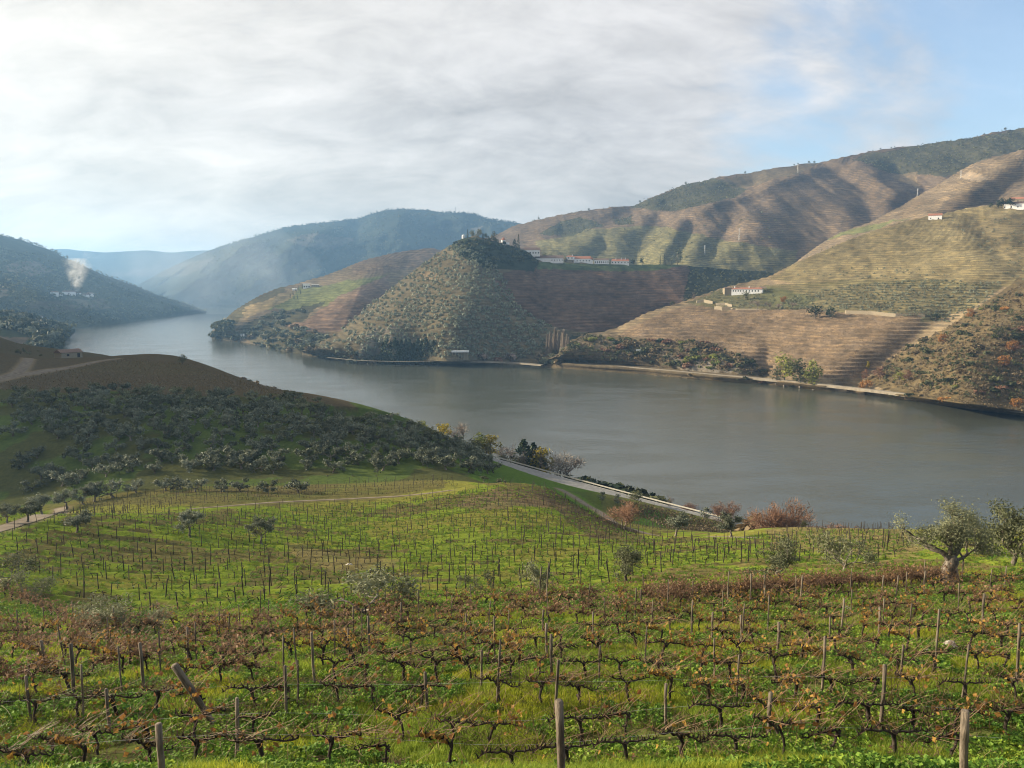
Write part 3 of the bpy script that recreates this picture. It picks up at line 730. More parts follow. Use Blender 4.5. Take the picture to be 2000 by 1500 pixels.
def c_s(u, v, p):
    return cov(u, v, (TAN, 0.8), [
        ([(1500, 545), (1640, 470), (1820, 415), (2100, 380), (2100, 560), (1900, 560), (1700, 555), (1600, 560)], (0.205, 0.172, 0.095), 0.95, 0.8),
        ([(1850, 440), (2100, 400), (2100, 520), (2000, 520), (1930, 470)], (0.12, 0.10, 0.06), 0.7, 0.7),
        ([(1480, 560), (1600, 550), (1800, 545), (1960, 555), (1900, 600), (1820, 630), (1600, 615), (1500, 605)], (0.15, 0.135, 0.072), 0.85, 1.0),
        ([(1200, 655), (1290, 610), (1400, 585), (1600, 606), (1810, 612), (1790, 660), (1690, 740), (1500, 735), (1440, 700), (1320, 670)], (0.21, 0.155, 0.105), 0.9, 0.6),
        ([(1340, 590), (1420, 560), (1520, 560), (1600, 585), (1560, 605), (1420, 605)], (0.11, 0.12, 0.06), 0.7, 0.4),
        ([(1040, 716), (1090, 685), (1110, 660), (1130, 650), (1200, 655), (1340, 670), (1440, 695), (1510, 735), (1400, 738), (1040, 725)], (0.13, 0.105, 0.068), 0.85, 0.0),
        ([(1290, 690), (1380, 690), (1430, 700), (1450, 728), (1330, 722)], (0.27, 0.24, 0.2), 0.8, 0.0),
        ([(1690, 745), (1760, 690), (1850, 640), (1990, 545), (2200, 500), (2200, 900), (1800, 790)], (0.115, 0.09, 0.05), 0.95, 0.05),
        ([(1030, 735), (1600, 775), (2100, 850), (2100, 870), (1000, 770), (1000, 700)], (0.19, 0.155, 0.10), 0.0, 0.0)], 81, 5.0)
bw = [(1060, 718), (1150, 725), (1250, 732), (1330, 739), (1400, 746), (1500, 753), (1560, 759), (1620, 766), (1700, 774), (1800, 787), (1900, 801), (2000, 814), (2200, 845), (2600, 910)]
spur = Hill('hill', [[(u, v, 'w') for u, v in bw],
                     [(u, v - 11, 'z4.6') for u, v in bw],
                     [(u, v - 17, 'z5') for u, v in bw],
                     [(1065, 700, 'z6'), (1090, 692, 800), (1110, 667, 805), (1150, 651, 820), (1200, 641, 840), (1260, 611, 865), (1330, 590, 890), (1380, 573, 915), (1415, 562, 930), (1500, 540, 950), (1560, 510, 980), (1640, 475, 1010), (1700, 452, 1030), (1760, 432, 1040), (1820, 421, 1050), (1900, 404, 1050), (1960, 397, 1050), (2000, 394, 1050), (2200, 370, 1050), (2600, 330, 1050)]],
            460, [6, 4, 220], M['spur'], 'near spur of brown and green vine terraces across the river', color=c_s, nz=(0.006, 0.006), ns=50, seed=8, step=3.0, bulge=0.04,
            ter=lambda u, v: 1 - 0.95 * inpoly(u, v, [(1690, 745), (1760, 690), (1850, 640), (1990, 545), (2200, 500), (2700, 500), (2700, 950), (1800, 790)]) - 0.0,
            spurs=[([(1660, 760), (1760, 690), (1830, 640), (1920, 590), (2000, 548)], 26, 34), ([(1880, 790), (1900, 700), (1960, 620), (2060, 560)], -34, 75), ([(1110, 700), (1300, 700), (1440, 715)], -10, 22), ([(1490, 745), (1500, 690)], 8, 16), ([(1880, 410), (1960, 500), (2040, 540)], 16, 24)])
def c_t(u, v, p):
    return cov(u, v, ((0.18, 0.142, 0.098), 1.0), [([(1820, 420), (1860, 380), (2100, 340), (2100, 380), (1940, 400)], (0.12, 0.095, 0.07), 0.7, 1.0), ([(1600, 470), (1690, 440), (1780, 425), (1700, 450)], (0.13, 0.15, 0.06), 0.8, 0.4),
                                                   ([(1870, 345), (1900, 335), (1930, 350), (1905, 352)], (0.3, 0.24, 0.17), 0.8, 0.2)], 91)
tspur = Hill('hill', [[(1530, 570, 1180), (1700, 520, 1180), (1850, 470, 1200), (2000, 440, 1200), (2300, 420, 1200)],
                      [(1510, 552, 1390), (1560, 507, 1410), (1600, 478, 1425), (1640, 454, 1430), (1690, 437, 1440), (1730, 418, 1460), (1770, 395, 1480), (1800, 378, 1490), (1830, 361, 1500), (1855, 345, 1510), (1880, 330, 1520), (1910, 316, 1530), (1940, 306, 1540), (2000, 291, 1550), (2300, 245, 1560)]],
             220, [90], M['hillB'], 'bright terraced ridge rising at the right edge behind the near spur', color=c_t, nz=(0.01, 0.01), ns=140, seed=9, step=5.0,
             spurs=[([(1990, 300), (1900, 360), (1820, 420)], -30, 25), ([(2000, 350), (1930, 390)], 30, 22)])
def c_m(u, v, p):
    return cov(u, v, ((0.15, 0.115, 0.083), 1.0), [
        ([(1230, 405), (1290, 378), (1340, 358), (1400, 346), (1460, 370), (1440, 385), (1380, 395), (1310, 412)], SCRUB, 0.9, 0),
        ([(1660, 310), (1790, 283), (2100, 235), (2100, 290), (1940, 305), (1850, 345), (1790, 340), (1740, 340), (1700, 320)], SCRUB, 0.92, 0),
        ([(1400, 350), (1480, 333), (1640, 305), (1560, 335), (1440, 370)], (0.11, 0.095, 0.065), 0.7, 0.3),
        ([(1050, 470), (1180, 445), (1300, 440), (1420, 470), (1560, 490), (1560, 540), (1050, 530)], (0.15, 0.145, 0.075), 0.85, 1.0),
        ([(1050, 455), (1100, 430), (1140, 425), (1180, 440), (1120, 462)], (0.06, 0.065, 0.04), 0.85, 0), ([(1195, 430), (1235, 420), (1240, 438), (1210, 440)], SCRUB, 0.85, 0),
        ([(1740, 345), (1790, 335), (1800, 370), (1750, 350)], (0.22, 0.17, 0.10), 0.7, 0.4)], 101)
mount = Hill('mountain', [[(940, 560, 1500), (1200, 580, 1450), (1420, 580, 1420), (1560, 570, 1420), (1720, 520, 1470), (1880, 420, 1640), (2000, 360, 1750), (2300, 330, 1750)],
                          [(940, 470, 2300), (985, 451, 2250), (1000, 441, 2240), (1060, 425, 2200), (1100, 417, 2180), (1150, 409, 2160), (1200, 403, 2150), (1240, 401, 2140), (1265, 388, 2140), (1290, 378, 2130), (1340, 359, 2120), (1370, 353, 2110), (1400, 347, 2100), (1480, 333, 2080), (1540, 324, 2060), (1600, 317, 2050), (1660, 304, 2040), (1720, 292, 2030), (1790, 284, 2020), (1880, 271, 2010), (1940, 259, 2000), (2000, 249, 2000), (2300, 200, 2000)]],
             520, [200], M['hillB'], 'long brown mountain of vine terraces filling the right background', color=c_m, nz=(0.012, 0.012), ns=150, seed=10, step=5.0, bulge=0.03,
             spurs=[([(1640, 308), (1560, 345), (1500, 415), (1450, 450), (1400, 480), (1330, 510)], -38, 42), ([(1535, 400), (1560, 440), (1590, 500)], 34, 42), ([(1680, 320), (1740, 360), (1790, 390)], -42, 26), ([(1620, 330), (1680, 380), (1700, 420)], 34, 30), ([(1745, 340), (1800, 370), (1770, 400)], 40, 22),
                    ([(1390, 400), (1330, 440), (1290, 500)], -40, 22), ([(1350, 440), (1320, 500)], 30, 16), ([(1430, 440), (1390, 490)], 40, 18),
                    ([(1250, 430), (1190, 455), (1100, 490), (1050, 510)], -40, 24), ([(1290, 430), (1260, 470), (1240, 510)], 35, 20), ([(1180, 470), (1150, 510)], 25, 18), ([(1100, 450), (1180, 440), (1250, 410)], 50, 16),
                    ([(1300, 395), (1400, 375), (1470, 360)], 45, 14), ([(1340, 405), (1440, 385), (1540, 345), (1640, 310)], -35, 14)])
railway = strip('railway', smooth_line([tuple(P3(u, v, zd(u, v, 5.0))) for u, v in [(a, b - 13.5) for a, b in bw[:-1]]], 120), -2.2, 2.2, 0.35, M['ballast'], 'pale gravel railway line running along the far bank', drape=False)
def embank(line, z0, z1, label):
    ln = np.asarray(line)[:, :2]; tg = np.gradient(ln, axis=0); tg /= np.linalg.norm(tg, axis=1)[:, None]; nr = np.stack([tg[:, 1], -tg[:, 0]], 1)
    if nr[len(nr) // 2, 1] > 0: nr = -nr
    V = np.stack([np.concatenate([ln + nr * o, np.full((len(ln), 1), z)], 1) for o, z in ((3.0, z0), (2.4, z1), (1.8, z1), (1.7, z0))], 1)
    return tag(add_obj('embankment', mesh_np('embankment', V.reshape(-1, 3), grid_quads(len(ln), 4)), M['ballast']), label, kind='structure')
embank(smooth_line([tuple(P3(u, v, zd(u, v, 5.0))) for u, v in [(a, b - 13.5) for a, b in bw[:-1]]], 120), 3.4, 5.4, 'pale retaining wall of the far railway')
bw2 = [(640, 700), (700, 706), (770, 708), (860, 707), (940, 707), (1000, 709), (1060, 714)]
strip('railway', smooth_line([tuple(P3(u, v - 1, zd(u, v - 1, 4.6))) for u, v in bw2], 60), -2.0, 2.0, 0.5, M['ballast'], 'pale gravel railway line under the olive hill', drape=False)
embank(smooth_line([tuple(P3(u, v - 1, zd(u, v - 1, 4.6))) for u, v in bw2[3:]], 60), 3.8, 5.0, 'pale retaining wall under the olive hill')

# ------------------------------------------------------------------ plants
def unit(v): v = np.asarray(v, float); return v / (np.linalg.norm(v) + 1e-9)
def grow(mb, tips, r, p, d, L, rad, lev, top, k=5, wob=0.25, up=0.1, kids=(2, 4), spread=0.75, shrink=0.66, c=None):
    n = 5 if lev < 2 else 4
    pts = [np.array(p, float)]; dd = unit(d)
    for i in range(n):
        dd = unit(dd + r.normal(size=3) * wob + np.array([0, 0, up]))
        pts.append(pts[-1] + dd * L / n)
    mb.tube(pts, np.linspace(rad, rad * 0.55, n + 1), k, c)
    if lev >= top:
        tips.append((pts[-1], dd)); tips.append((pts[-2], dd)); return
    m = int(r.integers(kids[0], kids[1] + 1))
    for j in range(m):
        i = n if j == 0 else int(r.integers(max(1, n - 3), n + 1))
        nd = unit(dd + r.normal(size=3) * spread)
        grow(mb, tips, r, pts[i], nd, L * shrink * r.uniform(0.75, 1.2), rad * 0.58, lev + 1, top, max(3, k - 1), wob, up, kids, spread, shrink, c)
KC = {}
def height_of(parts):
    z = 0
    for _, me, _ in parts:
        a = np.empty(len(me.vertices) * 3, np.float32); me.vertices.foreach_get('co', a); z = max(z, np.percentile(a[2::3], 99.5))
    return float(z)
def mk_olive(r, nleaf, ll, lw, top=3, trunkh=0.9, lean=0.0, rad=0.2, wide=1.0, mat='olive', twigs=0):
    mb = MB(); tips = []
    base = np.zeros(3); tt = np.array([lean * trunkh, r.normal() * 0.06, trunkh])
    pts = [base - [0, 0, 0.15]] + [base + tt * t + np.append(r.normal(size=2) * 0.05, 0) for t in (0.05, 0.3, 0.6, 0.85, 1.0)]
    mb.tube(pts, np.array([1.7, 1.35, 1.0, 0.9, 0.95, 0.7]) * rad, 8)
    m = int(r.integers(3, 5)); a0 = r.uniform(0, 6.28)
    for j in range(m):
        a = a0 + j * 2 * math.pi / m + r.normal() * 0.3
        grow(mb, tips, r, pts[-1] - [0, 0, 0.05], (math.cos(a) * wide, math.sin(a) * wide, r.uniform(0.5, 1.0)), 1.25, rad * 0.55, 1, top, 6, 0.22, 0.08, (2, 3), 0.6)
    tp = np.array([t[0] for t in tips]); td = np.array([t[1] for t in tips])
    ctr = tp.mean(0)
    idx = r.integers(0, len(tp), nleaf)
    clump = r.uniform(0, 1, len(tp))
    cen = tp[idx] + r.normal(size=(nleaf, 3)) * np.array([0.23, 0.23, 0.19]) + td[idx] * np.abs(r.normal(size=(nleaf, 1))) * 0.25
    outw = cen - ctr; outw /= np.linalg.norm(outw, axis=1)[:, None] + 1e-6
    lf = MB(); cc = np.repeat(np.clip(0.25 + 0.5 * clump[idx] + r.normal(size=nleaf) * 0.22, 0, 1)[:, None], 3, 1)
    lf.leaves(cen, outw * 0.7 + [0, 0, 0.3], ll, lw, r, cc)
    return [('trunk', mb.mesh('trunk', True), 'bark'), ('crown', lf.mesh('crown'), mat)]
def mk_round(r, mat, n=420, ls=0.55, h=6.0, w=2.4, trunk=1.2, shape=0.0):
    """leafy tree made of clumps; shape 0 round, 1 upright"""
    mb = MB(); tips = []
    mb.tube([(0, 0, -0.2), (0.05, 0, trunk * 0.6), (0, 0.05, trunk), (0.05, 0, h * 0.75)], [0.2, 0.16, 0.13, 0.05], 5)
    ncl = 16; cl = []
    for i in range(ncl):
        z = trunk + (h - trunk) * r.uniform(0.12, 0.92); t = (z - trunk) / (h - trunk)
        rr = w * math.sqrt(max(0.05, 1 - (2 * t - 0.85) ** 2)) * 0.72 * r.uniform(0.3, 1)
        a = r.uniform(0, 6.28); cl.append((math.cos(a) * rr, math.sin(a) * rr, z, w * r.uniform(0.28, 0.5)))
        mb.tube([(0, 0, z * 0.62), (cl[-1][0], cl[-1][1], z)], [0.06, 0.02], 3)
    cl = np.array(cl); idx = r.integers(0, ncl, n)
    dv = r.normal(size=(n, 3)); dv /= np.linalg.norm(dv, axis=1)[:, None]
    cen = cl[idx, :3] + dv * cl[idx, 3:4] * r.uniform(0.55, 1.1, (n, 1))
    hue = r.uniform(0, 1, ncl)
    cc = np.repeat(np.clip(0.2 + 0.6 * hue[idx] + r.normal(size=n) * 0.2, 0, 1)[:, None], 3, 1)
    lf = MB(); lf.leaves(cen, dv * 1.1, ls, ls * 0.6, r, cc)
    return [('trunk', mb.mesh('trunk', True), 'bark'), ('crown', lf.mesh('crown'), mat)]
def mk_bush(r, mat, n=110, ls=0.95):
    """scrub bush, about 2 m high and 3 m wide"""
    ncl = 7; cl = np.stack([r.normal(size=ncl) * 0.7, r.normal(size=ncl) * 0.7, r.uniform(0.4, 1.3, ncl), r.uniform(0.5, 0.85, ncl)], 1)
    idx = r.integers(0, ncl, n); dv = r.normal(size=(n, 3)); dv[:, 2] = np.abs(dv[:, 2]) * 1.1 - 0.25; dv /= np.linalg.norm(dv, axis=1)[:, None]
    cen = cl[idx, :3] + dv * cl[idx, 3:4] * r.uniform(0.7, 1.05, (n, 1)); cen[:, 2] = np.maximum(cen[:, 2], 0.05)
    hue = r.uniform(0, 1, ncl); cc = np.repeat(np.clip(0.15 + 0.6 * hue[idx] + r.normal(size=n) * 0.2, 0, 1)[:, None], 3, 1)
    lf = MB(); lf.leaves(cen, dv * 1.6, ls, ls * 0.65, r, cc)
    return [('foliage', lf.mesh('foliage'), mat)]
def mk_bare(r, mat, h=6.0, top=4, up=0.12, spread=0.5, stems=1, tw=420, ln=0.9, twd=0.03):
    mb = MB(); tips = []
    for s in range(stems):
        a = r.uniform(0, 6.28); off = 0 if stems == 1 else 0.35
        grow(mb, tips, r, (math.cos(a) * off, math.sin(a) * off, -0.1), (math.cos(a) * off * 0.9, math.sin(a) * off * 0.9, 1), h * 0.34, 0.14 if stems == 1 else 0.08, 0, top, 5, 0.13, up, (2, 4), spread, 0.72)
    tp = np.array([t[0] for t in tips]); td = np.array([t[1] for t in tips]); idx = r.integers(0, len(tp), tw)
    dirs = td[idx] + r.normal(size=(tw, 3)) * 0.5; dirs /= np.linalg.norm(dirs, axis=1)[:, None]
    st = tp[idx] + r.normal(size=(tw, 3)) * 0.2; en = st + dirs * ln * r.uniform(0.4, 1.1, (tw, 1))
    sd = np.cross(dirs, r.normal(size=(tw, 3))); sd /= np.linalg.norm(sd, axis=1)[:, None]
    V = np.stack([st - sd * twd, st + sd * twd, en], 1).reshape(-1, 3)
    m2 = MB(); cc = np.repeat(np.repeat(r.uniform(0, 1, tw)[:, None], 3, 0), 3, 1)
    m2.raw(V, None, np.arange(3 * tw).reshape(tw, 3), cc)
    return [('trunk', mb.mesh('trunk', True), 'bark'), ('twigs', m2.mesh('twigs'), mat)]
def mk_cypress(r, mat='conifer', h=8.0, w=0.75, n=260, ls=0.5):
    z = h * (0.04 + 0.96 * r.uniform(0, 1, n) ** 1.15); t = z / h
    rad = w * np.clip(np.minimum(t * 9 + 0.35, (1 - t) * 1.7 + 0.06), 0, 1) * r.uniform(0.6, 1.1, n); a = r.uniform(0, 6.28, n)
    cen = np.stack([np.cos(a) * rad, np.sin(a) * rad, z], 1); nb = np.stack([np.cos(a), np.sin(a), 0.3 + 0 * a], 1) * 1.6
    lf = MB(); lf.leaves(cen, nb, ls, ls * 0.55, r, np.repeat(r.uniform(0, 1, n)[:, None], 3, 1))
    mb = MB().tube([(0, 0, -0.2), (0, 0, h * 0.5), (0, 0, h * 0.9)], [0.14, 0.09, 0.03], 5)
    return [('trunk', mb.mesh('trunk', True), 'bark'), ('crown', lf.mesh('crown'), mat)]
def mk_poplar(r, mat='twig_pale', h=16.0):
    """tall bare poplar, all its branches running upwards"""
    mb = MB(); mb.tube([(0, 0, -0.3), (0.1, 0, h * 0.3), (0, 0.1, h * 0.65), (0.1, 0.1, h)], [0.28, 0.2, 0.12, 0.03], 5)
    n = 420; z = h * r.uniform(0.04, 0.9, n); a = r.uniform(0, 6.28, n); L = h * 0.2 * (1.05 - z / h) + 0.8
    st = np.stack([0 * z, 0 * z, z], 1); en = st + np.stack([np.cos(a) * L * 0.4, np.sin(a) * L * 0.4, L], 1)
    sd = np.stack([-np.sin(a), np.cos(a), 0 * a], 1) * 0.26
    V = np.stack([st - sd, st + sd, en], 1).reshape(-1, 3); m2 = MB().raw(V, None, np.arange(3 * n).reshape(n, 3), np.repeat(np.repeat(r.uniform(0, 1, n)[:, None], 3, 0), 3, 1))
    return [('trunk', mb.mesh('trunk', True), mat), ('branches', m2.mesh('branches'), mat)]
def kinds(key, n, fn):
    if key not in KC:
        KC[key] = []
        for i in range(n):
            parts = fn(np.random.default_rng(hash_str(key) + i * 101)); KC[key].append((parts, height_of(parts)))
            for _, me, mk in parts: me.materials.append(M[mk])
    return KC[key]
def hash_str(s):
    h = 7
    for ch in s: h = (h * 31 + ord(ch)) % 1000003
    return h
PLANT = {
    'olive_near': (5, lambda r: mk_olive(r, 4200, 0.25, 0.075, 4, 0.9, 0.1, 0.16)),
    'olive_mid': (4, lambda r: mk_olive(r, 3200, 0.27, 0.14, 3, 1.55, 0.1, 0.17, 1.5, 'olive_far')),
    'olive_grove': (6, lambda r: mk_olive(r, 760, 0.38, 0.21, 2, 0.7, 0.1, 0.15, 1.3, 'olive_far')),
    'olive_pale': (3, lambda r: mk_olive(r, 620, 0.36, 0.17, 2, 0.8, 0.1, 0.15, 1.0, 'olive')),
}
for mk_ in ('scrub', 'scrub_dry', 'conifer', 'yellow', 'yelgreen', 'orange', 'rust', 'olive_far', 'olive', 'twig'):
    PLANT['bush_' + mk_] = (3, lambda r, q=mk_: mk_bush(r, q))
    PLANT['round_' + mk_] = (2, lambda r, q=mk_: mk_round(r, q))
PLANT['cypress'] = (2, lambda r: mk_cypress(r))
PLANT['fir'] = (3, lambda r: mk_cypress(r, 'conifer', 8.0, 1.9, 420, 0.75))
PLANT['poplar'] = (3, lambda r: mk_poplar(r))
PLANT['bare_twig'] = (3, lambda r: mk_bare(r, 'twig'))
PLANT['bare_pale'] = (3, lambda r: mk_bare(r, 'twig_pale'))
PLANT['bare_bush'] = (3, lambda r: mk_bare(r, 'twig_pale', 3.4, 3, 0.05, 0.6, 5, 700, 0.7, 0.028))
PLANT['bare_rust'] = (3, lambda r: mk_bare(r, 'rust', 3.6, 3, 0.05, 0.6, 6, 2600, 0.5, 0.024))
pr = random.Random(5)
def plant(kind, loc, h, name, label, cat, group=None, rz=None, wide=1.0, var=None):
    n, fn = PLANT[kind]; vs = kinds(kind, n, fn)
    parts, h0 = vs[pr.randrange(len(vs)) if var is None else var % len(vs)]
    s = h / h0; rz = pr.uniform(0, 6.28) if rz is None else rz
    if len(parts) == 1:
        o = add_obj(name, parts[0][1]); o.location = loc; o.rotation_euler = (0, 0, rz)
    else:
        o = empty(name, loc, rz)
        for pn, me, mk in parts: add_obj(pn, me, None, o)
    o.scale = (s * wide, s * wide, s)
    return tag(o, label, cat, group)
def ztop(u, v, d): return H + float(ray(u, v)[1]) * d
def near_plant(kind, u, d, vtop, name, label, cat, group=None, wide=1.0, **k):
    """on the near bank at a distance d, its top at pixel row vtop"""
    v0 = 750
    for _ in range(3):
        X = float(ray(u, v0)[0]); z = gz(X * d, d); v0 = float(proj(np.array([X * d, d, z]))[1])
    h = max(0.6, ztop(u, vtop, d) - z)
    return plant(kind, (X * d, d, z - 0.05), h, name, label, cat, group, wide=wide, **k)
def base_plant(kind, u, vb, vtop, name, label, cat, group=None, wide=1.0, **k):
    """on the near bank where the foot is seen at pixel (u, vb)"""
    p = on_ground(u, vb); h = max(0.5, ztop(u, vtop, p.y) - p.z)
    return plant(kind, (p.x, p.y, p.z - 0.05), h, name, label, cat, group, wide=wide, **k)
def hill_plant(hill, kind, u, vb, hpx, name, label, cat, group=None, wide=1.0, **k):
    p = hill.at(u, vb); h = hpx * p.y / F
    return plant(kind, (p.x, p.y, p.z - 0.1 * h * 0.3), h, name, label, cat, group, wide=wide, **k)

# --- single olives of the near slope
def gnarled_olive():
    r = np.random.default_rng(77)
    mb = MB(); tips = []
    mb.tube([(0.1, 0, -0.3), (0.05, 0, 0.05), (-0.14, 0.02, 0.6), (-0.02, 0.05, 1.15), (0.14, 0, 1.7), (0.05, 0.05, 2.25)], [0.62, 0.46, 0.38, 0.42, 0.40, 0.30], 10)
    for (x, y, z, q) in ((0.42, 0.05, 0.35, 0.2), (-0.3, -0.15, 0.2, 0.22), (0.28, -0.25, 1.2, 0.2), (0.4, 0.1, 1.45, 0.16)):
        mb.tube([(x * 1.3, y * 1.3, -0.25), (x * 1.1, y, z * 0.5), (x * 0.6, y * 0.7, z + 0.4), (x * 0.3, y * 0.2, z + 0.75)], [q * 1.2, q, q * 0.7, q * 0.3], 7)
    limbs = [((-0.1, 0, 1.9), (-0.95, 0.1, 0.5), 1.7, 0.22), ((0.1, 0, 2.05), (0.95, -0.1, 0.5), 1.6, 0.22), ((0.05, 0.1, 2.1), (0.3, 0.5, 0.7), 1.2, 0.17), ((0.0, 0, 2.1), (-0.5, -0.4, 0.75), 1.2, 0.15), ((0.2, 0, 1.8), (0.95, 0.2, 0.2), 1.4, 0.13)]
    for p, dd, L, q in limbs: grow(mb, tips, r, p, dd, L, q, 0, 3, 7, 0.24, 0.1, (2, 3), 0.6, 0.72)
    tp = np.array([t[0] for t in tips]); td = np.array([t[1] for t in tips]); n = 10500; idx = r.integers(0, len(tp), n)
    cl = r.uniform(0, 1, len(tp)); cen = tp[idx] + r.normal(size=(n, 3)) * 0.25 + td[idx] * np.abs(r.normal(size=(n, 1))) * 0.3
    outw = cen - tp.mean(0); outw /= np.linalg.norm(outw, axis=1)[:, None]
    lf = MB().leaves(cen, outw * 0.6 + [0, 0, 0.3], 0.16, 0.055, r, np.repeat(np.clip(0.25 + 0.5 * cl[idx] + r.normal(size=n) * 0.22, 0, 1)[:, None], 3, 1))
    return [('trunk', mb.mesh('trunk', True), 'bark'), ('crown', lf.mesh('crown'), 'olive')]
PLANT['gnarled'] = (1, lambda r: gnarled_olive())
PLANT['lean_olive'] = (1, lambda r: mk_olive(np.random.default_rng(5), 3800, 0.26, 0.08, 4, 1.3, -0.6, 0.15, 1.3))
PLANT['thin_olive'] = (2, lambda r: mk_olive(r, 1700, 0.24, 0.085, 3, 0.9, 0.0, 0.07, 0.8))
PLANT['sparse_olive'] = (2, lambda r: mk_olive(r, 2200, 0.24, 0.07, 4, 0.5, 0.1, 0.12, 1.25))
G_ON = 'olive trees standing on the near vineyard slope'
base_plant('gnarled', 1852, 1142, 985, 'olive_tree', 'big gnarled old olive with thick twisted trunk on the right', 'olive tree', G_ON, rz=0.0, wide=1.15)
base_plant('olive_near', 1978, 1105, 985, 'olive_tree', 'grey olive cut by the right edge behind the gnarled olive', 'olive tree', G_ON, wide=0.85)
base_plant('olive_near', 1905, 1085, 1005, 'olive_tree', 'small olive between the gnarled olive and the right edge', 'olive tree', G_ON)
base_plant('lean_olive', 1532, 1140, 1048, 'olive_tree', 'olive with a trunk leaning left above the reddish vine row', 'olive tree', G_ON, rz=0.0, wide=1.0)
base_plant('sparse_olive', 1650, 1115, 1040, 'olive_tree', 'thin many-stemmed olive between the leaning olive and the gnarled one', 'olive tree', G_ON)
base_plant('olive_near', 1222, 1138, 1062, 'olive_tree', 'round grey olive standing at the edge of the staked field', 'olive tree', G_ON)
base_plant('thin_olive', 1055, 1178, 1090, 'olive_tree', 'young upright olive held by two poles in the middle', 'olive tree', G_ON, wide=0.75)
base_plant('sparse_olive', 715, 1205, 1108, 'olive_tree', 'wide sparse olive behind the reddish vines left of the middle', 'olive tree', G_ON, wide=1.5)
base_plant('thin_olive', 912, 1162, 1118, 'olive_tree', 'small silvery olive sapling left of the other sapling', 'olive tree', G_ON, wide=0.7)
base_plant('thin_olive', 948, 1165, 1116, 'olive_tree', 'small silvery olive sapling nearer the propped young olive', 'olive tree', G_ON, wide=0.7)
base_plant('sparse_olive', 12, 1150, 1075, 'olive_tree', 'dark olive cut by the left edge with a bare limb raised', 'olive tree', G_ON)
base_plant('sparse_olive', 52, 1168, 1112, 'olive_tree', 'half-bare olive just right of the left edge', 'olive tree', G_ON)
base_plant('sparse_olive', 186, 1242, 1168, 'olive_tree', 'stubby cut-back olive in the shaded dip on the left', 'olive tree', G_ON, wide=1.1)
base_plant('sparse_olive', 250, 1244, 1170, 'olive_tree', 'second cut-back olive in the dip beside the orange vines', 'olive tree', G_ON, wide=1.1)
G_OM = 'round olives on the staked vineyard'
base_plant('olive_mid', 510, 1064, 1011, 'olive_tree', 'dark round olive on a single trunk amid the green field', 'olive tree', G_OM)
base_plant('olive_mid', 371, 1048, 998, 'olive_tree', 'round olive at the far rim of the green field', 'olive tree', G_OM)
base_plant('olive_mid', 151, 1042, 1000, 'olive_tree', 'bushy olive below the rim on the left of the field', 'olive tree', G_OM, wide=1.2)
base_plant('olive_mid', 1320, 1049, 1002, 'olive_tree', 'olive by the dirt track left of its neat neighbour', 'olive tree', G_OM)
base_plant('olive_mid', 1427, 1049, 1002, 'olive_tree', 'neat dense olive by the dirt track below the rusty trees', 'olive tree', G_OM)
# the row of olives along the valley bottom
for i, (u, vc) in enumerate([(324, 945), (353, 941), (382, 947), (432, 948), (469, 948), (525, 950), (581, 950), (266, 948), (219, 952), (185, 960), (163, 966), (131, 976), (82, 985), (54, 1000), (14, 1003)]):
    base_plant('olive_mid' if u < 200 else 'olive_grove', u, vc + (14 if u > 230 else 20), vc - (12 if u > 230 else 18), 'olive_tree', 'dark olive in the row along the valley bottom below the grove', 'olive tree', 'olives in a row along the valley bottom', wide=1.15)
for u, vc in [(640, 941), (690, 938), (735, 940), (845, 938), (945, 938), (980, 942)]:
    near_plant('olive_pale', u, 180, vc - 9, 'olive_tree', 'small pale olive in the row behind the top of the staked vineyard', 'olive tree', 'pale olives behind the staked vineyard', wide=1.2)
base_plant('olive_pale', 912, 893, 874, 'olive_tree', 'lone silvery olive at the end of the road', 'olive tree', 'single trees near the road')
# the olive grove on the shaded slope
GP = [(-40, 772), (250, 768), (450, 776), (640, 790), (750, 815), (850, 850), (915, 885), (960, 915), (975, 930), (880, 922), (700, 925), (430, 932), (300, 935), (170, 945), (60, 960), (-40, 970)]
rg = np.random.default_rng(4); spots = []
xx, yy = np.meshgrid(np.arange(-230, 40, 6.2), np.arange(172, 350, 6.9)); xx = xx + (np.arange(len(yy)) % 2)[:, None] * 3.0
xx = (xx + rg.uniform(-2.1, 2.1, xx.shape)).ravel(); yy = (yy + rg.uniform(-2.1, 2.1, yy.shape)).ravel()
zz = ground_z(xx, yy); gu, gvv = proj(np.stack([xx, yy, zz], -1))
ok = inpoly(gu, gvv, GP) & (rg.uniform(0, 1, len(xx)) < np.clip(0.35 + gu / 260, 0.25, 0.97))
dr_, _ = segdist(xx, yy, ROAD); ok &= dr_ > 9
ii = np.nonzero(ok)[0]; ii = ii[np.argsort(yy[ii])]
def grove_label(crest, u, v):
    side = ('cut by the left edge' if u < 60 else 'left end' if u < 230 else 'below the brown hill' if u < 430 else 'middle' if u < 620 else 'right half' if u < 790 else 'right end near the road')
    tier = 'crest' if crest else 'upper tier' if v < 830 else 'middle tier' if v < 880 else 'lowest tier'
    look = 'paler olive along the grove crest' if crest else 'grey-green olive in the %s of the shaded grove' % tier
    return '%s, %s' % (look, side), 'olive tree', 'grove olives, %s, %s' % (tier, side)
for k, i in enumerate(ii[:285]):
    crest = gvv[i] < 770 + max(0, (gu[i] - 450)) * 0.185 + 22
    plant('olive_pale' if crest and rg.uniform() < 0.6 else 'olive_grove', (xx[i], yy[i], zz[i] - 0.1), rg.uniform(2.9, 4.6), 'olive_tree',
          *grove_label(crest, gu[i], gvv[i]), wide=rg.uniform(1.0, 1.25))
if len(ii) > 285:
    shrub_mass_later = [(xx[i], yy[i], zz[i]) for i in ii[285:]]
base_plant('round_scrub', 357, 712, 692, 'tree', 'single dark tree on the brow of the brown hill', 'tree', wide=1.3)
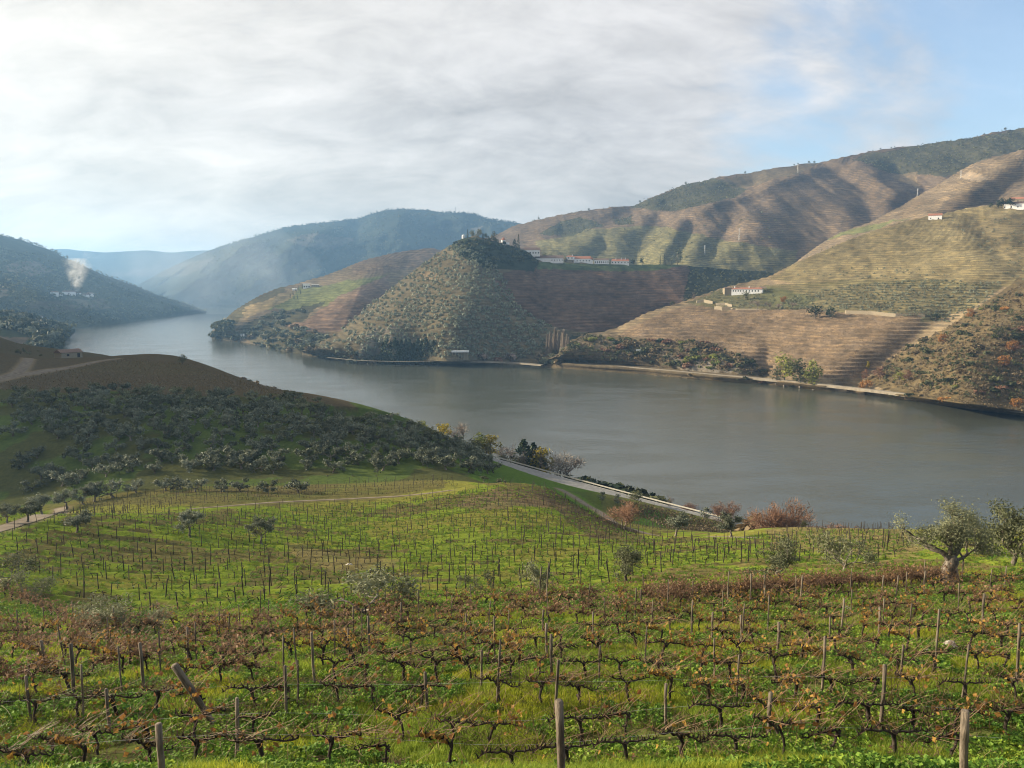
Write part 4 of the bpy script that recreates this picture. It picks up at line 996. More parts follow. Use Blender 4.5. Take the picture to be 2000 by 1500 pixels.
# --- trees and bushes along the road and the near water's edge
G_RD = 'trees between the road and the river'
for kind, u, d, vt, nm, lab, wd in [
    ('bare_pale', 905, 283, 822, 'bare_tree', 'tall pinkish bare tree at the end of the grove', 1.3), ('round_yellow', 866, 278, 829, 'tree', 'yellow tree left of the tall bare tree', 1.0),
    ('round_yelgreen', 826, 296, 822, 'tree', 'yellow-tipped tree over the crest of the grove', 0.9), ('round_scrub', 845, 284, 834, 'tree', 'dark green tree left of the yellow one', 1.2),
    ('bare_twig', 888, 280, 838, 'bare_tree', 'low bare tree between yellow tree and tall bare tree', 1.3), ('round_scrub', 925, 279, 858, 'tree', 'dark round tree right of the tall bare tree', 1.4),
    ('round_yelgreen', 938, 284, 848, 'tree', 'olive-yellow tree above the start of the road', 1.1), ('round_yellow', 958, 285, 851, 'tree', 'golden tree above the start of the road', 1.0), ('round_scrub', 950, 281, 868, 'tree', 'dark shrub below the golden tree', 1.5),
    ('bare_twig', 985, 288, 868, 'bare_tree', 'grey bare tree left of the dark evergreens', 1.1), ('bare_twig', 1003, 288, 872, 'bare_tree', 'small grey bare tree touching the dark evergreens', 1.0),
    ('fir', 1023, 287, 860, 'evergreen_tree', 'taller dark evergreen beside the road', 1.3), ('fir', 1041, 285, 867, 'evergreen_tree', 'shorter dark evergreen left of the yellow roadside tree', 1.3),
    ('round_yellow', 1056, 283, 875, 'tree', 'bright yellow roadside tree right of the evergreens', 0.85), ('bare_pale', 1075, 284, 876, 'bare_tree', 'slender bare tree right of the yellow roadside tree', 0.9),
    ('bare_pale', 1098, 281, 881, 'bare_tree', 'broad rounded bare tree at the right end of the roadside trees', 1.4), ('bare_twig', 1110, 281, 893, 'bare_tree', 'lower bare tree leaning on the broad rounded one', 1.0),
    ('round_scrub', 985, 283, 890, 'tree', 'dark bush by the road under the grey bare trees', 1.7), ('round_scrub', 1010, 282, 897, 'tree', 'dark bush under the tall evergreen', 1.7), ('round_scrub', 1034, 281, 905, 'tree', 'dark bush under the short evergreen', 1.5), ('bare_twig', 1018, 281, 880, 'bare_tree', 'thin bare tree before the evergreens', 0.8)]:
    near_plant(kind, u, d, vt - 2, nm, lab, 'tree', G_RD, wide=wd * 1.25)
for i, u in enumerate(range(1122, 1290, 11)):
    ln = np.interp(u, [1090, 1180, 1250, 1340], [927, 948, 966, 990])
    near_plant(('bush_scrub', 'bush_conifer', 'bush_scrub')[i % 3], u, np.interp(u, [1100, 1340], [277, 254]), ln - 4 - (i * 7 % 5), 'bush', 'low dark bush in the strip between the guard rail and the river', 'bush', 'bushes behind the guard rail', wide=1.3)
for kind, u, vb, vt, nm, lab, wd in [
    ('round_olive_far', 1176, 984, 960, 'tree', 'small dark tree against the road left of the bare shrub', 1.1), ('round_olive_far', 1207, 988, 964, 'tree', 'small dark tree against the road right of its twin', 1.1),
    ('bare_rust', 1212, 1034, 982, 'bare_tree', 'pale bare many-stemmed tree beside the dirt track', 1.35)]:
    base_plant(kind, u, vb, vt, nm, lab, 'tree', 'trees beside the dirt track', wide=wd)
for kind, u, d, vt, nm, lab, wd in [
    ('round_scrub', 1240, 245, 958, 'tree', 'dark spreading tree standing against the guard rail', 1.5), ('bare_twig', 1312, 247, 968, 'bare_tree', 'black bare tree rising above the guard rail', 1.1), ('bare_rust', 1345, 246, 984, 'bush', 'pinkish bare bush past the black bare tree', 1.5),
    ('round_olive_far', 1378, 225, 991, 'tree', 'small dark olive-like tree between pinkish bushes', 1.2), ('bare_rust', 1412, 232, 982, 'bush', 'wide pinkish bare bush behind the neat olive', 1.2),
    ('bare_rust', 1490, 185, 986, 'tree', 'rusty-brown tree left of its rusty twin by the water', 1.1), ('bare_rust', 1532, 185, 984, 'tree', 'rusty-brown tree right of its rusty twin by the water', 1.1),
    ('bush_scrub_dry', 1462, 190, 1010, 'bush', 'dry low bush at the foot of the rusty trees', 1.3), ('bare_rust', 1590, 175, 1026, 'bush', 'low reddish scrub over the rim right of the rusty trees', 1.5), ('bare_rust', 1640, 172, 1032, 'bush', 'faint reddish scrub on the rim by the end of the field', 2.2), ('round_scrub', 1570, 140, 1016, 'tree', 'small stooping dark tree on the rim of the field', 1.0)]:
    near_plant(kind, u, d, vt, nm, lab, 'bush' if nm == 'bush' else 'tree', 'trees along the rim over the river', wide=wd)
for i in range(24):   # scrubby crest of the brown hill, seen against the water
    t = i / 23.0; u = 380 + 270 * t
    near_plant(('bush_scrub', 'bush_scrub_dry', 'bush_twig')[i % 3], u, np.interp(u, [380, 450, 550, 650], [408, 386, 352, 324]), np.interp(u, [370, 450, 550, 650], [709, 733, 763, 784]) - pr.uniform(0, 5), 'bush', 'low dry bush on the crest of the brown hill against the water', 'bush', 'bushes on the crest of the brown hill', wide=1.4)
for i in range(30):
    u = pr.uniform(20, 150); near_plant('olive_pale' if i % 3 else 'bush_scrub', u, pr.uniform(430, 520), pr.uniform(680, 692), 'olive_tree', 'small pale olive around the far farmhouse on the left hill', 'olive tree', 'olives round the farmhouse on the left hill', wide=1.4)

# --- across the river
def bush_band(hill, poly, n, mats, wts, h0, h1, name, label, group, seed, minpx, wide=1.25):
    r = np.random.default_rng(seed)
    for p in hill.scatter(poly, n, r, minpx):
        mk_ = mats[int(r.choice(len(mats), p=np.array(wts) / sum(wts)))]
        lab = label
        if isinstance(label, dict): lab = label[mk_]
        grp = group if not isinstance(label, dict) else group + ' ' + mk_.replace('_', ' ')
        plant('bush_' + mk_, (p[0], p[1], p[2] - 0.3), r.uniform(h0, h1), name, lab, 'bush', grp, wide=wide * r.uniform(0.85, 1.2))
LB = {'scrub': 'dark green bush in the scrub belt above the far railway', 'scrub_dry': 'straw-brown bush in the scrub belt above the far railway', 'rust': 'rust-coloured bush in the scrub belt above the far railway', 'orange': 'orange-brown bush in the scrub belt above the far railway', 'yelgreen': 'yellow-green bush in the scrub belt above the far railway', 'conifer': 'blackish bush in the scrub belt above the far railway'}
bush_band(spur, [(1062, 712), (1095, 688), (1108, 672), (1140, 655), (1200, 658), (1290, 664), (1380, 668), (1440, 690), (1500, 726), (1490, 735), (1400, 724), (1300, 714), (1180, 708)], 90, ['scrub', 'scrub_dry', 'rust', 'yelgreen', 'conifer'], [4, 4, 2, 1.5, 0.7], 3.0, 6.0, 'bush', LB, 'scrub belt bushes', 3, 9)
LR = {k: v.replace('in the scrub belt above the far railway', 'on the steep scrub slope at the right edge') for k, v in LB.items()}
bush_band(spur, [(1690, 740), (1750, 690), (1840, 645), (1920, 600), (2000, 550), (2060, 540), (2060, 800), (1900, 770), (1800, 755)], 105, ['scrub', 'scrub_dry', 'rust', 'orange', 'yelgreen'], [5, 4, 0.9, 1.2, 0.7], 2.0, 4.6, 'bush', LR, 'scrub slope bushes', 5, 9)
LW = {k: v.replace('in the scrub belt above the far railway', 'between the far railway and the water') for k, v in LB.items()}
bush_band(spur, [(1200, 728), (1300, 733), (1420, 744), (1500, 751), (1620, 764), (1780, 780), (1900, 797), (2030, 815), (2030, 806), (1900, 790), (1780, 770), (1620, 756), (1500, 742), (1400, 736), (1280, 727)], 40, ['scrub', 'scrub_dry', 'rust', 'orange', 'yelgreen'], [4, 4, 0.8, 0.8, 2.5], 1.5, 3.6, 'bush', LW, 'bushes at the far water edge', 6, 8)
LQ = {'scrub': 'dark bush at the water below the olive hill', 'scrub_dry': 'brown bush at the water below the olive hill', 'olive_far': 'grey-green bush at the water below the olive hill'}
bush_band(quinta, [(640, 702), (700, 712), (760, 713), (760, 700), (700, 692), (650, 684), (600, 678), (600, 692)], 30, ['scrub', 'scrub_dry', 'olive_far'], [4, 2, 3], 3.5, 7.5, 'bush', LQ, 'bushes below the olive hill', 8, 8)
LT = {'scrub': 'dark green tree in the wooded foot of the tan hill', 'olive_far': 'grey-green tree in the wooded foot of the tan hill', 'scrub_dry': 'brown bush in the wooded foot of the tan hill'}
bush_band(tan, [(415, 665), (430, 650), (480, 650), (520, 620), (560, 605), (610, 600), (560, 640), (600, 640), (690, 690), (690, 705), (560, 690), (470, 670)], 70, ['scrub', 'olive_far', 'scrub_dry'], [5, 4, 1.3], 4.5, 9.0, 'bush', LT, 'trees at the foot of the tan hill', 9, 9)
bush_band(tan, [(416, 662), (430, 632), (445, 630), (448, 650), (470, 668)], 16, ['scrub', 'conifer'], [2, 1], 9, 15, 'tree', {'scrub': 'dark tree on the wooded tip of the far bank', 'conifer': 'blackish tree on the wooded tip of the far bank'}, 'trees on the tip of the far bank', 10, 6, 1.0)
bush_band(nbank, [(0, 616), (60, 624), (110, 636), (140, 643), (124, 664), (118, 684), (112, 690), (60, 690), (70, 655), (0, 640)], 90, ['scrub', 'conifer', 'olive_far'], [4, 2, 2], 7, 14, 'tree', {'scrub': 'hazy dark tree on the left bank shoulder', 'conifer': 'hazy blackish tree on the left bank shoulder', 'olive_far': 'hazy grey tree on the left bank shoulder'}, 'trees on the left bank shoulder', 11, 7, 1.0)
# single trees on the far bank
for hill, kind, u, vb, hp, nm, lab, wd in [
    (spur, 'round_yelgreen', 1532, 752, 66, 'tree', 'tall yellow-green tree at the far water edge beside a dark one', 1.15), (spur, 'round_scrub', 1562, 754, 56, 'tree', 'dark green tree right of the tall yellow-green tree', 1.2), (spur, 'round_scrub', 1515, 748, 34, 'tree', 'low dark tree left of the tall yellow-green tree', 1.1), (spur, 'round_yelgreen', 1588, 760, 60, 'tree', 'lighter yellow-green tree standing alone at the far water edge', 1.0),
    (spur, 'round_rust', 1690, 741, 22, 'tree', 'crimson tree by the railway under the scrub slope', 1.3), (spur, 'round_rust', 1718, 742, 26, 'tree', 'wide brownish-red tree right of the crimson one', 1.6), (spur, 'round_orange', 1690, 770, 30, 'tree', 'golden-orange round tree below the railway', 1.2), (spur, 'round_yellow', 1694, 722, 18, 'tree', 'slim yellow tree above the crimson one', 0.6), (spur, 'round_yelgreen', 1755, 748, 24, 'tree', 'olive-yellow round tree at the foot of the scrub slope', 1.4), (spur, 'round_rust', 1772, 746, 24, 'tree', 'brown round tree beside the olive-yellow one', 1.3),
    (spur, 'round_scrub_dry', 1795, 788, 30, 'tree', 'brown round tree at the water right of the railway bend', 1.5), (spur, 'round_orange', 1850, 795, 32, 'tree', 'orange tree at the water under the scrub slope', 1.3), (spur, 'round_scrub_dry', 1890, 800, 24, 'tree', 'dull brown tree right of the orange one at the water', 1.4), (spur, 'round_scrub', 1908, 803, 24, 'tree', 'dark shrub tree at the water near the right edge', 1.3), (spur, 'round_orange', 1985, 800, 24, 'tree', 'orange-brown tree at the right edge above the water', 1.4),
    (spur, 'round_orange', 1842, 672, 22, 'tree', 'orange tree on the scrub slope below the small road', 1.3), (spur, 'round_orange', 1975, 690, 26, 'tree', 'red-orange tree on the scrub slope near the right edge', 1.2), (spur, 'round_orange', 1895, 622, 20, 'tree', 'orange tree above the small road on the scrub slope', 1.3), (spur, 'round_scrub', 1952, 662, 26, 'tree', 'dark round tree beside the small road near the right edge', 1.3), (spur, 'round_orange', 1960, 715, 22, 'tree', 'rusty orange tree low on the scrub slope', 1.6),
    (spur, 'round_conifer', 1592, 621, 27, 'tree', 'dark green round tree below the pale terrace wall, left of a pair', 1.5), (spur, 'round_conifer', 1622, 621, 25, 'tree', 'dark green round tree below the pale terrace wall, right of a pair', 1.4), (spur, 'round_conifer', 1826, 626, 16, 'tree', 'small dark round tree at the right end of the terrace wall', 1.7),
    (spur, 'round_scrub', 1455, 585, 18, 'tree', 'dark tree right below the white farmhouse', 1.4), (spur, 'round_scrub', 1442, 572, 12, 'tree', 'small dark tree between the stone barn and the farmhouse', 1.3), (spur, 'round_orange', 1531, 592, 14, 'tree', 'golden tree right of the white farmhouse', 1.3), (spur, 'bare_twig', 1478, 606, 22, 'bare_tree', 'bare greyish tree on the terrace under the farmhouse', 1.1), (spur, 'bare_twig', 1502, 606, 18, 'bare_tree', 'small bare tree right of the terrace trees', 1.2), (spur, 'bare_twig', 1357, 588, 18, 'bare_tree', 'bare tree at the left end of the farmhouse garden', 1.1), (spur, 'bare_twig', 1338, 590, 12, 'bare_tree', 'low bare tree on the ridge left of the garden', 1.6), (spur, 'bare_twig', 1548, 604, 16, 'bare_tree', 'bare tree right of the golden garden tree', 1.4), (spur, 'bare_twig', 1520, 606, 15, 'bare_tree', 'bare tree below the golden garden tree', 1.5),
    (spur, 'round_scrub', 1312, 596, 10, 'tree', 'small dark bush tree on the ridge against the shaded hill', 1.8), (spur, 'bush_scrub_dry', 1020, 706, 22, 'bush', 'round brown bush by the railway left of the poplars', 1.0), (spur, 'bush_scrub_dry', 1055, 704, 17, 'bush', 'brown bush at the foot of the bare poplars', 1.1), (spur, 'bush_scrub_dry', 1090, 712, 14, 'bush', 'tawny bush below the railway near the poplars', 1.0),
    (quinta, 'bush_rust', 972, 706, 11, 'bush', 'reddish bush by the railway under the dark hill', 1.2), (quinta, 'bush_twig', 945, 704, 15, 'bush', 'grey-brown bush right of the white railway shelter', 1.2), (quinta, 'bush_twig', 1000, 704, 18, 'bush', 'grey bare bush halfway to the round brown bush', 0.9)]:
    hill_plant(hill, kind, u, vb, hp, nm, lab, 'bush' if nm == 'bush' else 'tree', None, wide=wd)
for i, (u, hp) in enumerate([(1068, 38), (1073, 42), (1079, 40), (1085, 52), (1089, 46), (1096, 42), (1102, 49), (1106, 40), (1110, 34)]):
    hill_plant(spur if u > 1075 else quinta, 'poplar', u, 703, hp + 16, 'poplar_tree', 'tall bare pale poplar by the far railway', 'poplar', 'bare poplars by the far railway', wide=1.15)
for i in range(15):
    u = 748 + i * 7.6; hill_plant(quinta, 'fir', u, 711 - (i % 2) * 3, 44 + (i * 5) % 8, 'evergreen_tree', 'dark evergreen in the dense row at the water below the olive hill', 'tree', 'dark evergreens at the water', wide=1.05)
for u, hp in [(1290, 18), (1298, 21)]: hill_plant(quinta, 'cypress', u, 516, hp, 'cypress_tree', 'dark cypress right of the estate, %s of the two' % ('left' if u < 1295 else 'right'), 'cypress', 'pair of cypresses right of the estate')
G_H = 'trees on the summit of the olive hill'
for kind, u, vb, hp, nm, lab, wd in [
    ('cypress', 913, 464, 17, 'cypress_tree', 'slim cypress left on the summit of the olive hill', 1.2), ('round_scrub', 922, 463, 14, 'tree', 'round dark tree next to the summit cypress', 1.2), ('round_scrub', 934, 463, 17, 'tree', 'highest round dark tree on the summit', 1.3), ('round_conifer', 948, 466, 12, 'tree', 'low dark tree right of the highest summit tree', 1.3), ('fir', 955, 470, 10, 'tree', 'small pointed tree on the summit slope', 1.2), ('round_scrub', 965, 474, 22, 'tree', 'tall dark tree left of the chapel', 0.9), ('fir', 944, 466, 13, 'tree', 'small pointed tree between the round summit trees', 0.8), ('fir', 973, 476, 10, 'tree', 'tiny pointed tree touching the chapel', 0.8),
    ('fir', 1006, 486, 20, 'tree', 'dark conifer left of the tall cypress', 1.2), ('cypress', 1013, 488, 30, 'cypress_tree', 'tall cypress right of the chapel', 1.0), ('round_scrub', 1063, 502, 16, 'tree', 'dark tree above the brown-roofed wing of the estate', 1.2), ('round_scrub', 1075, 503, 14, 'tree', 'dark tree right of the brown-roofed villa', 1.3), ('round_scrub', 1105, 505, 10, 'tree', 'tree behind the white estate tower', 1.0), ('round_conifer', 1238, 518, 13, 'tree', 'dark round tree right of the estate, nearer the houses', 1.3), ('round_conifer', 1254, 518, 16, 'tree', 'dark upright tree right of the estate, farther from the houses', 0.9), ('round_olive_far', 1322, 518, 32, 'tree', 'tall pale tree at the right end of the estate', 1.0), ('round_olive_far', 1313, 518, 18, 'tree', 'lower pale tree left of the tall pale tree', 1.1)]:
    hill_plant(quinta, kind, u, vb, hp, nm, lab, 'cypress' if 'cypress' in nm else 'tree', G_H, wide=wd)
bush_band(quinta, [(890, 475), (960, 468), (1040, 495), (1045, 515), (960, 520), (900, 505)], 70, ['scrub', 'conifer'], [1, 1], 4, 7, 'tree', {'scrub': 'dark tree in the wood on the summit of the olive hill', 'conifer': 'blackish tree in the wood on the summit of the olive hill'}, 'summit wood', 14, 7, 1.0)
for i, (u, vb) in enumerate([(566, 580), (572, 575), (578, 570), (584, 566), (590, 562), (575, 583), (581, 582), (588, 574)]):
    hill_plant(tan, 'cypress', u, vb, 9, 'cypress_tree', 'small cypress in the line below the house on the tan hill', 'cypress', 'line of cypresses on the tan hill', wide=1.3)
for u in (698, 703): hill_plant(quinta, 'cypress', u, 588, 13, 'cypress_tree', 'lone cypress on the left edge of the olive hill, %s of two' % ('left' if u < 700 else 'right'), 'cypress', 'two lone cypresses on the olive hill')
# little trees along the skylines
for hill, lst in ((mount, [(1964, 5), (1455, 4), (1340, 5), (1150, 4), (1250, 4), (1552, 3), (1580, 4), (1592, 4), (1560, 3), (1720, 3), (1740, 3), (1052, 4)]), (left, [(42, 5), (72, 6), (247, 4), (252, 3)]), (blue, [(650, 3), (760, 3), (905, 3), (985, 3), (1002, 3)])):
    for u, hp in lst:
        j = np.argmin(np.abs(hill.u[-1] - u)); p = hill.P[-1][j]; s_ = hp * p[1] / F
        o = plant('round_scrub', (p[0], p[1], p[2] - 0.15 * s_), s_ * 1.3, 'tree', 'tiny lone tree on the skyline', 'tree', 'lone trees on the skylines', wide=1.4)

def shrub_mass(name, label, pts, h, n, mat, seed):
    r = np.random.default_rng(seed); m = len(pts)
    sz = h * r.uniform(0.6, 1.3, m)
    dv = r.normal(size=(m, n, 3)); dv[..., 2] = np.abs(dv[..., 2]) - 0.1; dv /= np.linalg.norm(dv, axis=2)[..., None]
    cen = pts[:, None, :] + dv * sz[:, None, None] * np.array([0.62, 0.62, 0.8]) * r.uniform(0.6, 1.05, (m, n, 1)) + np.array([0, 0, 0.12]) * sz[:, None, None]
    hue = np.clip(r.uniform(0, 1, m)[:, None] * 0.6 + r.uniform(0, 0.4, (m, n)), 0, 1).reshape(-1)
    lf = MB(); nb = (dv * 1.7).reshape(-1, 3)
    lf.leaves(cen.reshape(-1, 3), nb, h * 0.5, h * 0.4, r, np.repeat(hue[:, None], 3, 1))
    return tag(add_obj(name, lf.mesh(name), M[mat]), label, kind='stuff')
def rows_scatter(hill, poly, rows, per, r, jit=2.0, drop=0.25):
    """shrubs planted along the contour of the terraces"""
    poly_ = [tuple(p) for p in poly]; a = np.array(poly, float); lo, hi = a.min(0), a.max(0)
    m = inpoly(hill.uf, hill.vf, poly_); P = hill.pf[m]; U = hill.uf[m]; V = hill.vf[m]
    zs = np.linspace(P[:, 2].min(), P[:, 2].max(), rows); out = []
    for z in zs:
        q = np.nonzero(np.abs(P[:, 2] - z) < (zs[1] - zs[0]) * 0.28)[0]
        if len(q) == 0: continue
        us = np.arange(lo[0], hi[0], per) + r.uniform(-1, 1) * per
        for u in us:
            if r.uniform() < drop: continue
            k = q[np.argmin(np.abs(U[q] - u))]
            if abs(U[k] - u) < per * 0.6: out.append(P[k] + np.array([r.normal() * 0.5, r.normal() * 0.5, 0]))
    return np.array(out)
rr_ = np.random.default_rng(31)
QO = [(600, 690), (655, 655), (720, 600), (780, 552), (850, 500), (890, 478), (960, 510), (985, 545), (1010, 600), (1080, 640), (1090, 690), (1000, 700), (880, 700), (850, 700), (840, 668), (760, 668), (720, 700)]
p1 = rows_scatter(quinta, QO, 36, 9.0, rr_, drop=0.2)
shrub_mass('terrace_olives', 'olive trees planted on all the terraces of the steep hill', p1, 4.6, 26, 'olive_far', 1)
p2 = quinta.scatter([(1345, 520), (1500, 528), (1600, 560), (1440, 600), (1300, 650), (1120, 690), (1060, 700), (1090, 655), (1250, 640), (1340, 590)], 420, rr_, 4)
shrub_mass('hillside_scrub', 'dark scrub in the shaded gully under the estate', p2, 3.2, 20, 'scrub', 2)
p3 = rows_scatter(spur, [(1500, 606), (1560, 575), (1680, 555), (1800, 548), (1960, 552), (1925, 590), (1850, 630), (1700, 607)], 17, 7.0, rr_, drop=0.22)
shrub_mass('terrace_olives', 'olive trees on the terraces right of the white farmhouse', p3, 2.3, 22, 'olive_far', 3)
p4 = rows_scatter(spur, [(1210, 652), (1300, 612), (1400, 590), (1600, 606), (1800, 612), (1790, 655), (1690, 735), (1520, 740), (1440, 690), (1330, 668)], 62, 4.2, rr_, drop=0.12)
shrub_mass('vine_rows', 'leafless brown vines on the terraces of the near spur', p4, 0.85, 9, 'scrub_dry', 4)
p5 = rows_scatter(spur, [(1500, 545), (1640, 472), (1820, 424), (1990, 400), (2060, 420), (2060, 530), (1900, 540), (1700, 548)], 46, 6.0, rr_, drop=0.3)
shrub_mass('vine_rows', 'vines and tufts on the green terraces of the upper spur', p5, 0.8, 8, 'scrub', 5)
p6 = np.concatenate([spur.scatter([(1850, 430), (2060, 420), (2060, 560), (1960, 540), (1900, 480)], 120, rr_, 5), spur.scatter([(1540, 535), (1700, 520), (1850, 525), (1850, 545), (1560, 545)], 40, rr_, 8), spur.scatter([(1370, 575), (1430, 560), (1600, 590), (1590, 604), (1440, 602), (1370, 590)], 110, rr_, 4)])
shrub_mass('hillside_scrub', 'scattered bushes on the terraces of the near spur', p6, 2.0, 20, 'olive_far', 6)
p7 = np.concatenate([mount.scatter([(1235, 404), (1290, 380), (1340, 360), (1400, 350), (1455, 368), (1440, 385), (1310, 412)], 260, rr_, 3), mount.scatter([(1670, 312), (1790, 287), (2040, 245), (2040, 285), (1940, 303), (1850, 340), (1740, 338)], 420, rr_, 3), mount.scatter([(1050, 455), (1100, 430), (1140, 425), (1180, 440), (1120, 462)], 70, rr_, 3), mount.scatter([(1195, 430), (1235, 420), (1240, 438), (1210, 440)], 40, rr_, 3), mount.scatter([(985, 460), (1300, 440), (1560, 400), (1560, 500), (1040, 520)], 60, rr_, 12)])
shrub_mass('hillside_scrub', 'dark woodland patches on the long brown mountain', p7, 4.5, 14, 'scrub', 7)
p8 = spur.scatter([(1690, 740), (1750, 690), (1840, 645), (1920, 600), (2000, 550), (2060, 540), (2060, 812), (1900, 792), (1800, 775)], 2600, rr_, 0)
shrub_mass('ground_cover', 'low dry grass and heath on the scrub slope at the right edge', p8, 1.5, 11, 'scrub_dry', 8)
pd = spur.scatter([(1690, 740), (1750, 690), (1840, 645), (1920, 600), (2000, 550), (2060, 540), (2060, 800), (1900, 780), (1800, 762)], 700, rr_, 4)
shrub_mass('hillside_scrub', 'thick low scrub of the slope at the right edge', pd[::2], 2.6, 22, 'scrub', 15)
shrub_mass('hillside_scrub', 'thick brown scrub of the slope at the right edge', pd[1::2], 2.4, 22, 'scrub_dry', 18)
p9 = spur.scatter([(1100, 700), (1120, 668), (1200, 660), (1380, 672), (1500, 730), (1490, 738), (1300, 716)], 500, rr_, 0)
shrub_mass('ground_cover', 'low dry growth of the scrub belt above the far railway', p9, 1.1, 12, 'scrub_dry', 9)
pe = spur.scatter([(1062, 712), (1095, 690), (1108, 672), (1140, 655), (1200, 658), (1290, 664), (1380, 668), (1440, 690), (1500, 726), (1490, 735), (1400, 722), (1300, 708), (1180, 702)], 420, rr_, 3)
shrub_mass('hillside_scrub', 'thick green scrub of the belt above the far railway', pe[::2], 3.2, 22, 'scrub', 16)
shrub_mass('hillside_scrub', 'thick brown scrub of the belt above the far railway', pe[1::2], 3.0, 22, 'scrub_dry', 17)
pa = np.concatenate([left.scatter([(-20, 480), (100, 500), (250, 560), (390, 606), (240, 628), (150, 638), (0, 640)], 900, rr_, 0)])
shrub_mass('hillside_scrub', 'hazy woodland on the left hillside', pa, 8.0, 10, 'scrub', 10)
pb = quinta.scatter([(690, 700), (720, 650), (770, 640), (850, 690), (840, 705)], 160, rr_, 0)
shrub_mass('ground_cover', 'dry tufts on the rock faces of the olive hill', pb, 1.4, 12, 'scrub_dry', 11)
pc_ = blue.scatter([(400, 495), (620, 440), (790, 411), (960, 430), (1000, 440), (700, 600), (400, 603)], 1500, rr_, 0)
shrub_mass('hillside_scrub', 'woodland on the far blue mountain', pc_, 12.0, 7, 'scrub', 12)

def ridge_pts(hill, u0, u1, n, r):
    j = np.nonzero((hill.u[-1] > u0) & (hill.u[-1] < u1))[0]; j = r.choice(j, n); q = hill.P[-1][j] + r.normal(size=(n, 3)) * np.array([6.0, 6.0, 0.0]); q[:, 2] -= 1.5; return q
shrub_mass('ridge_trees', 'small trees roughening the crest of the blue mountain', ridge_pts(blue, 420, 1010, 260, rr_), 9.0, 14, 'scrub', 31)
shrub_mass('ridge_trees', 'small trees along the crest of the left hill', ridge_pts(left, -20, 400, 150, rr_), 7.0, 14, 'scrub', 32)
shrub_mass('ridge_trees', 'bushes along the crest of the long brown mountain', np.concatenate([ridge_pts(mount, 1000, 1420, 90, rr_), ridge_pts(mount, 1660, 2010, 70, rr_)]), 3.0, 14, 'scrub', 33)
shrub_mass('ridge_trees', 'bushes along the crest of the near green spur', ridge_pts(spur, 1120, 1960, 70, rr_), 1.8, 14, 'scrub', 34)
for u, vb, hp in ((1050, 716, 14), (1064, 714, 18), (1076, 710, 22), (1090, 704, 24), (1104, 700, 24), (1118, 694, 24), (1086, 713, 16)):
    hill_plant(spur, 'round_scrub' if int(u) % 4 else 'round_olive_far', u, vb, hp, 'tree', 'round green tree at the left tip of the scrub belt', 'tree', 'trees at the tip of the scrub belt', wide=1.7)

if len(ii) > 285: shrub_mass('grove_olives', 'farther olives of the grove below the brown crest', np.array(shrub_mass_later), 3.4, 60, 'olive_far', 35)

# ------------------------------------------------------------------ buildings
def bpart(name, mb, mat, root, label=None):
    o = add_obj(name, mb.mesh(name), M[mat], root)
    if label: o['label'] = label
    return o
def gable(mb, x0, x1, y0, y1, z, rise, over=0.3, thick=0.15, hip=0.0):
    """pitched roof, ridge along x"""
    ym = (y0 + y1) / 2; a, b, c, d = x0 - over, x1 + over, y0 - over, y1 + over
    h = hip
    top = [(a + h, ym, z + rise), (b - h, ym, z + rise)]
    V = [(a, c, z - 0.02), (b, c, z - 0.02), (b, d, z - 0.02), (a, d, z - 0.02)] + top + [(a, c, z - thick), (b, c, z - thick), (b, d, z - thick), (a, d, z - thick)]
    mb.raw(V, [(0, 1, 5, 4), (2, 3, 4, 5), (6, 9, 8, 7), (0, 6, 7, 1), (1, 7, 8, 2), (2, 8, 9, 3), (3, 9, 6, 0)], [(1, 2, 5), (3, 0, 4)])
def house(name, loc, rz, w, dp, h, label, cat='house', roof='roof', rise=1.4, wins=(), doors=(), wall='white', chim=(), hip=0.0, group=None, plinth=2.0):
    """front face looks along -y; wins = (x, z, width, height)"""
    r = empty(name, loc, rz); tag(r, label, cat, group)
    wl = MB().box((-w / 2, 0, -plinth), (w / 2, dp, h))
    if hip == 0:   # gable ends
        wl.raw([(-w / 2, 0, h), (-w / 2, dp, h), (-w / 2, dp / 2, h + rise * dp / (dp + 0.6)), (w / 2, 0, h), (w / 2, dp, h), (w / 2, dp / 2, h + rise * dp / (dp + 0.6))], None, [(0, 2, 1), (3, 4, 5)])
    bpart('wall', wl, wall, r)
    rf = MB(); gable(rf, -w / 2, w / 2, 0, dp, h + 0.03, rise, 0.35, 0.15, hip); ro = bpart('roof', rf, roof, r)
    for cxx in chim: bpart('chimney', MB().box((cxx - 0.5, dp * 0.3, h + rise * 0.3), (cxx + 0.5, dp * 0.3 + 0.9, h + rise + 1.5)).box((cxx - 0.6, dp * 0.3 - 0.1, h + rise + 1.5), (cxx + 0.6, dp * 0.3 + 1.0, h + rise + 1.7)), 'white', ro)
    for x, z, ww, hh in wins:
        f = bpart('window', MB().box((x - ww / 2, -0.04, z), (x + ww / 2, 0.1, z + hh)), 'dark', r)
    for x, ww, hh in doors: bpart('door', MB().box((x - ww / 2, -0.04, 0), (x + ww / 2, 0.1, hh)), 'dark', r)
    return r
def face(p): return -math.atan2(p.x, p.y)
def site(hill, u, v): return hill.at(u, v)
def hh(hill, u0, u1, vb, vtop, **k):
    """house filling the pixel box u0..u1 x vtop..vb on a hillside"""
    p = hill.at((u0 + u1) / 2, vb); s = p.y / F
    k.setdefault('rz', face(p)); rise = k.pop('rise_px', 3.0) * s
    return house(k.pop('name', 'house'), p, k.pop('rz'), (u1 - u0) * s, k.pop('dp', 9.0), max(2.0, (vb - vtop) * s - rise), k.pop('label'), rise=rise, **k)
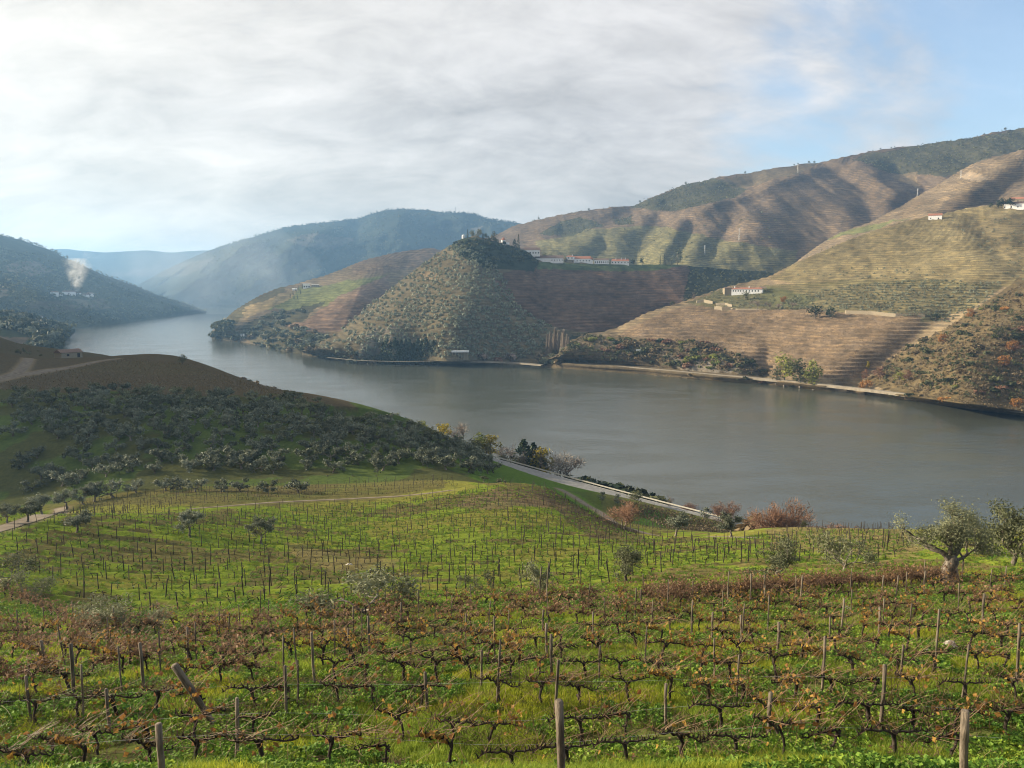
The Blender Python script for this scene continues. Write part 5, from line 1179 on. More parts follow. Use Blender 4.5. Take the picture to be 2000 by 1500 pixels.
def wrow(n, w, z, ww, hh_, x0=None, x1=None):
    x0 = -w / 2 + 1.5 if x0 is None else x0; x1 = w / 2 - 1.5 if x1 is None else x1
    return [(x, z, ww, hh_) for x in np.linspace(x0, x1, n)]
G_E = 'buildings of the white estate on the hill'
hh(quinta, 1047, 1101, 512, 499, label='long low white wing with brown roof, leftmost of the estate', roof='roof_brown', rise_px=5.5, wins=wrow(5, 44, 2.2, 1.3, 1.5, 4, 20), cat='building', group=G_E, dp=12)
hh(quinta, 1025, 1056, 494, 479, label='brown-roofed villa with dark windows under the summit wood', roof='roof_brown', rise_px=5, wins=wrow(6, 24, 2.5, 1.8, 2.4), cat='house', group=G_E, wall='white', dp=10)
hh(quinta, 1101, 1120, 512, 503, label='low stone block with brown roof between the long wing and the tower house', roof='roof_brown', rise_px=4, wins=wrow(2, 14, 1.6, 1.2, 1.4), cat='building', group=G_E, wall='wallstone')
hh(quinta, 1107, 1123, 508, 494, label='white tower house with two windows rising over the estate roofs', roof='roof', rise_px=2.5, wins=[(-2.6, 6.6, 1.8, 2.0), (2.6, 6.6, 1.8, 2.0)], cat='house', group=G_E, hip=2.5, chim=(3.5,), dp=10)
hh(quinta, 1118, 1152, 513, 501, label='white central block with red roof in front of the tower house', rise_px=5, wins=wrow(6, 27, 1.6, 1.3, 2.0), cat='building', group=G_E, dp=11)
hh(quinta, 1142, 1159, 509, 497, label='small red-roofed block behind the central estate block', rise_px=4, wins=wrow(2, 14, 5.0, 1.3, 1.5), cat='building', group=G_E, hip=2.0)
hh(quinta, 1160, 1188, 513, 502, label='white building with a row of tall windows right of the central block', rise_px=3, roof='roof_brown', wins=wrow(7, 23, 1.5, 1.3, 3.0), cat='building', group=G_E)
hh(quinta, 1195, 1229, 514, 503, label='separate white house with red roof and chimneys at the right end of the estate', rise_px=4.5, wins=wrow(6, 28, 2.2, 1.5, 2.0), cat='house', group=G_E, chim=(-7, 2, 8), hip=1.5)
p = quinta.at(984, 476); s_ = p.y / F
ch = tag(empty('chapel', p, face(p)), 'small white chapel with a conical red roof on the summit', 'chapel')
a_ = np.arange(13) * 2 * math.pi / 12
bpart('wall', MB().tube([(0, 0, -2), (0, 0, 6.0)], 3.2, 12).box((3.0, -2, -2), (9.0, 3, 2.6)), 'white', ch)
bpart('roof', MB().tube([(0, 0, 6.0), (0, 0, 6.2), (0, 0, 10.5)], [3.7, 3.6, 0.15], 12), 'roof', ch)
bpart('window', MB().box((-0.5, -3.3, 2.5), (0.5, -2.9, 4.2)), 'dark', ch)
p = quinta.at(905, 465)
dm = tag(empty('shrine', p, face(p)), 'small white domed shrine at the left tip of the summit', 'shrine')
bpart('wall', MB().tube([(0, 0, -1.5), (0, 0, 2.6)], 2.3, 12), 'white', dm)
bpart('dome', MB().tube([(0, 0, 2.6), (0, 0, 3.6), (0, 0, 4.4), (0, 0, 4.8)], [2.4, 2.1, 1.3, 0.2], 12), 'white', dm)
# farmhouse of the near spur
p = spur.at(1459, 574); s_ = p.y / F
fz = face(p) - 0.12
house('house', (p.x, p.y, p.z), fz, 34, 10, 6.6, 'white farmhouse with red roof, stone ground floor and dark windows', 'farmhouse', rise=1.8, chim=(-14.0, 2.0), hip=3.0, plinth=4.0,
      wins=wrow(5, 34, 3.6, 1.1, 1.9, -15, -4) + wrow(5, 34, 3.6, 1.1, 1.9, -0.5, 12.5))
p = spur.at(1423, 575)
house('barn', (p.x, p.y, p.z), face(p) + 0.25, 10.5, 10, 8.0, 'tall tan stone barn with flat dark roof left of the farmhouse', 'barn', roof='roof_brown', rise=1.0, wall='wallstone', hip=2.0, wins=[(2.0, 4.5, 0.9, 1.2)], plinth=4)
p = spur.at(1489, 568)
pv_ = tag(empty('pavilion', p, face(p)), 'open dark-roofed pavilion at the right end of the farmhouse', 'pavilion')
rf = MB(); gable(rf, -5, 5, 0, 8, 3.4, 2.0, 0.5, 0.15, 3.0); bpart('roof', rf, 'roof_brown', pv_)
for x, y in ((-4.6, 0.3), (4.6, 0.3), (-4.6, 7.7), (4.6, 7.7)): bpart('post', MB().box((x - 0.2, y - 0.2, -2), (x + 0.2, y + 0.2, 3.4)), 'wallstone', pv_)
bpart('floor', MB().box((-5, 0, -2.5), (5, 8, -0.1)), 'wallstone', pv_)
hh(spur, 1815, 1838, 428, 416, label='small pale house with red roof on the green ridge', rise_px=4.0, wins=[(-5, 1.2, 1.2, 1.4)], doors=[(4, 1.6, 2.4)], cat='house', dp=7)
hh(spur, 1964, 2010, 408, 392, label='long white house cut by the right edge below the mountain', rise_px=4.0, wins=wrow(5, 32, 3.0, 1.4, 2.0), cat='house', dp=9, roof='roof_brown')
hh(spur, 1976, 2012, 397, 384, label='red-roofed pink house above the white one at the right edge', rise_px=4.0, wins=wrow(4, 25, 3.0, 1.2, 1.6), cat='house', dp=8, wall='wallstone')
for u, hp in ((1935, 12), (1948, 16), (1956, 20), (1966, 18), (1974, 22), (1990, 12)):
    hill_plant(spur, 'round_conifer', u, 406, hp, 'tree', 'dark tree before the white house at the right edge', 'tree', 'trees at the right edge house', wide=1.1)
# white sign hoardings and the shelter on the railway
def hoarding(hill, u0, u1, vb, vt, name, label, cat, legs=2):
    p = hill.at((u0 + u1) / 2, vb); s = p.y / F; w_ = (u1 - u0) * s; h_ = (vb - vt) * s
    o = tag(empty(name, (p.x, p.y - 1.0, p.z), face(p)), label, cat)
    bpart('panel', MB().box((-w_ / 2, -0.12, h_ * 0.35), (w_ / 2, 0.12, h_)), 'white', o)
    for x in np.linspace(-w_ * 0.42, w_ * 0.42, legs): bpart('post', MB().box((x - 0.18, 0.13, -1.5), (x + 0.18, 0.4, h_ * 0.9)), 'metal', o)
hoarding(spur, 1243, 1252, 690, 682, 'sign', 'small white hoarding in the scrub belt above the railway', 'sign')
hoarding(tan, 470, 473.5, 660, 650, 'sign', 'white marker board on the tan bank, left one of a pair', 'sign')
hoarding(tan, 475, 478.5, 660, 650, 'sign', 'white marker board on the tan bank, right one of a pair', 'sign')
hoarding(tan, 514, 518, 665, 656, 'sign', 'single white marker board farther right on the tan bank', 'sign')
p = quinta.at(900, 697); s_ = p.y / F
sh = tag(empty('railway_shelter', (p.x, p.y, p.z), face(p)), 'long white roofed shelter on pillars by the far railway', 'shelter')
bpart('roof', MB().box((-9, -2, 6.2), (9, 2, 8.0)), 'white', sh)
for x in np.linspace(-8, 8, 6): bpart('pillar', MB().box((x - 0.3, -1.5, -2), (x + 0.3, -0.9, 6.2)), 'wallstone', sh)
bpart('wall', MB().box((-8.4, 1.2, -2), (8.4, 1.6, 6.2)), 'wallstone', sh)
# landing stage and steps at the far water line
p = quinta.at(1030, 713)
lj = tag(empty('landing_stage', (p.x, p.y - 3, 0), face(p)), 'little dark landing stage at the far water edge', 'jetty')
bpart('deck', MB().box((-3.5, -3, 1.3), (3.5, 3, 1.6)), 'stake', lj)
for x in (-3, 0, 3): bpart('pile', MB().box((x - 0.2, -2.8, -2), (x + 0.2, -2.4, 2.6)), 'stake', lj)
# houses far away on the tan hill and the left hill
hh(tan, 592, 606, 562, 553, label='flat modern house on the brow of the tan hill', rise_px=0.6, wins=wrow(3, 12, 2.0, 2.6, 3.0), cat='house', roof='white')
hh(tan, 608, 622, 560, 554, label='low wing right of the modern house on the tan hill', rise_px=0.6, wins=wrow(4, 14, 1.5, 1.4, 2.0), cat='house', roof='white', wall='wallstone')
hh(tan, 570, 579, 566, 562, label='small white hut left of the modern house on the tan hill', rise_px=1.0, cat='house', roof='white', dp=6)
for k, (u0, u1, vb, vt, lab) in enumerate([(98, 112, 578, 569, 'pale villa leftmost below the smoke'), (112, 122, 577, 572, 'low white house second from the left below the smoke'), (123, 146, 577, 568, 'large pale manor in the middle below the smoke'), (146, 158, 576, 571, 'white outbuilding right of the manor below the smoke'), (159, 172, 580, 574, 'pale wall-like house right below the smoke'), (172, 184, 578, 571, 'white house rightmost below the smoke'), (68, 82, 621, 616, 'small white house low on the left bank'), (105, 113, 648, 644, 'tiny white house in the trees of the left bank')]):
    hh(left if k < 7 else nbank, u0, u1, vb, vt, label=lab + ' on the hazy left hill' if k < 6 else lab, rise_px=2.2, wins=wrow(3, (u1 - u0) * 1.5, 2.5, 2.0, 2.2), cat='house', roof='roof_brown', hip=2.0, group='hazy houses on the left hill')
# the farmhouse on the near left hill
g_ = on_ground(141, 699); 
house('house', (g_.x, g_.y, gz(g_.x, g_.y)), face(g_) + 0.5, 11, 7, 2.9, 'low farmhouse with brown roof at the brow of the left brown hill', 'farmhouse', roof='roof_brown', rise=1.6, wall='wallstone', doors=[(3.5, 1.4, 2.2)], wins=[(-2, 1.0, 1.2, 1.1)])
# pale terrace walls of the near spur
def terrace_wall(hill, pts, hpx, label, cat='terrace wall'):
    P_ = [hill.at(u, v) for u, v in pts]; mb = MB()
    V, Qd = [], []
    for p in P_:
        s = p.y / F; V += [(p.x, p.y - 0.8, p.z - 1.0), (p.x, p.y - 0.5, p.z + hpx * s), (p.x, p.y + 1.4, p.z + hpx * s), (p.x, p.y + 1.4, p.z - 1.0)]
    for i in range(len(P_) - 1):
        a, b = i * 4, i * 4 + 4; Qd += [(a, b, b + 1, a + 1), (a + 1, b + 1, b + 2, a + 2), (a + 2, b + 2, b + 3, a + 3)]
    Qd += [(0, 1, 2, 3), (len(V) - 4, len(V) - 1, len(V) - 2, len(V) - 3)]
    tag(add_obj('terrace_wall', mb.raw(V, Qd).mesh('terrace_wall'), M['wallstone']), label, cat, 'pale terrace walls across the river')
terrace_wall(spur, [(1362, 590), (1375, 589), (1392, 592)], 5, 'curved yellow stone terrace wall at the left of the farmhouse garden')
terrace_wall(spur, [(1395, 604), (1410, 606), (1428, 605)], 6, 'lower bowed yellow stone terrace wall below the barn')
terrace_wall(spur, [(1400, 595), (1415, 595), (1428, 598)], 4, 'upper bowed yellow stone terrace wall below the barn')
terrace_wall(spur, [(1650, 612), (1700, 614), (1750, 616), (1805, 619)], 6, 'long pale terrace wall below the olive terraces')
terrace_wall(spur, [(1360, 592), (1340, 590), (1400, 600), (1440, 604), (1500, 605)][2:], 2, 'thin pale wall under the garden trees')
# pylons and masts
def pylon(hill, u, vb, hpx, label):
    p = hill.at(u, vb); h = hpx * p.y / F; mb = MB(); w_ = h * 0.055
    for x, y in ((-1, -1), (1, -1), (1, 1), (-1, 1)): mb.tube([(x * w_, y * w_, -1), (x * w_ * 0.25, y * w_ * 0.25, h)], 0.22, 4)
    for t in (0.2, 0.4, 0.6, 0.8):
        ww = w_ * (1 - 0.75 * t); mb.tube([(-ww, -ww, h * t), (ww, -ww, h * (t + 0.15))], 0.1, 3).tube([(ww, -ww, h * t), (-ww, -ww, h * (t + 0.15))], 0.1, 3)
    o = tag(empty('pylon', p, face(p)), label, 'pylon', 'pylons on the mountain')
    add_obj('tower', mb.mesh('tower'), M['metal'], o)
    cr = MB()
    for z in (0.78, 0.88, 0.97): cr.box((-h * 0.11, -0.15, h * z), (h * 0.11, 0.15, h * z + 0.35))
    add_obj('crossarm', cr.mesh('crossarm'), M['metal'], o)
for u, vb, hp, lab in [(1445, 468, 22, 'pylon on the bright spur of the long mountain'), (1376, 496, 18, 'pylon low on the long mountain near the estate'), (1558, 336, 16, 'pylon on the upper track of the long mountain'), (1790, 376, 14, 'pylon on the left of the bright ridge'), (1878, 348, 14, 'pylon on the bright terraces at the right')]:
    pylon(tspur if u > 1700 else mount, u, vb, hp, lab)
for hill, u, hp, lab in [(blue, 888, 11, 'radio mast on the top of the blue mountain'), (far_ridge, 260, 5, 'left mast on the distant ridge'), (far_ridge, 352, 6, 'right mast on the distant ridge'), (mount, 1052, 8, 'thin mast left on the skyline of the long mountain')]:
    j = np.argmin(np.abs(hill.u[-1] - u)); p = hill.P[-1][j]; h_ = hp * p[1] / F; q_ = h_ * 0.03
    tag(add_obj('mast', MB().tube([(0, 0, -2), (0, 0, h_ * 0.5), (0, 0, h_)], [q_ * 2, q_ * 1.4, q_], 6).box((-q_ * 4, -q_, h_ * 0.7), (q_ * 4, q_, h_ * 0.74)).mesh('mast'), M['metal'], loc=tuple(p)), lab, 'mast')
# bonfire smoke behind the houses of the left hill
p = left.at(163, 569)
sm = MB(); 
n_ = 20; a_ = np.arange(n_) * 2 * math.pi / n_
sm.tube([(0, 0, 0), (4, 0, 6), (3, 0, 30), (14, 0, 66), (34, 0, 100), (44, 0, 106)], [8, 26, 40, 46, 30, 4], 20)
smo = add_obj('smoke', sm.mesh('smoke'), None, loc=(p.x, p.y - 40, p.z - 4))
mS, tS = new_mat('bonfire smoke')
tcS = tS.add('ShaderNodeTexCoord'); nS = tS.noise(tcS.outputs['Object'], 0.045, 5, 0.65, 0.8)
sx = tS.add('ShaderNodeSeparateXYZ', {0: tcS.outputs['Object']})
den_ = tS.math('MULTIPLY', tS.mapr(nS, 0.38, 0.70), tS.mapr(sx.outputs[2], 5.0, 100.0, 0.085, 0.0, False))
xo = tS.math('SUBTRACT', sx.outputs[0], tS.math('MULTIPLY', sx.outputs[2], 0.2))
rad_ = tS.math('SQRT', tS.math('ADD', tS.math('POWER', tS.math('ABSOLUTE', xo), 2.0), tS.math('POWER', tS.math('ABSOLUTE', sx.outputs[1]), 2.0)))
den_ = tS.math('MULTIPLY', den_, tS.mapr(tS.math('DIVIDE', rad_, tS.math('ADD', 10.0, tS.math('MULTIPLY', sx.outputs[2], 0.42))), 0.25, 1.0, 1.0, 0.0))
vS = tS.add('ShaderNodeVolumePrincipled', {'Color': (1.0, 0.99, 0.97, 1), 'Density': den_, 'Anisotropy': 0.2})
oS = tS.add('ShaderNodeOutputMaterial'); tS.l.new(vS.outputs[0], oS.inputs['Volume'])
smo.data.materials.append(mS)
tag(smo, 'white sunlit column of bonfire smoke rising by the hazy houses', kind='stuff')

# thin smoke that drifts on down the valley
p = left.at(230, 560)
dm_ = MB().tube([(-260, 0, -30), (-120, 0, 0), (100, 60, 40), (260, 110, 55), (430, 180, 70), (560, 240, 80)], [10, 90, 150, 170, 150, 15], 16)
dso = add_obj('smoke', dm_.mesh('smoke'), None, loc=(p.x, p.y + 60, p.z - 10))
mD, tD = new_mat('drifting smoke')
oD = tD.add('ShaderNodeOutputMaterial'); tcD = tD.add('ShaderNodeTexCoord')
nD = tD.noise(tcD.outputs['Object'], 0.006, 3, 0.5, 0.4)
vD = tD.add('ShaderNodeVolumePrincipled', {'Color': (0.8, 0.9, 1.0, 1), 'Density': tD.math('MULTIPLY', tD.mapr(nD, 0.35, 0.7), 0.0013), 'Anisotropy': 0.2}); tD.l.new(vD.outputs[0], oD.inputs['Volume'])
dso.data.materials.append(mD)
tag(dso, 'thin bluish smoke drifting over the far end of the river', kind='stuff')

# ------------------------------------------------------------------ guard rail along the road
gr = tag(empty('guard_rail', (0, 0, 0)), 'long pale guard rail on the river side of the road', 'guard rail')
tgr = np.gradient(ROAD[:, :2], axis=0); tgr /= np.linalg.norm(tgr, axis=1)[:, None]; nrm = np.stack([-tgr[:, 1], tgr[:, 0]], 1)
if nrm[len(nrm) // 2] @ np.array([0.3, 1.0]) < 0: nrm = -nrm
ED = np.concatenate([ROAD[:, :2] + nrm * 4.5, ROAD[:, 2:3]], 1)
rl = MB(); V = []
for dz, off in ((0.35, 0.0), (0.5, 0.07), (0.58, 0.0), (0.68, 0.07), (0.78, 0.0), (0.78, 0.1), (0.35, 0.1)): V.append(ED + np.concatenate([-nrm * off, np.full((len(ED), 1), dz)], 1))
V = np.stack(V, 1); nn = len(ED); rl.raw(V.reshape(-1, 3), grid_quads(nn, 7)); add_obj('rail', rl.mesh('rail'), M['paint'], gr)
L_ = np.concatenate([[0], np.cumsum(np.linalg.norm(np.diff(ED[:, :2], axis=0), axis=1))]); pm = MB().box((-0.06, -0.06, -0.5), (0.06, 0.06, 0.8)).mesh('rail_post'); pm.materials.append(M['metal'])
for s_ in np.arange(2, L_[-1], 8.0):
    q = [np.interp(s_, L_, ED[:, k]) for k in range(3)]; j = min(nn - 1, int(np.searchsorted(L_, s_)))
    add_obj('post', pm, None, gr, (q[0] + nrm[j, 0] * 0.17, q[1] + nrm[j, 1] * 0.17, q[2]))
KB = np.concatenate([ROAD[:, :2] - nrm * 4.35, ROAD[:, 2:3]], 1)
kb = MB(); V = np.stack([KB + np.concatenate([nrm * o_, np.full((nn, 1), z_)], 1) for o_, z_ in ((0.25, -0.05), (0.25, 0.14), (-0.2, 0.16), (-0.25, -0.4))], 1)
tag(add_obj('kerb', kb.raw(V.reshape(-1, 3), grid_quads(nn, 4)).mesh('kerb'), M['stone']), 'pale concrete kerb on the field side of the road', kind='structure')

# ------------------------------------------------------------------ the near vineyard: posts, vines
def post_mesh(r, h, rad, k=8):
    n = 5; pts = [(r.normal() * 0.006, r.normal() * 0.006, z) for z in np.linspace(-0.35, h - 0.03, n)]
    mb = MB().tube(pts, rad * r.uniform(0.92, 1.06, n), k)
    mb.tube([(pts[-1][0], pts[-1][1], h - 0.031), (pts[-1][0], pts[-1][1], h)], [rad * 0.97, rad * 0.82], k)
    return mb.mesh('post', True)
POSTM = [post_mesh(np.random.default_rng(i), 1.55, 0.043) for i in range(5)]
STAKEM = [post_mesh(np.random.default_rng(40 + i), 1.45, 0.045, 5) for i in range(4)]
for m_ in POSTM: m_.materials.append(M['post'])
for m_ in STAKEM: m_.materials.append(M['stake'])
def put_post(u, vb, vt, label, group=None, lean=(0, 0), rad=1.0, dark=False, name='wooden_post'):
    p = on_ground(u, vb); h = max(0.7, ztop(u, vt, p.y) - p.z)
    me = (STAKEM if dark else POSTM)[pr.randrange(4)]
    o = add_obj(name, me, None, None, (p.x, p.y, p.z)); o.rotation_euler = (lean[1] + pr.gauss(0, 0.02), lean[0] + pr.gauss(0, 0.02), pr.uniform(0, 6))
    s = h / 1.55; o.scale = (rad, rad, s)
    return tag(o, label, 'post', group)
LPOST = [(145, 1366, 1257, 'dark post in the left vines beside the burning-orange leaves'), (615, 1349, 1237, 'pale tall post left of the middle'), (683, 1300, 1228, 'thin post right of the pale tall post'), (1605, 1356, 1243, 'straight tall post right of the middle'), (1720, 1420, 1298, 'thick post below the white boulder'), (1985, 1340, 1218, 'tall post at the right edge of the vineyard'),
         (1880, 1540, 1386, 'thick post top cut by the bottom edge on the right'), (1096, 1560, 1370, 'tall post cut by the bottom edge near the middle'), (1084, 1400, 1288, 'post right behind the tall middle post'), (1077, 1330, 1238, 'third post of the middle line'), (1068, 1282, 1218, 'fourth post of the middle line'), (1060, 1240, 1192, 'last post of the middle line under the young olive'),
         (463, 1475, 1365, 'short dark post left of the bottom middle'), (321, 1590, 1448, 'post top standing at the bottom edge on the left'), (560, 1405, 1300, 'dark post between the leaning post and the pale tall post'), (368, 1295, 1225, 'slim dark post over the leaning post'), (281, 1345, 1255, 'grey post in the orange vines'), (90, 1320, 1250, 'grey post near the left edge with orange leaves on top'),
         (722, 1288, 1203, 'post in the reddish row left of the middle'), (783, 1225, 1176, 'post before the reddish hedge of vines'), (818, 1212, 1152, 'tall thin post at the reddish hedge'), (1240, 1210, 1148, 'thin post right of the round grey olive'), (1303, 1196, 1132, 'tall thin post left of the dark red vine patch'), (1420, 1188, 1116, 'tall thin post at the right end of the dark red vine patch'), (1465, 1178, 1122, 'post right of the dark red vine patch'), (1490, 1172, 1123, 'second post right of the dark red vine patch'), (1562, 1190, 1124, 'pale post under the leaning olive'), (1660, 1165, 1110, 'pale leaning post between the two thin olives'), (1684, 1150, 1114, 'thin pale post right of the pale leaning one'), (1722, 1174, 1123, 'dark post left of the gnarled olive'), (1804, 1168, 1115, 'dark post touching the gnarled olive on the left'), (1779, 1145, 1112, 'short pale post left of the gnarled olive'), (1878, 1140, 1085, 'pale post right of the gnarled olive trunk'), (1962, 1152, 1105, 'thin pale post far right'),
         (1350, 1240, 1172, 'post in the third row right of the middle'), (1390, 1255, 1194, 'post behind the orange leaves right of the middle'), (1448, 1262, 1202, 'brown post in the fourth row'), (1518, 1280, 1215, 'pale post in the fourth row'), (1642, 1240, 1168, 'green-grey post in the middle right rows'), (1716, 1245, 1185, 'reddish post in the middle right rows'), (1828, 1270, 1190, 'grey post left of the boulder'), (1918, 1235, 1160, 'grey post above and right of the boulder'), (1758, 1330, 1260, 'thin post under the boulder row'), (1170, 1330, 1262, 'thin dark post right of the middle line'), (940, 1345, 1270, 'thin dark post left of the middle line'), (835, 1395, 1310, 'short dark post in the lower middle'), (1300, 1420, 1335, 'short dark post in the lower right middle'), (1500, 1440, 1352, 'grey post low in the right half'), (215, 1440, 1345, 'grey post low in the left half'), (60, 1410, 1318, 'grey post near the left edge, lower rows')]
for u, vb, vt, lab in LPOST: put_post(u, vb, vt, lab, 'wooden posts of the near vineyard', rad=pr.uniform(0.85, 1.15) * (1.05 if 'thick' in lab else 0.75 if 'thin' in lab else 1.0))
# slim posts that hold up every row
rp = np.random.default_rng(71)
for k, d0 in enumerate([18.9, 21.3, 23.9, 26.7, 29.6, 32.7, 36.0, 39.5, 43.2]):
    k += 2; x = -0.66 * d0 + rp.uniform(0, 5)
    while x < 0.66 * d0:
        d = d0 + 0.35 * math.sin(x * 0.13 + k) + 0.02 * x
        o = add_obj('wooden_post', POSTM[int(rp.integers(0, 5))], None, None, (x, d, gz(x, d))); s = rp.uniform(0.82, 1.08); o.scale = (0.62, 0.62, s); o.rotation_euler = (rp.normal() * 0.04, rp.normal() * 0.05, rp.uniform(0, 6))
        side = 'left' if x / d < -0.24 else 'right' if x / d > 0.24 else 'middle'
        nm_ = ['first', 'second', 'third', 'fourth', 'fifth', 'sixth', 'seventh', 'eighth', 'ninth', 'tenth', 'eleventh'][k]
        tag(o, 'slim grey post in the %s vine row from the bottom, %s part' % (nm_, side), 'post', 'slim posts, %s row, %s' % (nm_, side))
        x += rp.uniform(4.5, 6.5)
p = on_ground(424, 1422)
o = add_obj('leaning_post', post_mesh(np.random.default_rng(9), 2.1, 0.085), M['post'], None, (p.x, p.y, p.z)); o.rotation_euler = (0.1, -0.42, 0.3)
tag(o, 'thick old post leaning far to the left in the lower left vines', 'post', 'wooden posts of the near vineyard')
for u, vb, vt, ln, lab in [(1052, 1186, 1105, 0.06, 'left pole propping the young olive'), (1066, 1182, 1100, -0.06, 'right pole propping the young olive'), (1088, 1196, 1162, -0.9, 'short pole leaning steeply left of the propped olive'), (1282, 1108, 1042, -0.2, 'long dark pole leaning left beside the round olive'), (1190, 1062, 1028, 0.02, 'upright dark stake at the knoll beside the track'), (1592, 1048, 1022, -0.3, 'dark leaning stake on the skyline by the rusty trees'), (1688, 1040, 1016, 0.0, 'thick dark stake on the skyline right of the middle'), (1640, 1042, 1020, 0.5, 'crooked dark stake on the skyline')]:
    put_post(u, vb, vt, lab, 'single poles', (ln, 0), 0.9, dark=(vb < 1120))

# vines
def vine_variant(r, leafy, brown):
    wood = MB(); L = r.uniform(0.5, 0.7); hz_ = r.uniform(0.55, 0.7)
    tw = [(0, 0, -0.1)]; x = y = 0
    for t in (0.15, 0.35, 0.6, 0.85, 1.0): x += r.normal() * 0.035; y += r.normal() * 0.03; tw.append((x, y, hz_ * t))
    wood.tube(tw, np.array([0.05, 0.038, 0.032, 0.035, 0.032, 0.028]) * r.uniform(0.75, 1.25), 6)
    for _ in range(int(r.integers(0, 3))):   # knots on the old wood
        q = tw[int(r.integers(2, 5))]; wood.tube([(q[0], q[1], q[2]), (q[0] + r.normal() * 0.04, q[1] + r.normal() * 0.04, q[2] + 0.03), (q[0] + r.normal() * 0.07, q[1] + r.normal() * 0.06, q[2] + 0.07)], [0.034, 0.028, 0.014], 5)
    arms = MB(); starts = []
    for sgn in (-1, 1):
        if r.uniform() < 0.15: continue
        Ls = L * r.uniform(0.65, 1.15); drop = r.normal() * 0.05
        pts = [(x, y, hz_ - 0.16), (x + sgn * 0.03, y, hz_ - 0.07), (x + sgn * 0.09, y, hz_ - 0.01)]; yy_ = y; zz_ = hz_
        for t in np.linspace(0.28, 1, 7): yy_ += r.normal() * 0.022; zz_ += r.normal() * 0.024 + drop / 7; pts.append((x + sgn * Ls * t, yy_, zz_))
        arms.tube(pts, np.linspace(0.027, 0.012, 10) * r.uniform(0.8, 1.25, 10), 6)
        for q in pts[2:]: starts.append(q)
        for q in pts[2:]:
            if r.uniform() < 0.75: arms.tube([q, (q[0] + r.normal() * 0.025, q[1], q[2] + 0.05), (q[0] + r.normal() * 0.05, q[1] + r.normal() * 0.03, q[2] + 0.11)], [0.02, 0.016, 0.009], 4)
    if not starts: starts = [(x, y, hz_)]; arms.tube([(x, y, hz_ - 0.05), (x + 0.1, y, hz_ + 0.05)], [0.04, 0.025], 5)
    canes = MB(); lp = []
    for k in range(int(r.integers(22, 36) * (1.3 if brown else 1.0))):
        s = starts[int(r.integers(0, len(starts)))]; d = unit((0.3 + r.normal() * 0.75, r.normal() * 0.35, 0.65 + r.normal() * 0.4)); n = 5; L2 = r.uniform(0.3, 1.15)
        pts = [np.array(s, float)]
        for i in range(n): d = unit(d + r.normal(size=3) * 0.13 + np.array([0.03, 0, -0.05])); pts.append(pts[-1] + d * L2 / n)
        canes.tube(pts, np.linspace(0.0065, 0.003, n + 1), 3, np.full(3, r.uniform()), cap=False)
        lp += pts[1:]
    for k in range(5):
        s = starts[int(r.integers(0, len(starts)))]; d = unit(r.normal(size=3) + np.array([0.3, 0, 0.1])); pts = [np.array(s, float)]
        for i in range(4): d = unit(d + r.normal(size=3) * 0.2 + np.array([0, 0, -0.12])); pts.append(pts[-1] + d * 0.14)
        canes.tube(pts, np.linspace(0.006, 0.003, 5), 3, np.full(3, r.uniform()), cap=False)
    out = [('trunk', wood.mesh('trunk', True), 'vinebark'), ('arms', arms.mesh('arms', True), 'vinebark'), ('canes', canes.mesh('canes'), 'cane')]
    if leafy:
        lp = np.array(lp); idx = r.integers(0, len(lp), leafy)
        if not brown:  # the leaves that still hang on keep together
            k0 = r.integers(0, len(lp), 4); dd = np.min(np.linalg.norm(lp[idx][:, None] - lp[k0][None], axis=2), axis=1); idx = idx[np.argsort(dd)[:max(3, int(leafy * 0.75))]]
        cen = lp[idx] + r.normal(size=(len(idx), 3)) * 0.035 - [0, 0, 0.03]
        hue = np.clip(r.uniform(0, 1) * 0.5 + r.uniform(0, 0.6, len(idx)), 0, 1)
        lf = MB().leaves(cen, [0, -0.5, 0.2], 0.135, 0.105, r, np.repeat(hue[:, None], 3, 1), True)
        out.append(('leaves', lf.mesh('leaves'), 'vinebrown' if brown else 'vineleaf'))
    for _, me, mk_ in out: me.materials.append(M[mk_])
    return out
VV = {'few': [vine_variant(np.random.default_rng(200 + i), (3, 8, 18, 5, 28, 10)[i % 6], False) for i in range(9)],
      'some': [vine_variant(np.random.default_rng(300 + i), (22, 40, 60)[i % 3], False) for i in range(6)],
      'brown': [vine_variant(np.random.default_rng(400 + i), (65, 95, 45)[i % 3], True) for i in range(6)]}
ROWS = []
rowd = [14.4, 16.6, 18.9, 21.3, 23.9, 26.7, 29.6, 32.7, 36.0, 39.5, 43.2]
ordn = ['first', 'second', 'third', 'fourth', 'fifth', 'sixth', 'seventh', 'eighth', 'ninth', 'tenth', 'eleventh']
rv = np.random.default_rng(12)
CAND = []
for k, d0 in enumerate(rowd):
    x = -0.72 * d0 - 1
    while x < 0.72 * d0 + 1:
        d = d0 + 0.35 * math.sin(x * 0.13 + k) + 0.02 * x
        t = x / d
        kind = 'few'
        if d0 > 30: kind = 'brown' if rv.uniform() < (0.62 if t < 0.25 else 0.35) else 'some'
        elif t < -0.28 and d0 > 20.5: kind = 'brown' if rv.uniform() < 0.6 else 'some'
        elif d0 > 23: kind = 'some' if rv.uniform() < 0.6 else 'few'
        elif rv.uniform() < 0.15: kind = 'some'
        if d0 > 36 and t > 0.45: kind = 'few'
        if not (d0 > 40 and t < -0.2) and rv.uniform() > 0.08: CAND.append((k, x + rv.normal() * 0.08, d, kind))
        x += 1.12 * rv.uniform(0.85, 1.15)
KEEP = sorted(CAND, key=lambda c: c[2])
far_v = KEEP[300:]
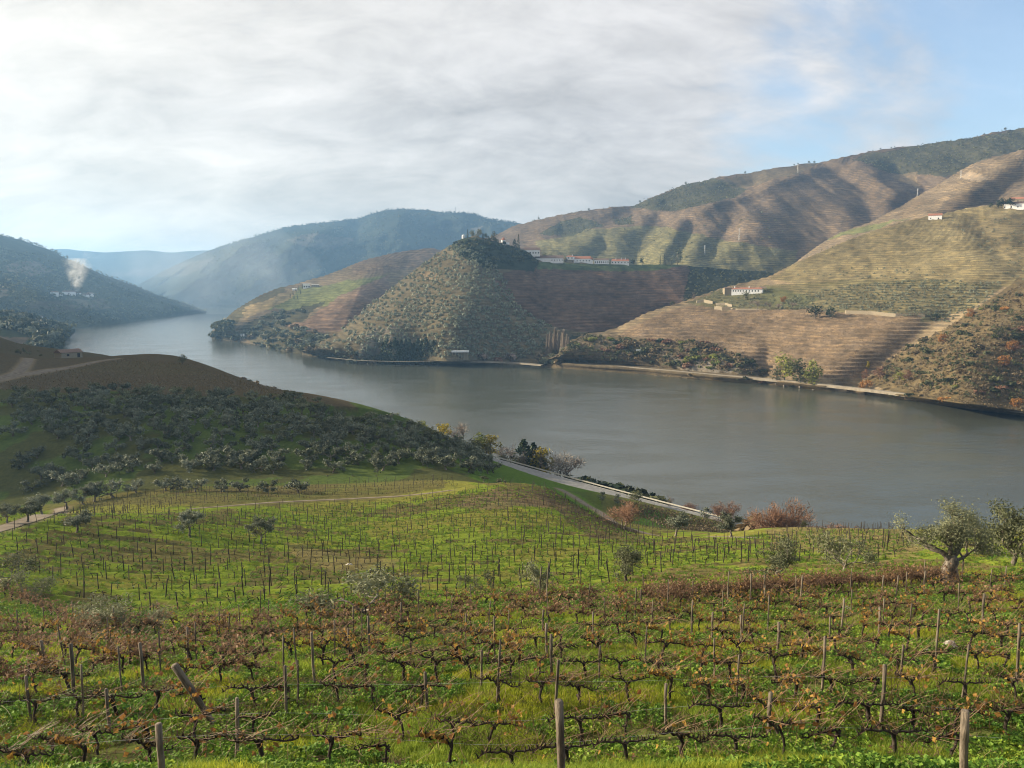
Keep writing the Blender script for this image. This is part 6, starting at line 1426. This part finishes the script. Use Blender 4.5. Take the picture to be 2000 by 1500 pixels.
def vine_label(k, t, kind):
    side = 'left' if t < -0.24 else 'right' if t > 0.24 else 'middle'
    lf = {'few': 'nearly bare', 'some': 'orange-leaved', 'brown': 'russet'}[kind]
    return '%s dark grapevine of the %s row from the bottom, in the %s part' % (lf, ordn[k], side), '%s vines, %s row, %s' % (lf, ordn[k], side)
for k, x, d, kind in KEEP[:300]:
    vs = VV[kind]; parts = vs[int(rv.integers(0, len(vs)))]
    lab, grp = vine_label(k, x / d, kind)
    o = tag(empty('grapevine', (x, d, gz(x, d)), rv.normal() * 0.08, rv.uniform(0.9, 1.12)), lab, 'grapevine', grp)
    for pn, me, mk_ in parts: add_obj(pn, me, None, o)
# the vines of the back rows beyond the first three hundred, one mass of real vines
def realize(name, label, items, per_mat):
    for mat in per_mat:
        mb = MB()
        for x, y, z, rz, s, parts in items:
            c_, s_ = math.cos(rz) * s, math.sin(rz) * s
            for pn, me, mk_ in parts:
                if mk_ != mat: continue
                n = len(me.vertices); co = np.empty(n * 3, np.float32); me.vertices.foreach_get('co', co); co = co.reshape(-1, 3)
                cc = np.empty(n * 4, np.float32); me.attributes['Col'].data.foreach_get('color', cc); cc = cc.reshape(-1, 4)[:, :3]
                lt = np.empty(len(me.polygons), np.int32); me.polygons.foreach_get('loop_total', lt); li = np.empty(len(me.loops), np.int32); me.loops.foreach_get('vertex_index', li)
                nq = int((lt == 4).sum()); Qd = li[:nq * 4].reshape(-1, 4); T_ = li[nq * 4:].reshape(-1, 3)
                V = np.stack([co[:, 0] * c_ - co[:, 1] * s_ + x, co[:, 0] * s_ + co[:, 1] * c_ + y, co[:, 2] * s + z], 1)
                mb.raw(V, Qd if nq else None, T_ if len(T_) else None, cc)
        if mb.n: tag(add_obj(name, mb.mesh(name), M[mat]), label, kind='stuff')
items = [(x, d, gz(x, d), rv.normal() * 0.08, rv.uniform(0.9, 1.12), VV[kd][int(rv.integers(0, len(VV[kd])))]) for k, x, d, kd in far_v]
# the diagonal vine row on the far left
for t in np.linspace(0, 1, 14):
    q = on_ground(-20 + 195 * t, 1152 + 92 * t); items.append((q.x, q.y, q.z, -0.9, 1.0, VV['brown'][int(rv.integers(0, 6))]))
for t in np.linspace(0, 1, 40):   # dense russet rows at the rim of the near slope
    for dv in (0, 6):
        q = on_ground(1290 + 560 * t, 1176 - 40 * t + dv); items.append((q.x, q.y, q.z, 0.0, 0.95, VV['brown'][int(rv.integers(0, 6))]))
realize('vine_rows', 'russet grapevines of the back rows at the rim of the near slope', items, ['vinebark', 'cane', 'vinebrown', 'vineleaf'])
# trellis wires of the nearest rows
for k in range(0, 3):
    d0 = rowd[k]; xs = np.arange(-0.75 * d0, 0.75 * d0, 1.0); mb = MB()
    for hgt in (0.67,):
        dd = d0 + 0.35 * np.sin(xs * 0.13 + k) + 0.02 * xs
        zz = ground_base(xs, dd) + hgt; mb.tube(np.stack([xs, dd, zz], 1), 0.0015, 3, cap=False)
    tag(add_obj('trellis_wire', mb.mesh('trellis_wire'), M['metal']), 'thin trellis wires along the %s vine row from the bottom' % ordn[k], 'wire', 'trellis wires')

# the staked field: stakes and pruned stumps on every little terrace
FP = [(-60, 1010), (60, 1006), (330, 1004), (450, 1000), (560, 990), (700, 985), (860, 968), (985, 944), (1090, 952), (1180, 1018), (1260, 1052), (1420, 1056), (1560, 1036), (1740, 1036), (1780, 1060), (1760, 1095), (1500, 1100), (1300, 1120), (1180, 1150), (900, 1160), (650, 1180), (520, 1200), (330, 1205), (180, 1200), (90, 1140), (-60, 1085)]
FP2 = [(150, 985), (330, 955), (620, 946), (880, 936), (900, 952), (800, 962), (560, 975), (380, 988), (300, 1000), (160, 1002)]
FP3 = [(1235, 1032), (1200, 985), (1250, 985), (1340, 1010), (1430, 1030), (1430, 1044), (1320, 1044)]
# the row phase follows the small terraces of ground_z
sk = []; st = []
rs_ = np.random.default_rng(6)
y = 50.0
while y < 240:
    sp_ = 2.15 if y < 175 else 2.4
    x = -0.74 * y + rs_.uniform(0, 1)
    while x < 0.74 * y:
        yy_ = y - 0.08 * x
        sk.append((x + rs_.normal() * 0.08, yy_ + rs_.normal() * 0.12)); 
        for q in (0.35, 0.7): st.append((x + sp_ * q + rs_.normal() * 0.1, yy_ + rs_.normal() * 0.1))
        x += sp_
    y += 5.2 if y < 165 else 3.0
sk = np.array(sk); st = np.array(st)
def keep_in(a, drop):
    z = ground_base(a[:, 0], a[:, 1]); u, v = proj(np.stack([a[:, 0], a[:, 1], z], -1))
    m = (inpoly(u, v, FP) & (a[:, 1] < 162)) | (inpoly(u, v, FP2) & (a[:, 1] > 128)) | (inpoly(u, v, FP3) & (a[:, 1] > 150))
    for k_, ln in TR3.items():
        dd, _ = segdist(a[:, 0], a[:, 1], ln); m &= dd > TRW[k_] * 1.4
    m &= rs_.uniform(0, 1, len(a)) > drop
    vis = fbm(a[:, 0] * 0.03, a[:, 1] * 0.03, 44, 3); m &= ~((vis < -0.42) & (a[:, 1] > 90))
    a = a[m]; return np.concatenate([a, ground_z(a[:, 0], a[:, 1])[:, None]], 1)
sk = keep_in(sk, 0.06); st = keep_in(st, 0.12)
sk = sk[np.argsort(sk[:, 1])]
u_, v_ = proj(sk); inview = (u_ > -5) & (u_ < 2005); sk = sk[inview]; u_ = u_[inview]
for i in range(min(250, len(sk))):
    x, y, z = sk[i]; o = add_obj('vineyard_stake', STAKEM[i % 4], None, None, (x, y, z)); s = rs_.uniform(0.85, 1.15)
    o.scale = (s * 0.95, s * 0.95, s); o.rotation_euler = (rs_.normal() * 0.05, rs_.normal() * 0.06, rs_.uniform(0, 6))
    side = 'left' if u_[i] < 350 else 'centre left' if u_[i] < 700 else 'centre right' if u_[i] < 1200 else 'right'
    rw = int((y - 47) / 5.2)
    tag(o, 'dark upright stake on the green terraces, %s part, %s step of the field' % (side, ordn[min(rw, 10)]), 'stake', 'stakes %s %d' % (side, rw))
def many_sticks(name, label, pts, hts, rad, mat, k=4, bend=0.0, r=None):
    m = len(pts); n = 3 if bend else 2
    t = np.linspace(0, 1, n); a = np.arange(k) * 2 * math.pi / k
    off = r.normal(size=(m, n, 2)) * bend * t[None, :, None] + (r.normal(size=(m, 1, 2)) * 0.05 * t[None, :, None])
    V = np.zeros((m, n, k, 3)); rr = rad * (1 - 0.3 * t)[None, :, None] * r.uniform(0.75, 1.25, (m, 1, 1))
    V[..., 0] = pts[:, None, None, 0] + off[:, :, None, 0] + np.cos(a) * rr; V[..., 1] = pts[:, None, None, 1] + off[:, :, None, 1] + np.sin(a) * rr
    V[..., 2] = pts[:, None, None, 2] - 0.1 + (hts[:, None] + 0.1)[:, :, None] * t[None, :, None]
    i = np.arange(n - 1)[:, None] * k + np.arange(k)[None]; j = np.arange(n - 1)[:, None] * k + (np.arange(k)[None] + 1) % k
    q = np.stack([i, j, j + k, i + k], -1).reshape(-1, 4); top = (n - 1) * k + np.arange(k)
    q = np.concatenate([q, top[None, :4]]) if k == 4 else q
    Qd = (np.arange(m)[:, None, None] * (n * k) + q[None]).reshape(-1, 4)
    return tag(add_obj(name, mesh_np(name, V.reshape(-1, 3), Qd, cols=np.ones((m * n * k, 3))), M[mat]), label, kind='stuff')
rest = sk[250:]
many_sticks('stake_rows', 'dark stakes covering the knoll and the valley vineyards', rest, 1.45 * rs_.uniform(0.8, 1.15, len(rest)), 0.05, 'stake', r=rs_)
many_sticks('vine_stumps', 'low pruned vine stumps between the stakes of the field', st, rs_.uniform(0.3, 0.65, len(st)), 0.04, 'vinebark', 4, 0.10, rs_)
# a bent arm on every stump
am = st[::1]; mA = len(am); a0 = rs_.uniform(0, 6.28, mA); LL = rs_.uniform(0.3, 0.6, mA); z0 = am[:, 2] + 0.42
c0 = np.stack([am[:, 0] - np.cos(a0) * LL * .4, am[:, 1] - np.sin(a0) * LL * .4, z0 + rs_.normal(size=mA) * 0.06], 1); c1 = np.stack([am[:, 0] + np.cos(a0) * LL, am[:, 1] + np.sin(a0) * LL, z0 + 0.1 + rs_.normal(size=mA) * 0.12], 1)
sd = np.array([0, 0, 0.03]); V = np.stack([c0 - sd, c0 + sd, c1 + sd * 0.6, c1 - sd * 0.6], 1).reshape(-1, 3); sy = np.stack([-np.sin(a0), np.cos(a0), 0 * a0], 1) * 0.03
V2 = np.stack([c0 - sy, c0 + sy, c1 + sy * 0.6, c1 - sy * 0.6], 1).reshape(-1, 3)
tag(add_obj('vine_arms', mesh_np('vine_arms', np.concatenate([V, V2]), np.arange(8 * mA).reshape(-1, 4), cols=np.ones((8 * mA, 3))), M['vinebark']), 'short crooked arms of the pruned vines in the field', kind='stuff')

# the vines of the brown hill, in close rows
bx, by = np.meshgrid(np.arange(-330, -20, 1.6), np.arange(255, 440, 2.6)); bx = (bx + rs_.uniform(-.4, .4, bx.shape)).ravel(); by = (by + rs_.uniform(-.3, .3, by.shape)).ravel(); bz = ground_z(bx, by)
bu, bv = proj(np.stack([bx, by, bz], -1)); bm = inpoly(bu, bv, [(-20, 764), (240, 762), (380, 770), (560, 772), (660, 790), (560, 766), (450, 737), (370, 712), (240, 702), (180, 712), (0, 748)]) & (rs_.uniform(0, 1, len(bx)) < 0.8)
for k_, ln in TR3.items():
    dd, _ = segdist(bx, by, ln); bm &= dd > TRW[k_] * 1.5
shrub_mass('vine_rows', 'brown leafless vines in close rows on the hill at the left', np.stack([bx, by, bz], -1)[bm], 0.8, 7, 'scrub_dry', 21)

# bare vines of the little vineyard below the road
bx, by = np.meshgrid(np.arange(20, 75, 1.1), np.arange(175, 250, 2.4)); bx = (bx + rs_.uniform(-.3, .3, bx.shape)).ravel(); by = (by + rs_.uniform(-.2, .2, by.shape)).ravel(); bz = ground_z(bx, by)
bu, bv = proj(np.stack([bx, by, bz], -1)); bm = inpoly(bu, bv, [(1195, 975), (1250, 984), (1340, 1006), (1420, 1024), (1460, 1040), (1320, 1040), (1235, 1003)]) & (rs_.uniform(0, 1, len(bx)) < 0.85)
dd, _ = segdist(bx, by, ROAD); bm &= dd > 5.6
shrub_mass('vine_rows', 'bare vines of the little staked vineyard below the road', np.stack([bx, by, bz], -1)[bm], 0.95, 9, 'scrub_dry', 22)

# stones
def stone(u, v, wpx, hpx, label, seed):
    r = np.random.default_rng(seed); p = on_ground(u, v); s = p.y / F
    n, k = 7, 12; V = []
    for i in range(n):
        th = math.pi * i / (n - 1)
        for j in range(k):
            ph = 2 * math.pi * j / k; d = np.array([math.sin(th) * math.cos(ph), math.sin(th) * math.sin(ph), math.cos(th)])
            q = 1 + 0.35 * float(fbm(np.array([d[0] * 1.7 + seed]), np.array([d[1] * 1.7 + d[2] * 2.1]), seed, 3)[0]); V.append(d * q * np.array([wpx * s / 2, wpx * s / 2.6, hpx * s * 0.75]))
    Qd = [(i * k + j, i * k + (j + 1) % k, (i + 1) * k + (j + 1) % k, (i + 1) * k + j) for i in range(n - 1) for j in range(k)]
    me = mesh_np('boulder', V, Qd, cols=np.ones((n * k, 3))); return tag(add_obj('boulder', me, M['stone'], None, (p.x, p.y, p.z + hpx * s * 0.2)), label, 'boulder')
stone(1853, 1275, 36, 24, 'pale boulder lying among the vines on the right', 1)
stone(1812, 1282, 26, 14, 'flatter pale stone left of the pale boulder', 2)
stone(1655, 1194, 18, 10, 'grey stone between the vine rows right of the middle', 3)
stone(681, 1105, 20, 9, 'white flat stone lying in the staked field', 4)

# ------------------------------------------------------------------ grass and weeds, scattered with geometry nodes
def clump(r, n, h, spread, wd, broad=0):
    mb = MB()
    a = r.uniform(0, 6.28, n); rad = spread * np.sqrt(r.uniform(0, 1, n)); b = np.stack([np.cos(a) * rad, np.sin(a) * rad, 0 * a - 0.02], 1)
    hh_ = h * r.uniform(0.5, 1.15, n); ln = r.normal(size=(n, 2)) * 0.45 * hh_[:, None]; ang = r.uniform(0, 3.14, n); sx_ = np.stack([np.cos(ang), np.sin(ang), 0 * ang], 1) * wd * r.uniform(0.7, 1.3, n)[:, None]
    mid = b + np.stack([ln[:, 0] * 0.35, ln[:, 1] * 0.35, hh_ * 0.6], 1); tip = b + np.stack([ln[:, 0], ln[:, 1], hh_ * 0.95], 1)
    V = np.stack([b - sx_, b + sx_, mid + sx_ * 0.7, mid - sx_ * 0.7, tip], 1).reshape(-1, 3); i5 = np.arange(n) * 5
    hue = np.repeat(np.repeat(np.clip(0.45 + r.normal(size=n) * 0.25, 0, 1)[:, None], 3, 1), 5, 0)
    mb.raw(V, np.stack([i5, i5 + 1, i5 + 2, i5 + 3], 1), np.stack([i5 + 3, i5 + 2, i5 + 4], 1), hue)
    if broad:
        aa = r.uniform(0, 6.28, broad); q = spread * 0.9 * np.sqrt(r.uniform(0, 1, broad)); cen = np.stack([np.cos(aa) * q, np.sin(aa) * q, r.uniform(0.04, h * 0.95, broad)], 1)
        mb.leaves(cen, [0, 0, 1.4], h * 0.42, h * 0.34, r, np.repeat(np.clip(0.5 + r.normal(size=broad) * 0.3, 0, 1)[:, None], 3, 1), True)
    return mb
def src(name, mb, mat):
    me = mb.mesh(name); me.materials.append(M[mat]); return bpy.data.objects.new(name, me)
rq = np.random.default_rng(90)
CL = [src('grass_tuft', clump(rq, 34, 0.17, 0.17, 0.006), 'grass') for _ in range(3)] + [src('weed_tuft', clump(rq, 10, 0.2, 0.16, 0.005, 26), 'weed') for _ in range(2)] + [src('dry_tuft', clump(rq, 26, 0.2, 0.15, 0.005), 'grass_dry')]
def tangle(r):
    mb = MB()
    for _ in range(16):
        q = np.array([r.normal() * 0.22, r.normal() * 0.14, 0.0]); dd = unit((0.25 + r.normal() * 0.7, r.normal() * 0.4, 0.8)); L_ = r.uniform(0.25, 0.75); pts = [q]
        for i in range(4): dd = unit(dd + r.normal(size=3) * 0.22 + np.array([0, 0, -0.12])); pts.append(pts[-1] + dd * L_ / 4)
        mb.tube(pts, np.linspace(0.005, 0.0025, 5), 3, np.full(3, r.uniform(0, 0.8)), cap=False)
    return mb
def litter(r):
    n = 12; cen = np.stack([r.normal(size=n) * 0.3, r.normal(size=n) * 0.2, r.uniform(0.03, 0.14, n)], 1)
    return MB().leaves(cen, [0, 0, 1.2], 0.11, 0.09, r, np.repeat(r.uniform(0, 1, n)[:, None], 3, 1), True)
CT2 = [src('dead_stems', tangle(rq), 'cane') for _ in range(3)] + [src('fallen_leaves', litter(rq), 'vinebrown'), src('fallen_leaves', litter(rq), 'vineleaf')]
def scatter_gn(name, label, pts, scale, idx, sources):
    n = len(pts); me = bpy.data.meshes.new(name); me.vertices.add(n); me.vertices.foreach_set('co', np.asarray(pts, np.float32).ravel())
    a = me.attributes.new('sc', 'FLOAT', 'POINT'); a.data.foreach_set('value', scale.astype(np.float32))
    a = me.attributes.new('ix', 'INT', 'POINT'); a.data.foreach_set('value', idx.astype(np.int32))
    a = me.attributes.new('rz', 'FLOAT', 'POINT'); a.data.foreach_set('value', np.random.default_rng(3).uniform(0, 6.28, n).astype(np.float32))
    me.update()
    ng = bpy.data.node_groups.new(name, 'GeometryNodeTree')
    ng.interface.new_socket('Geometry', in_out='INPUT', socket_type='NodeSocketGeometry'); ng.interface.new_socket('Geometry', in_out='OUTPUT', socket_type='NodeSocketGeometry')
    N = ng.nodes; L = ng.links
    gi = N.new('NodeGroupInput'); go = N.new('NodeGroupOutput'); ip = N.new('GeometryNodeInstanceOnPoints'); g2 = N.new('GeometryNodeGeometryToInstance')
    for s in sources:
        oi = N.new('GeometryNodeObjectInfo'); oi.inputs['Object'].default_value = s; L.new(oi.outputs['Geometry'], g2.inputs[0])
    def attr(nm, ty):
        q = N.new('GeometryNodeInputNamedAttribute'); q.data_type = ty; q.inputs[0].default_value = nm; return q.outputs[0]
    L.new(gi.outputs[0], ip.inputs['Points']); L.new(g2.outputs[0], ip.inputs['Instance']); ip.inputs['Pick Instance'].default_value = True
    L.new(attr('ix', 'INT'), ip.inputs['Instance Index']); L.new(attr('sc', 'FLOAT'), ip.inputs['Scale'])
    cx_ = N.new('ShaderNodeCombineXYZ'); L.new(attr('rz', 'FLOAT'), cx_.inputs[2]); L.new(cx_.outputs[0], ip.inputs['Rotation'])
    L.new(ip.outputs[0], go.inputs[0])
    o = add_obj(name, me); md = o.modifiers.new('scatter', 'NODES'); md.node_group = ng
    return tag(o, label, kind='stuff')
def field_pts(n, d0, d1, pw, r, xr=0.72):
    # even cover of the ground seen: density falls with distance
    d = (d0 ** pw + (d1 ** pw - d0 ** pw) * r.uniform(0, 1, n)) ** (1 / pw); x = r.uniform(-xr, xr, n) * d
    return x, d
rgx = np.random.default_rng(17)
x, d = field_pts(52000, 11.5, 52, 1.0, rgx)
z = ground_z(x, d); pn = fbm(x * 0.35, d * 0.5, 61, 4); pq = fbm(x * 0.12, d * 0.2, 62, 4)
rowdist = np.min(np.abs(d[:, None] - (np.array(rowd)[None] + 0.35 * np.sin(x[:, None] * 0.13 + np.arange(len(rowd))[None]) + 0.02 * x[:, None])), axis=1)
bare = (rowdist < 0.3) & (pn < -0.05); keep = ~bare & (pn + pq > -0.42)
ix = np.where(pn + 0.3 * pq > 0.16, 3 + rgx.integers(0, 2, len(x)), rgx.integers(0, 3, len(x))); ix = np.where((rowdist < 0.6) & (rgx.uniform(0, 1, len(x)) < 0.3), 5, ix); ix = np.where(rgx.uniform(0, 1, len(x)) < 0.04, 5, ix)
sc_ = rgx.uniform(0.65, 1.35, len(x)) * (0.9 + 0.5 * np.clip(pn, -0.4, 0.8)) * (1 + 0.012 * (d - 12))
scatter_gn('grass', 'bright green grass and weeds between the near vine rows', np.stack([x, d, z], 1)[keep], sc_[keep], ix[keep], CL)
# dead stems and fallen leaves along the vine rows
tx, td_ = [], []
for k, d0 in enumerate(rowd):
    n_ = int(1.44 * d0 * (3.0 if d0 < 30 else 4.0)); xr = rgx.uniform(-0.72 * d0, 0.72 * d0, n_)
    tx.append(xr); td_.append(d0 + 0.35 * np.sin(xr * 0.13 + k) + 0.02 * xr + rgx.normal(size=n_) * 0.28)
tx = np.concatenate(tx); td_ = np.concatenate(td_); tix = rgx.choice(5, len(tx), p=[0.27, 0.27, 0.26, 0.12, 0.08])
scatter_gn('undergrowth', 'dead brown stems and fallen leaves along the near vine rows', np.stack([tx, td_, ground_z(tx, td_)], 1), rgx.uniform(0.6, 1.3, len(tx)), tix, CT2)
x, d = field_pts(52000, 48, 165, 1.0, rgx, 0.74)
z = ground_z(x, d); pn = fbm(x * 0.15, d * 0.3, 63, 4); u, v = proj(np.stack([x, d, z], 1))
ph = (d + 0.08 * x) / 2.6 + 0.5 * fbm(x * 0.03, d * 0.05, 5, 3); fr = ph - np.floor(ph)
keep = (pn > -0.25) & (inpoly(u, v, FP) | (d < 70)) & ~inpoly(u, v, [(560, 1060), (700, 1085), (780, 1092), (780, 1110), (640, 1112), (560, 1080)]); keep &= (fr < 0.75) | (rgx.uniform(0, 1, len(x)) < 0.4)
for k_, ln in TR3.items():
    dd, _ = segdist(x, d, ln); keep &= dd > TRW[k_] * 1.15
ix = rgx.integers(0, 3, len(x)); ix = np.where(rgx.uniform(0, 1, len(x)) < 0.08, 5, ix)
scatter_gn('grass', 'lush green grass of the staked field and the knoll', np.stack([x, d, z], 1)[keep], (rgx.uniform(0.55, 1.15, len(x)) * (0.75 + 0.004 * d))[keep], ix[keep], CL)

# ------------------------------------------------------------------ the hazy air of the valley
hb = MB().box((-9500, -900, -18), (9500, 9500, 560))
haze = add_obj('haze', hb.mesh('haze'), None)
hm, ht = new_mat('valley haze')
pvn = ht.add('ShaderNodeVolumePrincipled', {'Color': (0.32, 0.60, 1.0, 1), 'Density': 0.000115, 'Anisotropy': 0.35})
ho = ht.add('ShaderNodeOutputMaterial'); ht.l.new(pvn.outputs[0], ho.inputs['Volume'])
haze.data.materials.append(hm)
tag(haze, 'thin blue haze in the air of the whole valley', kind='stuff')
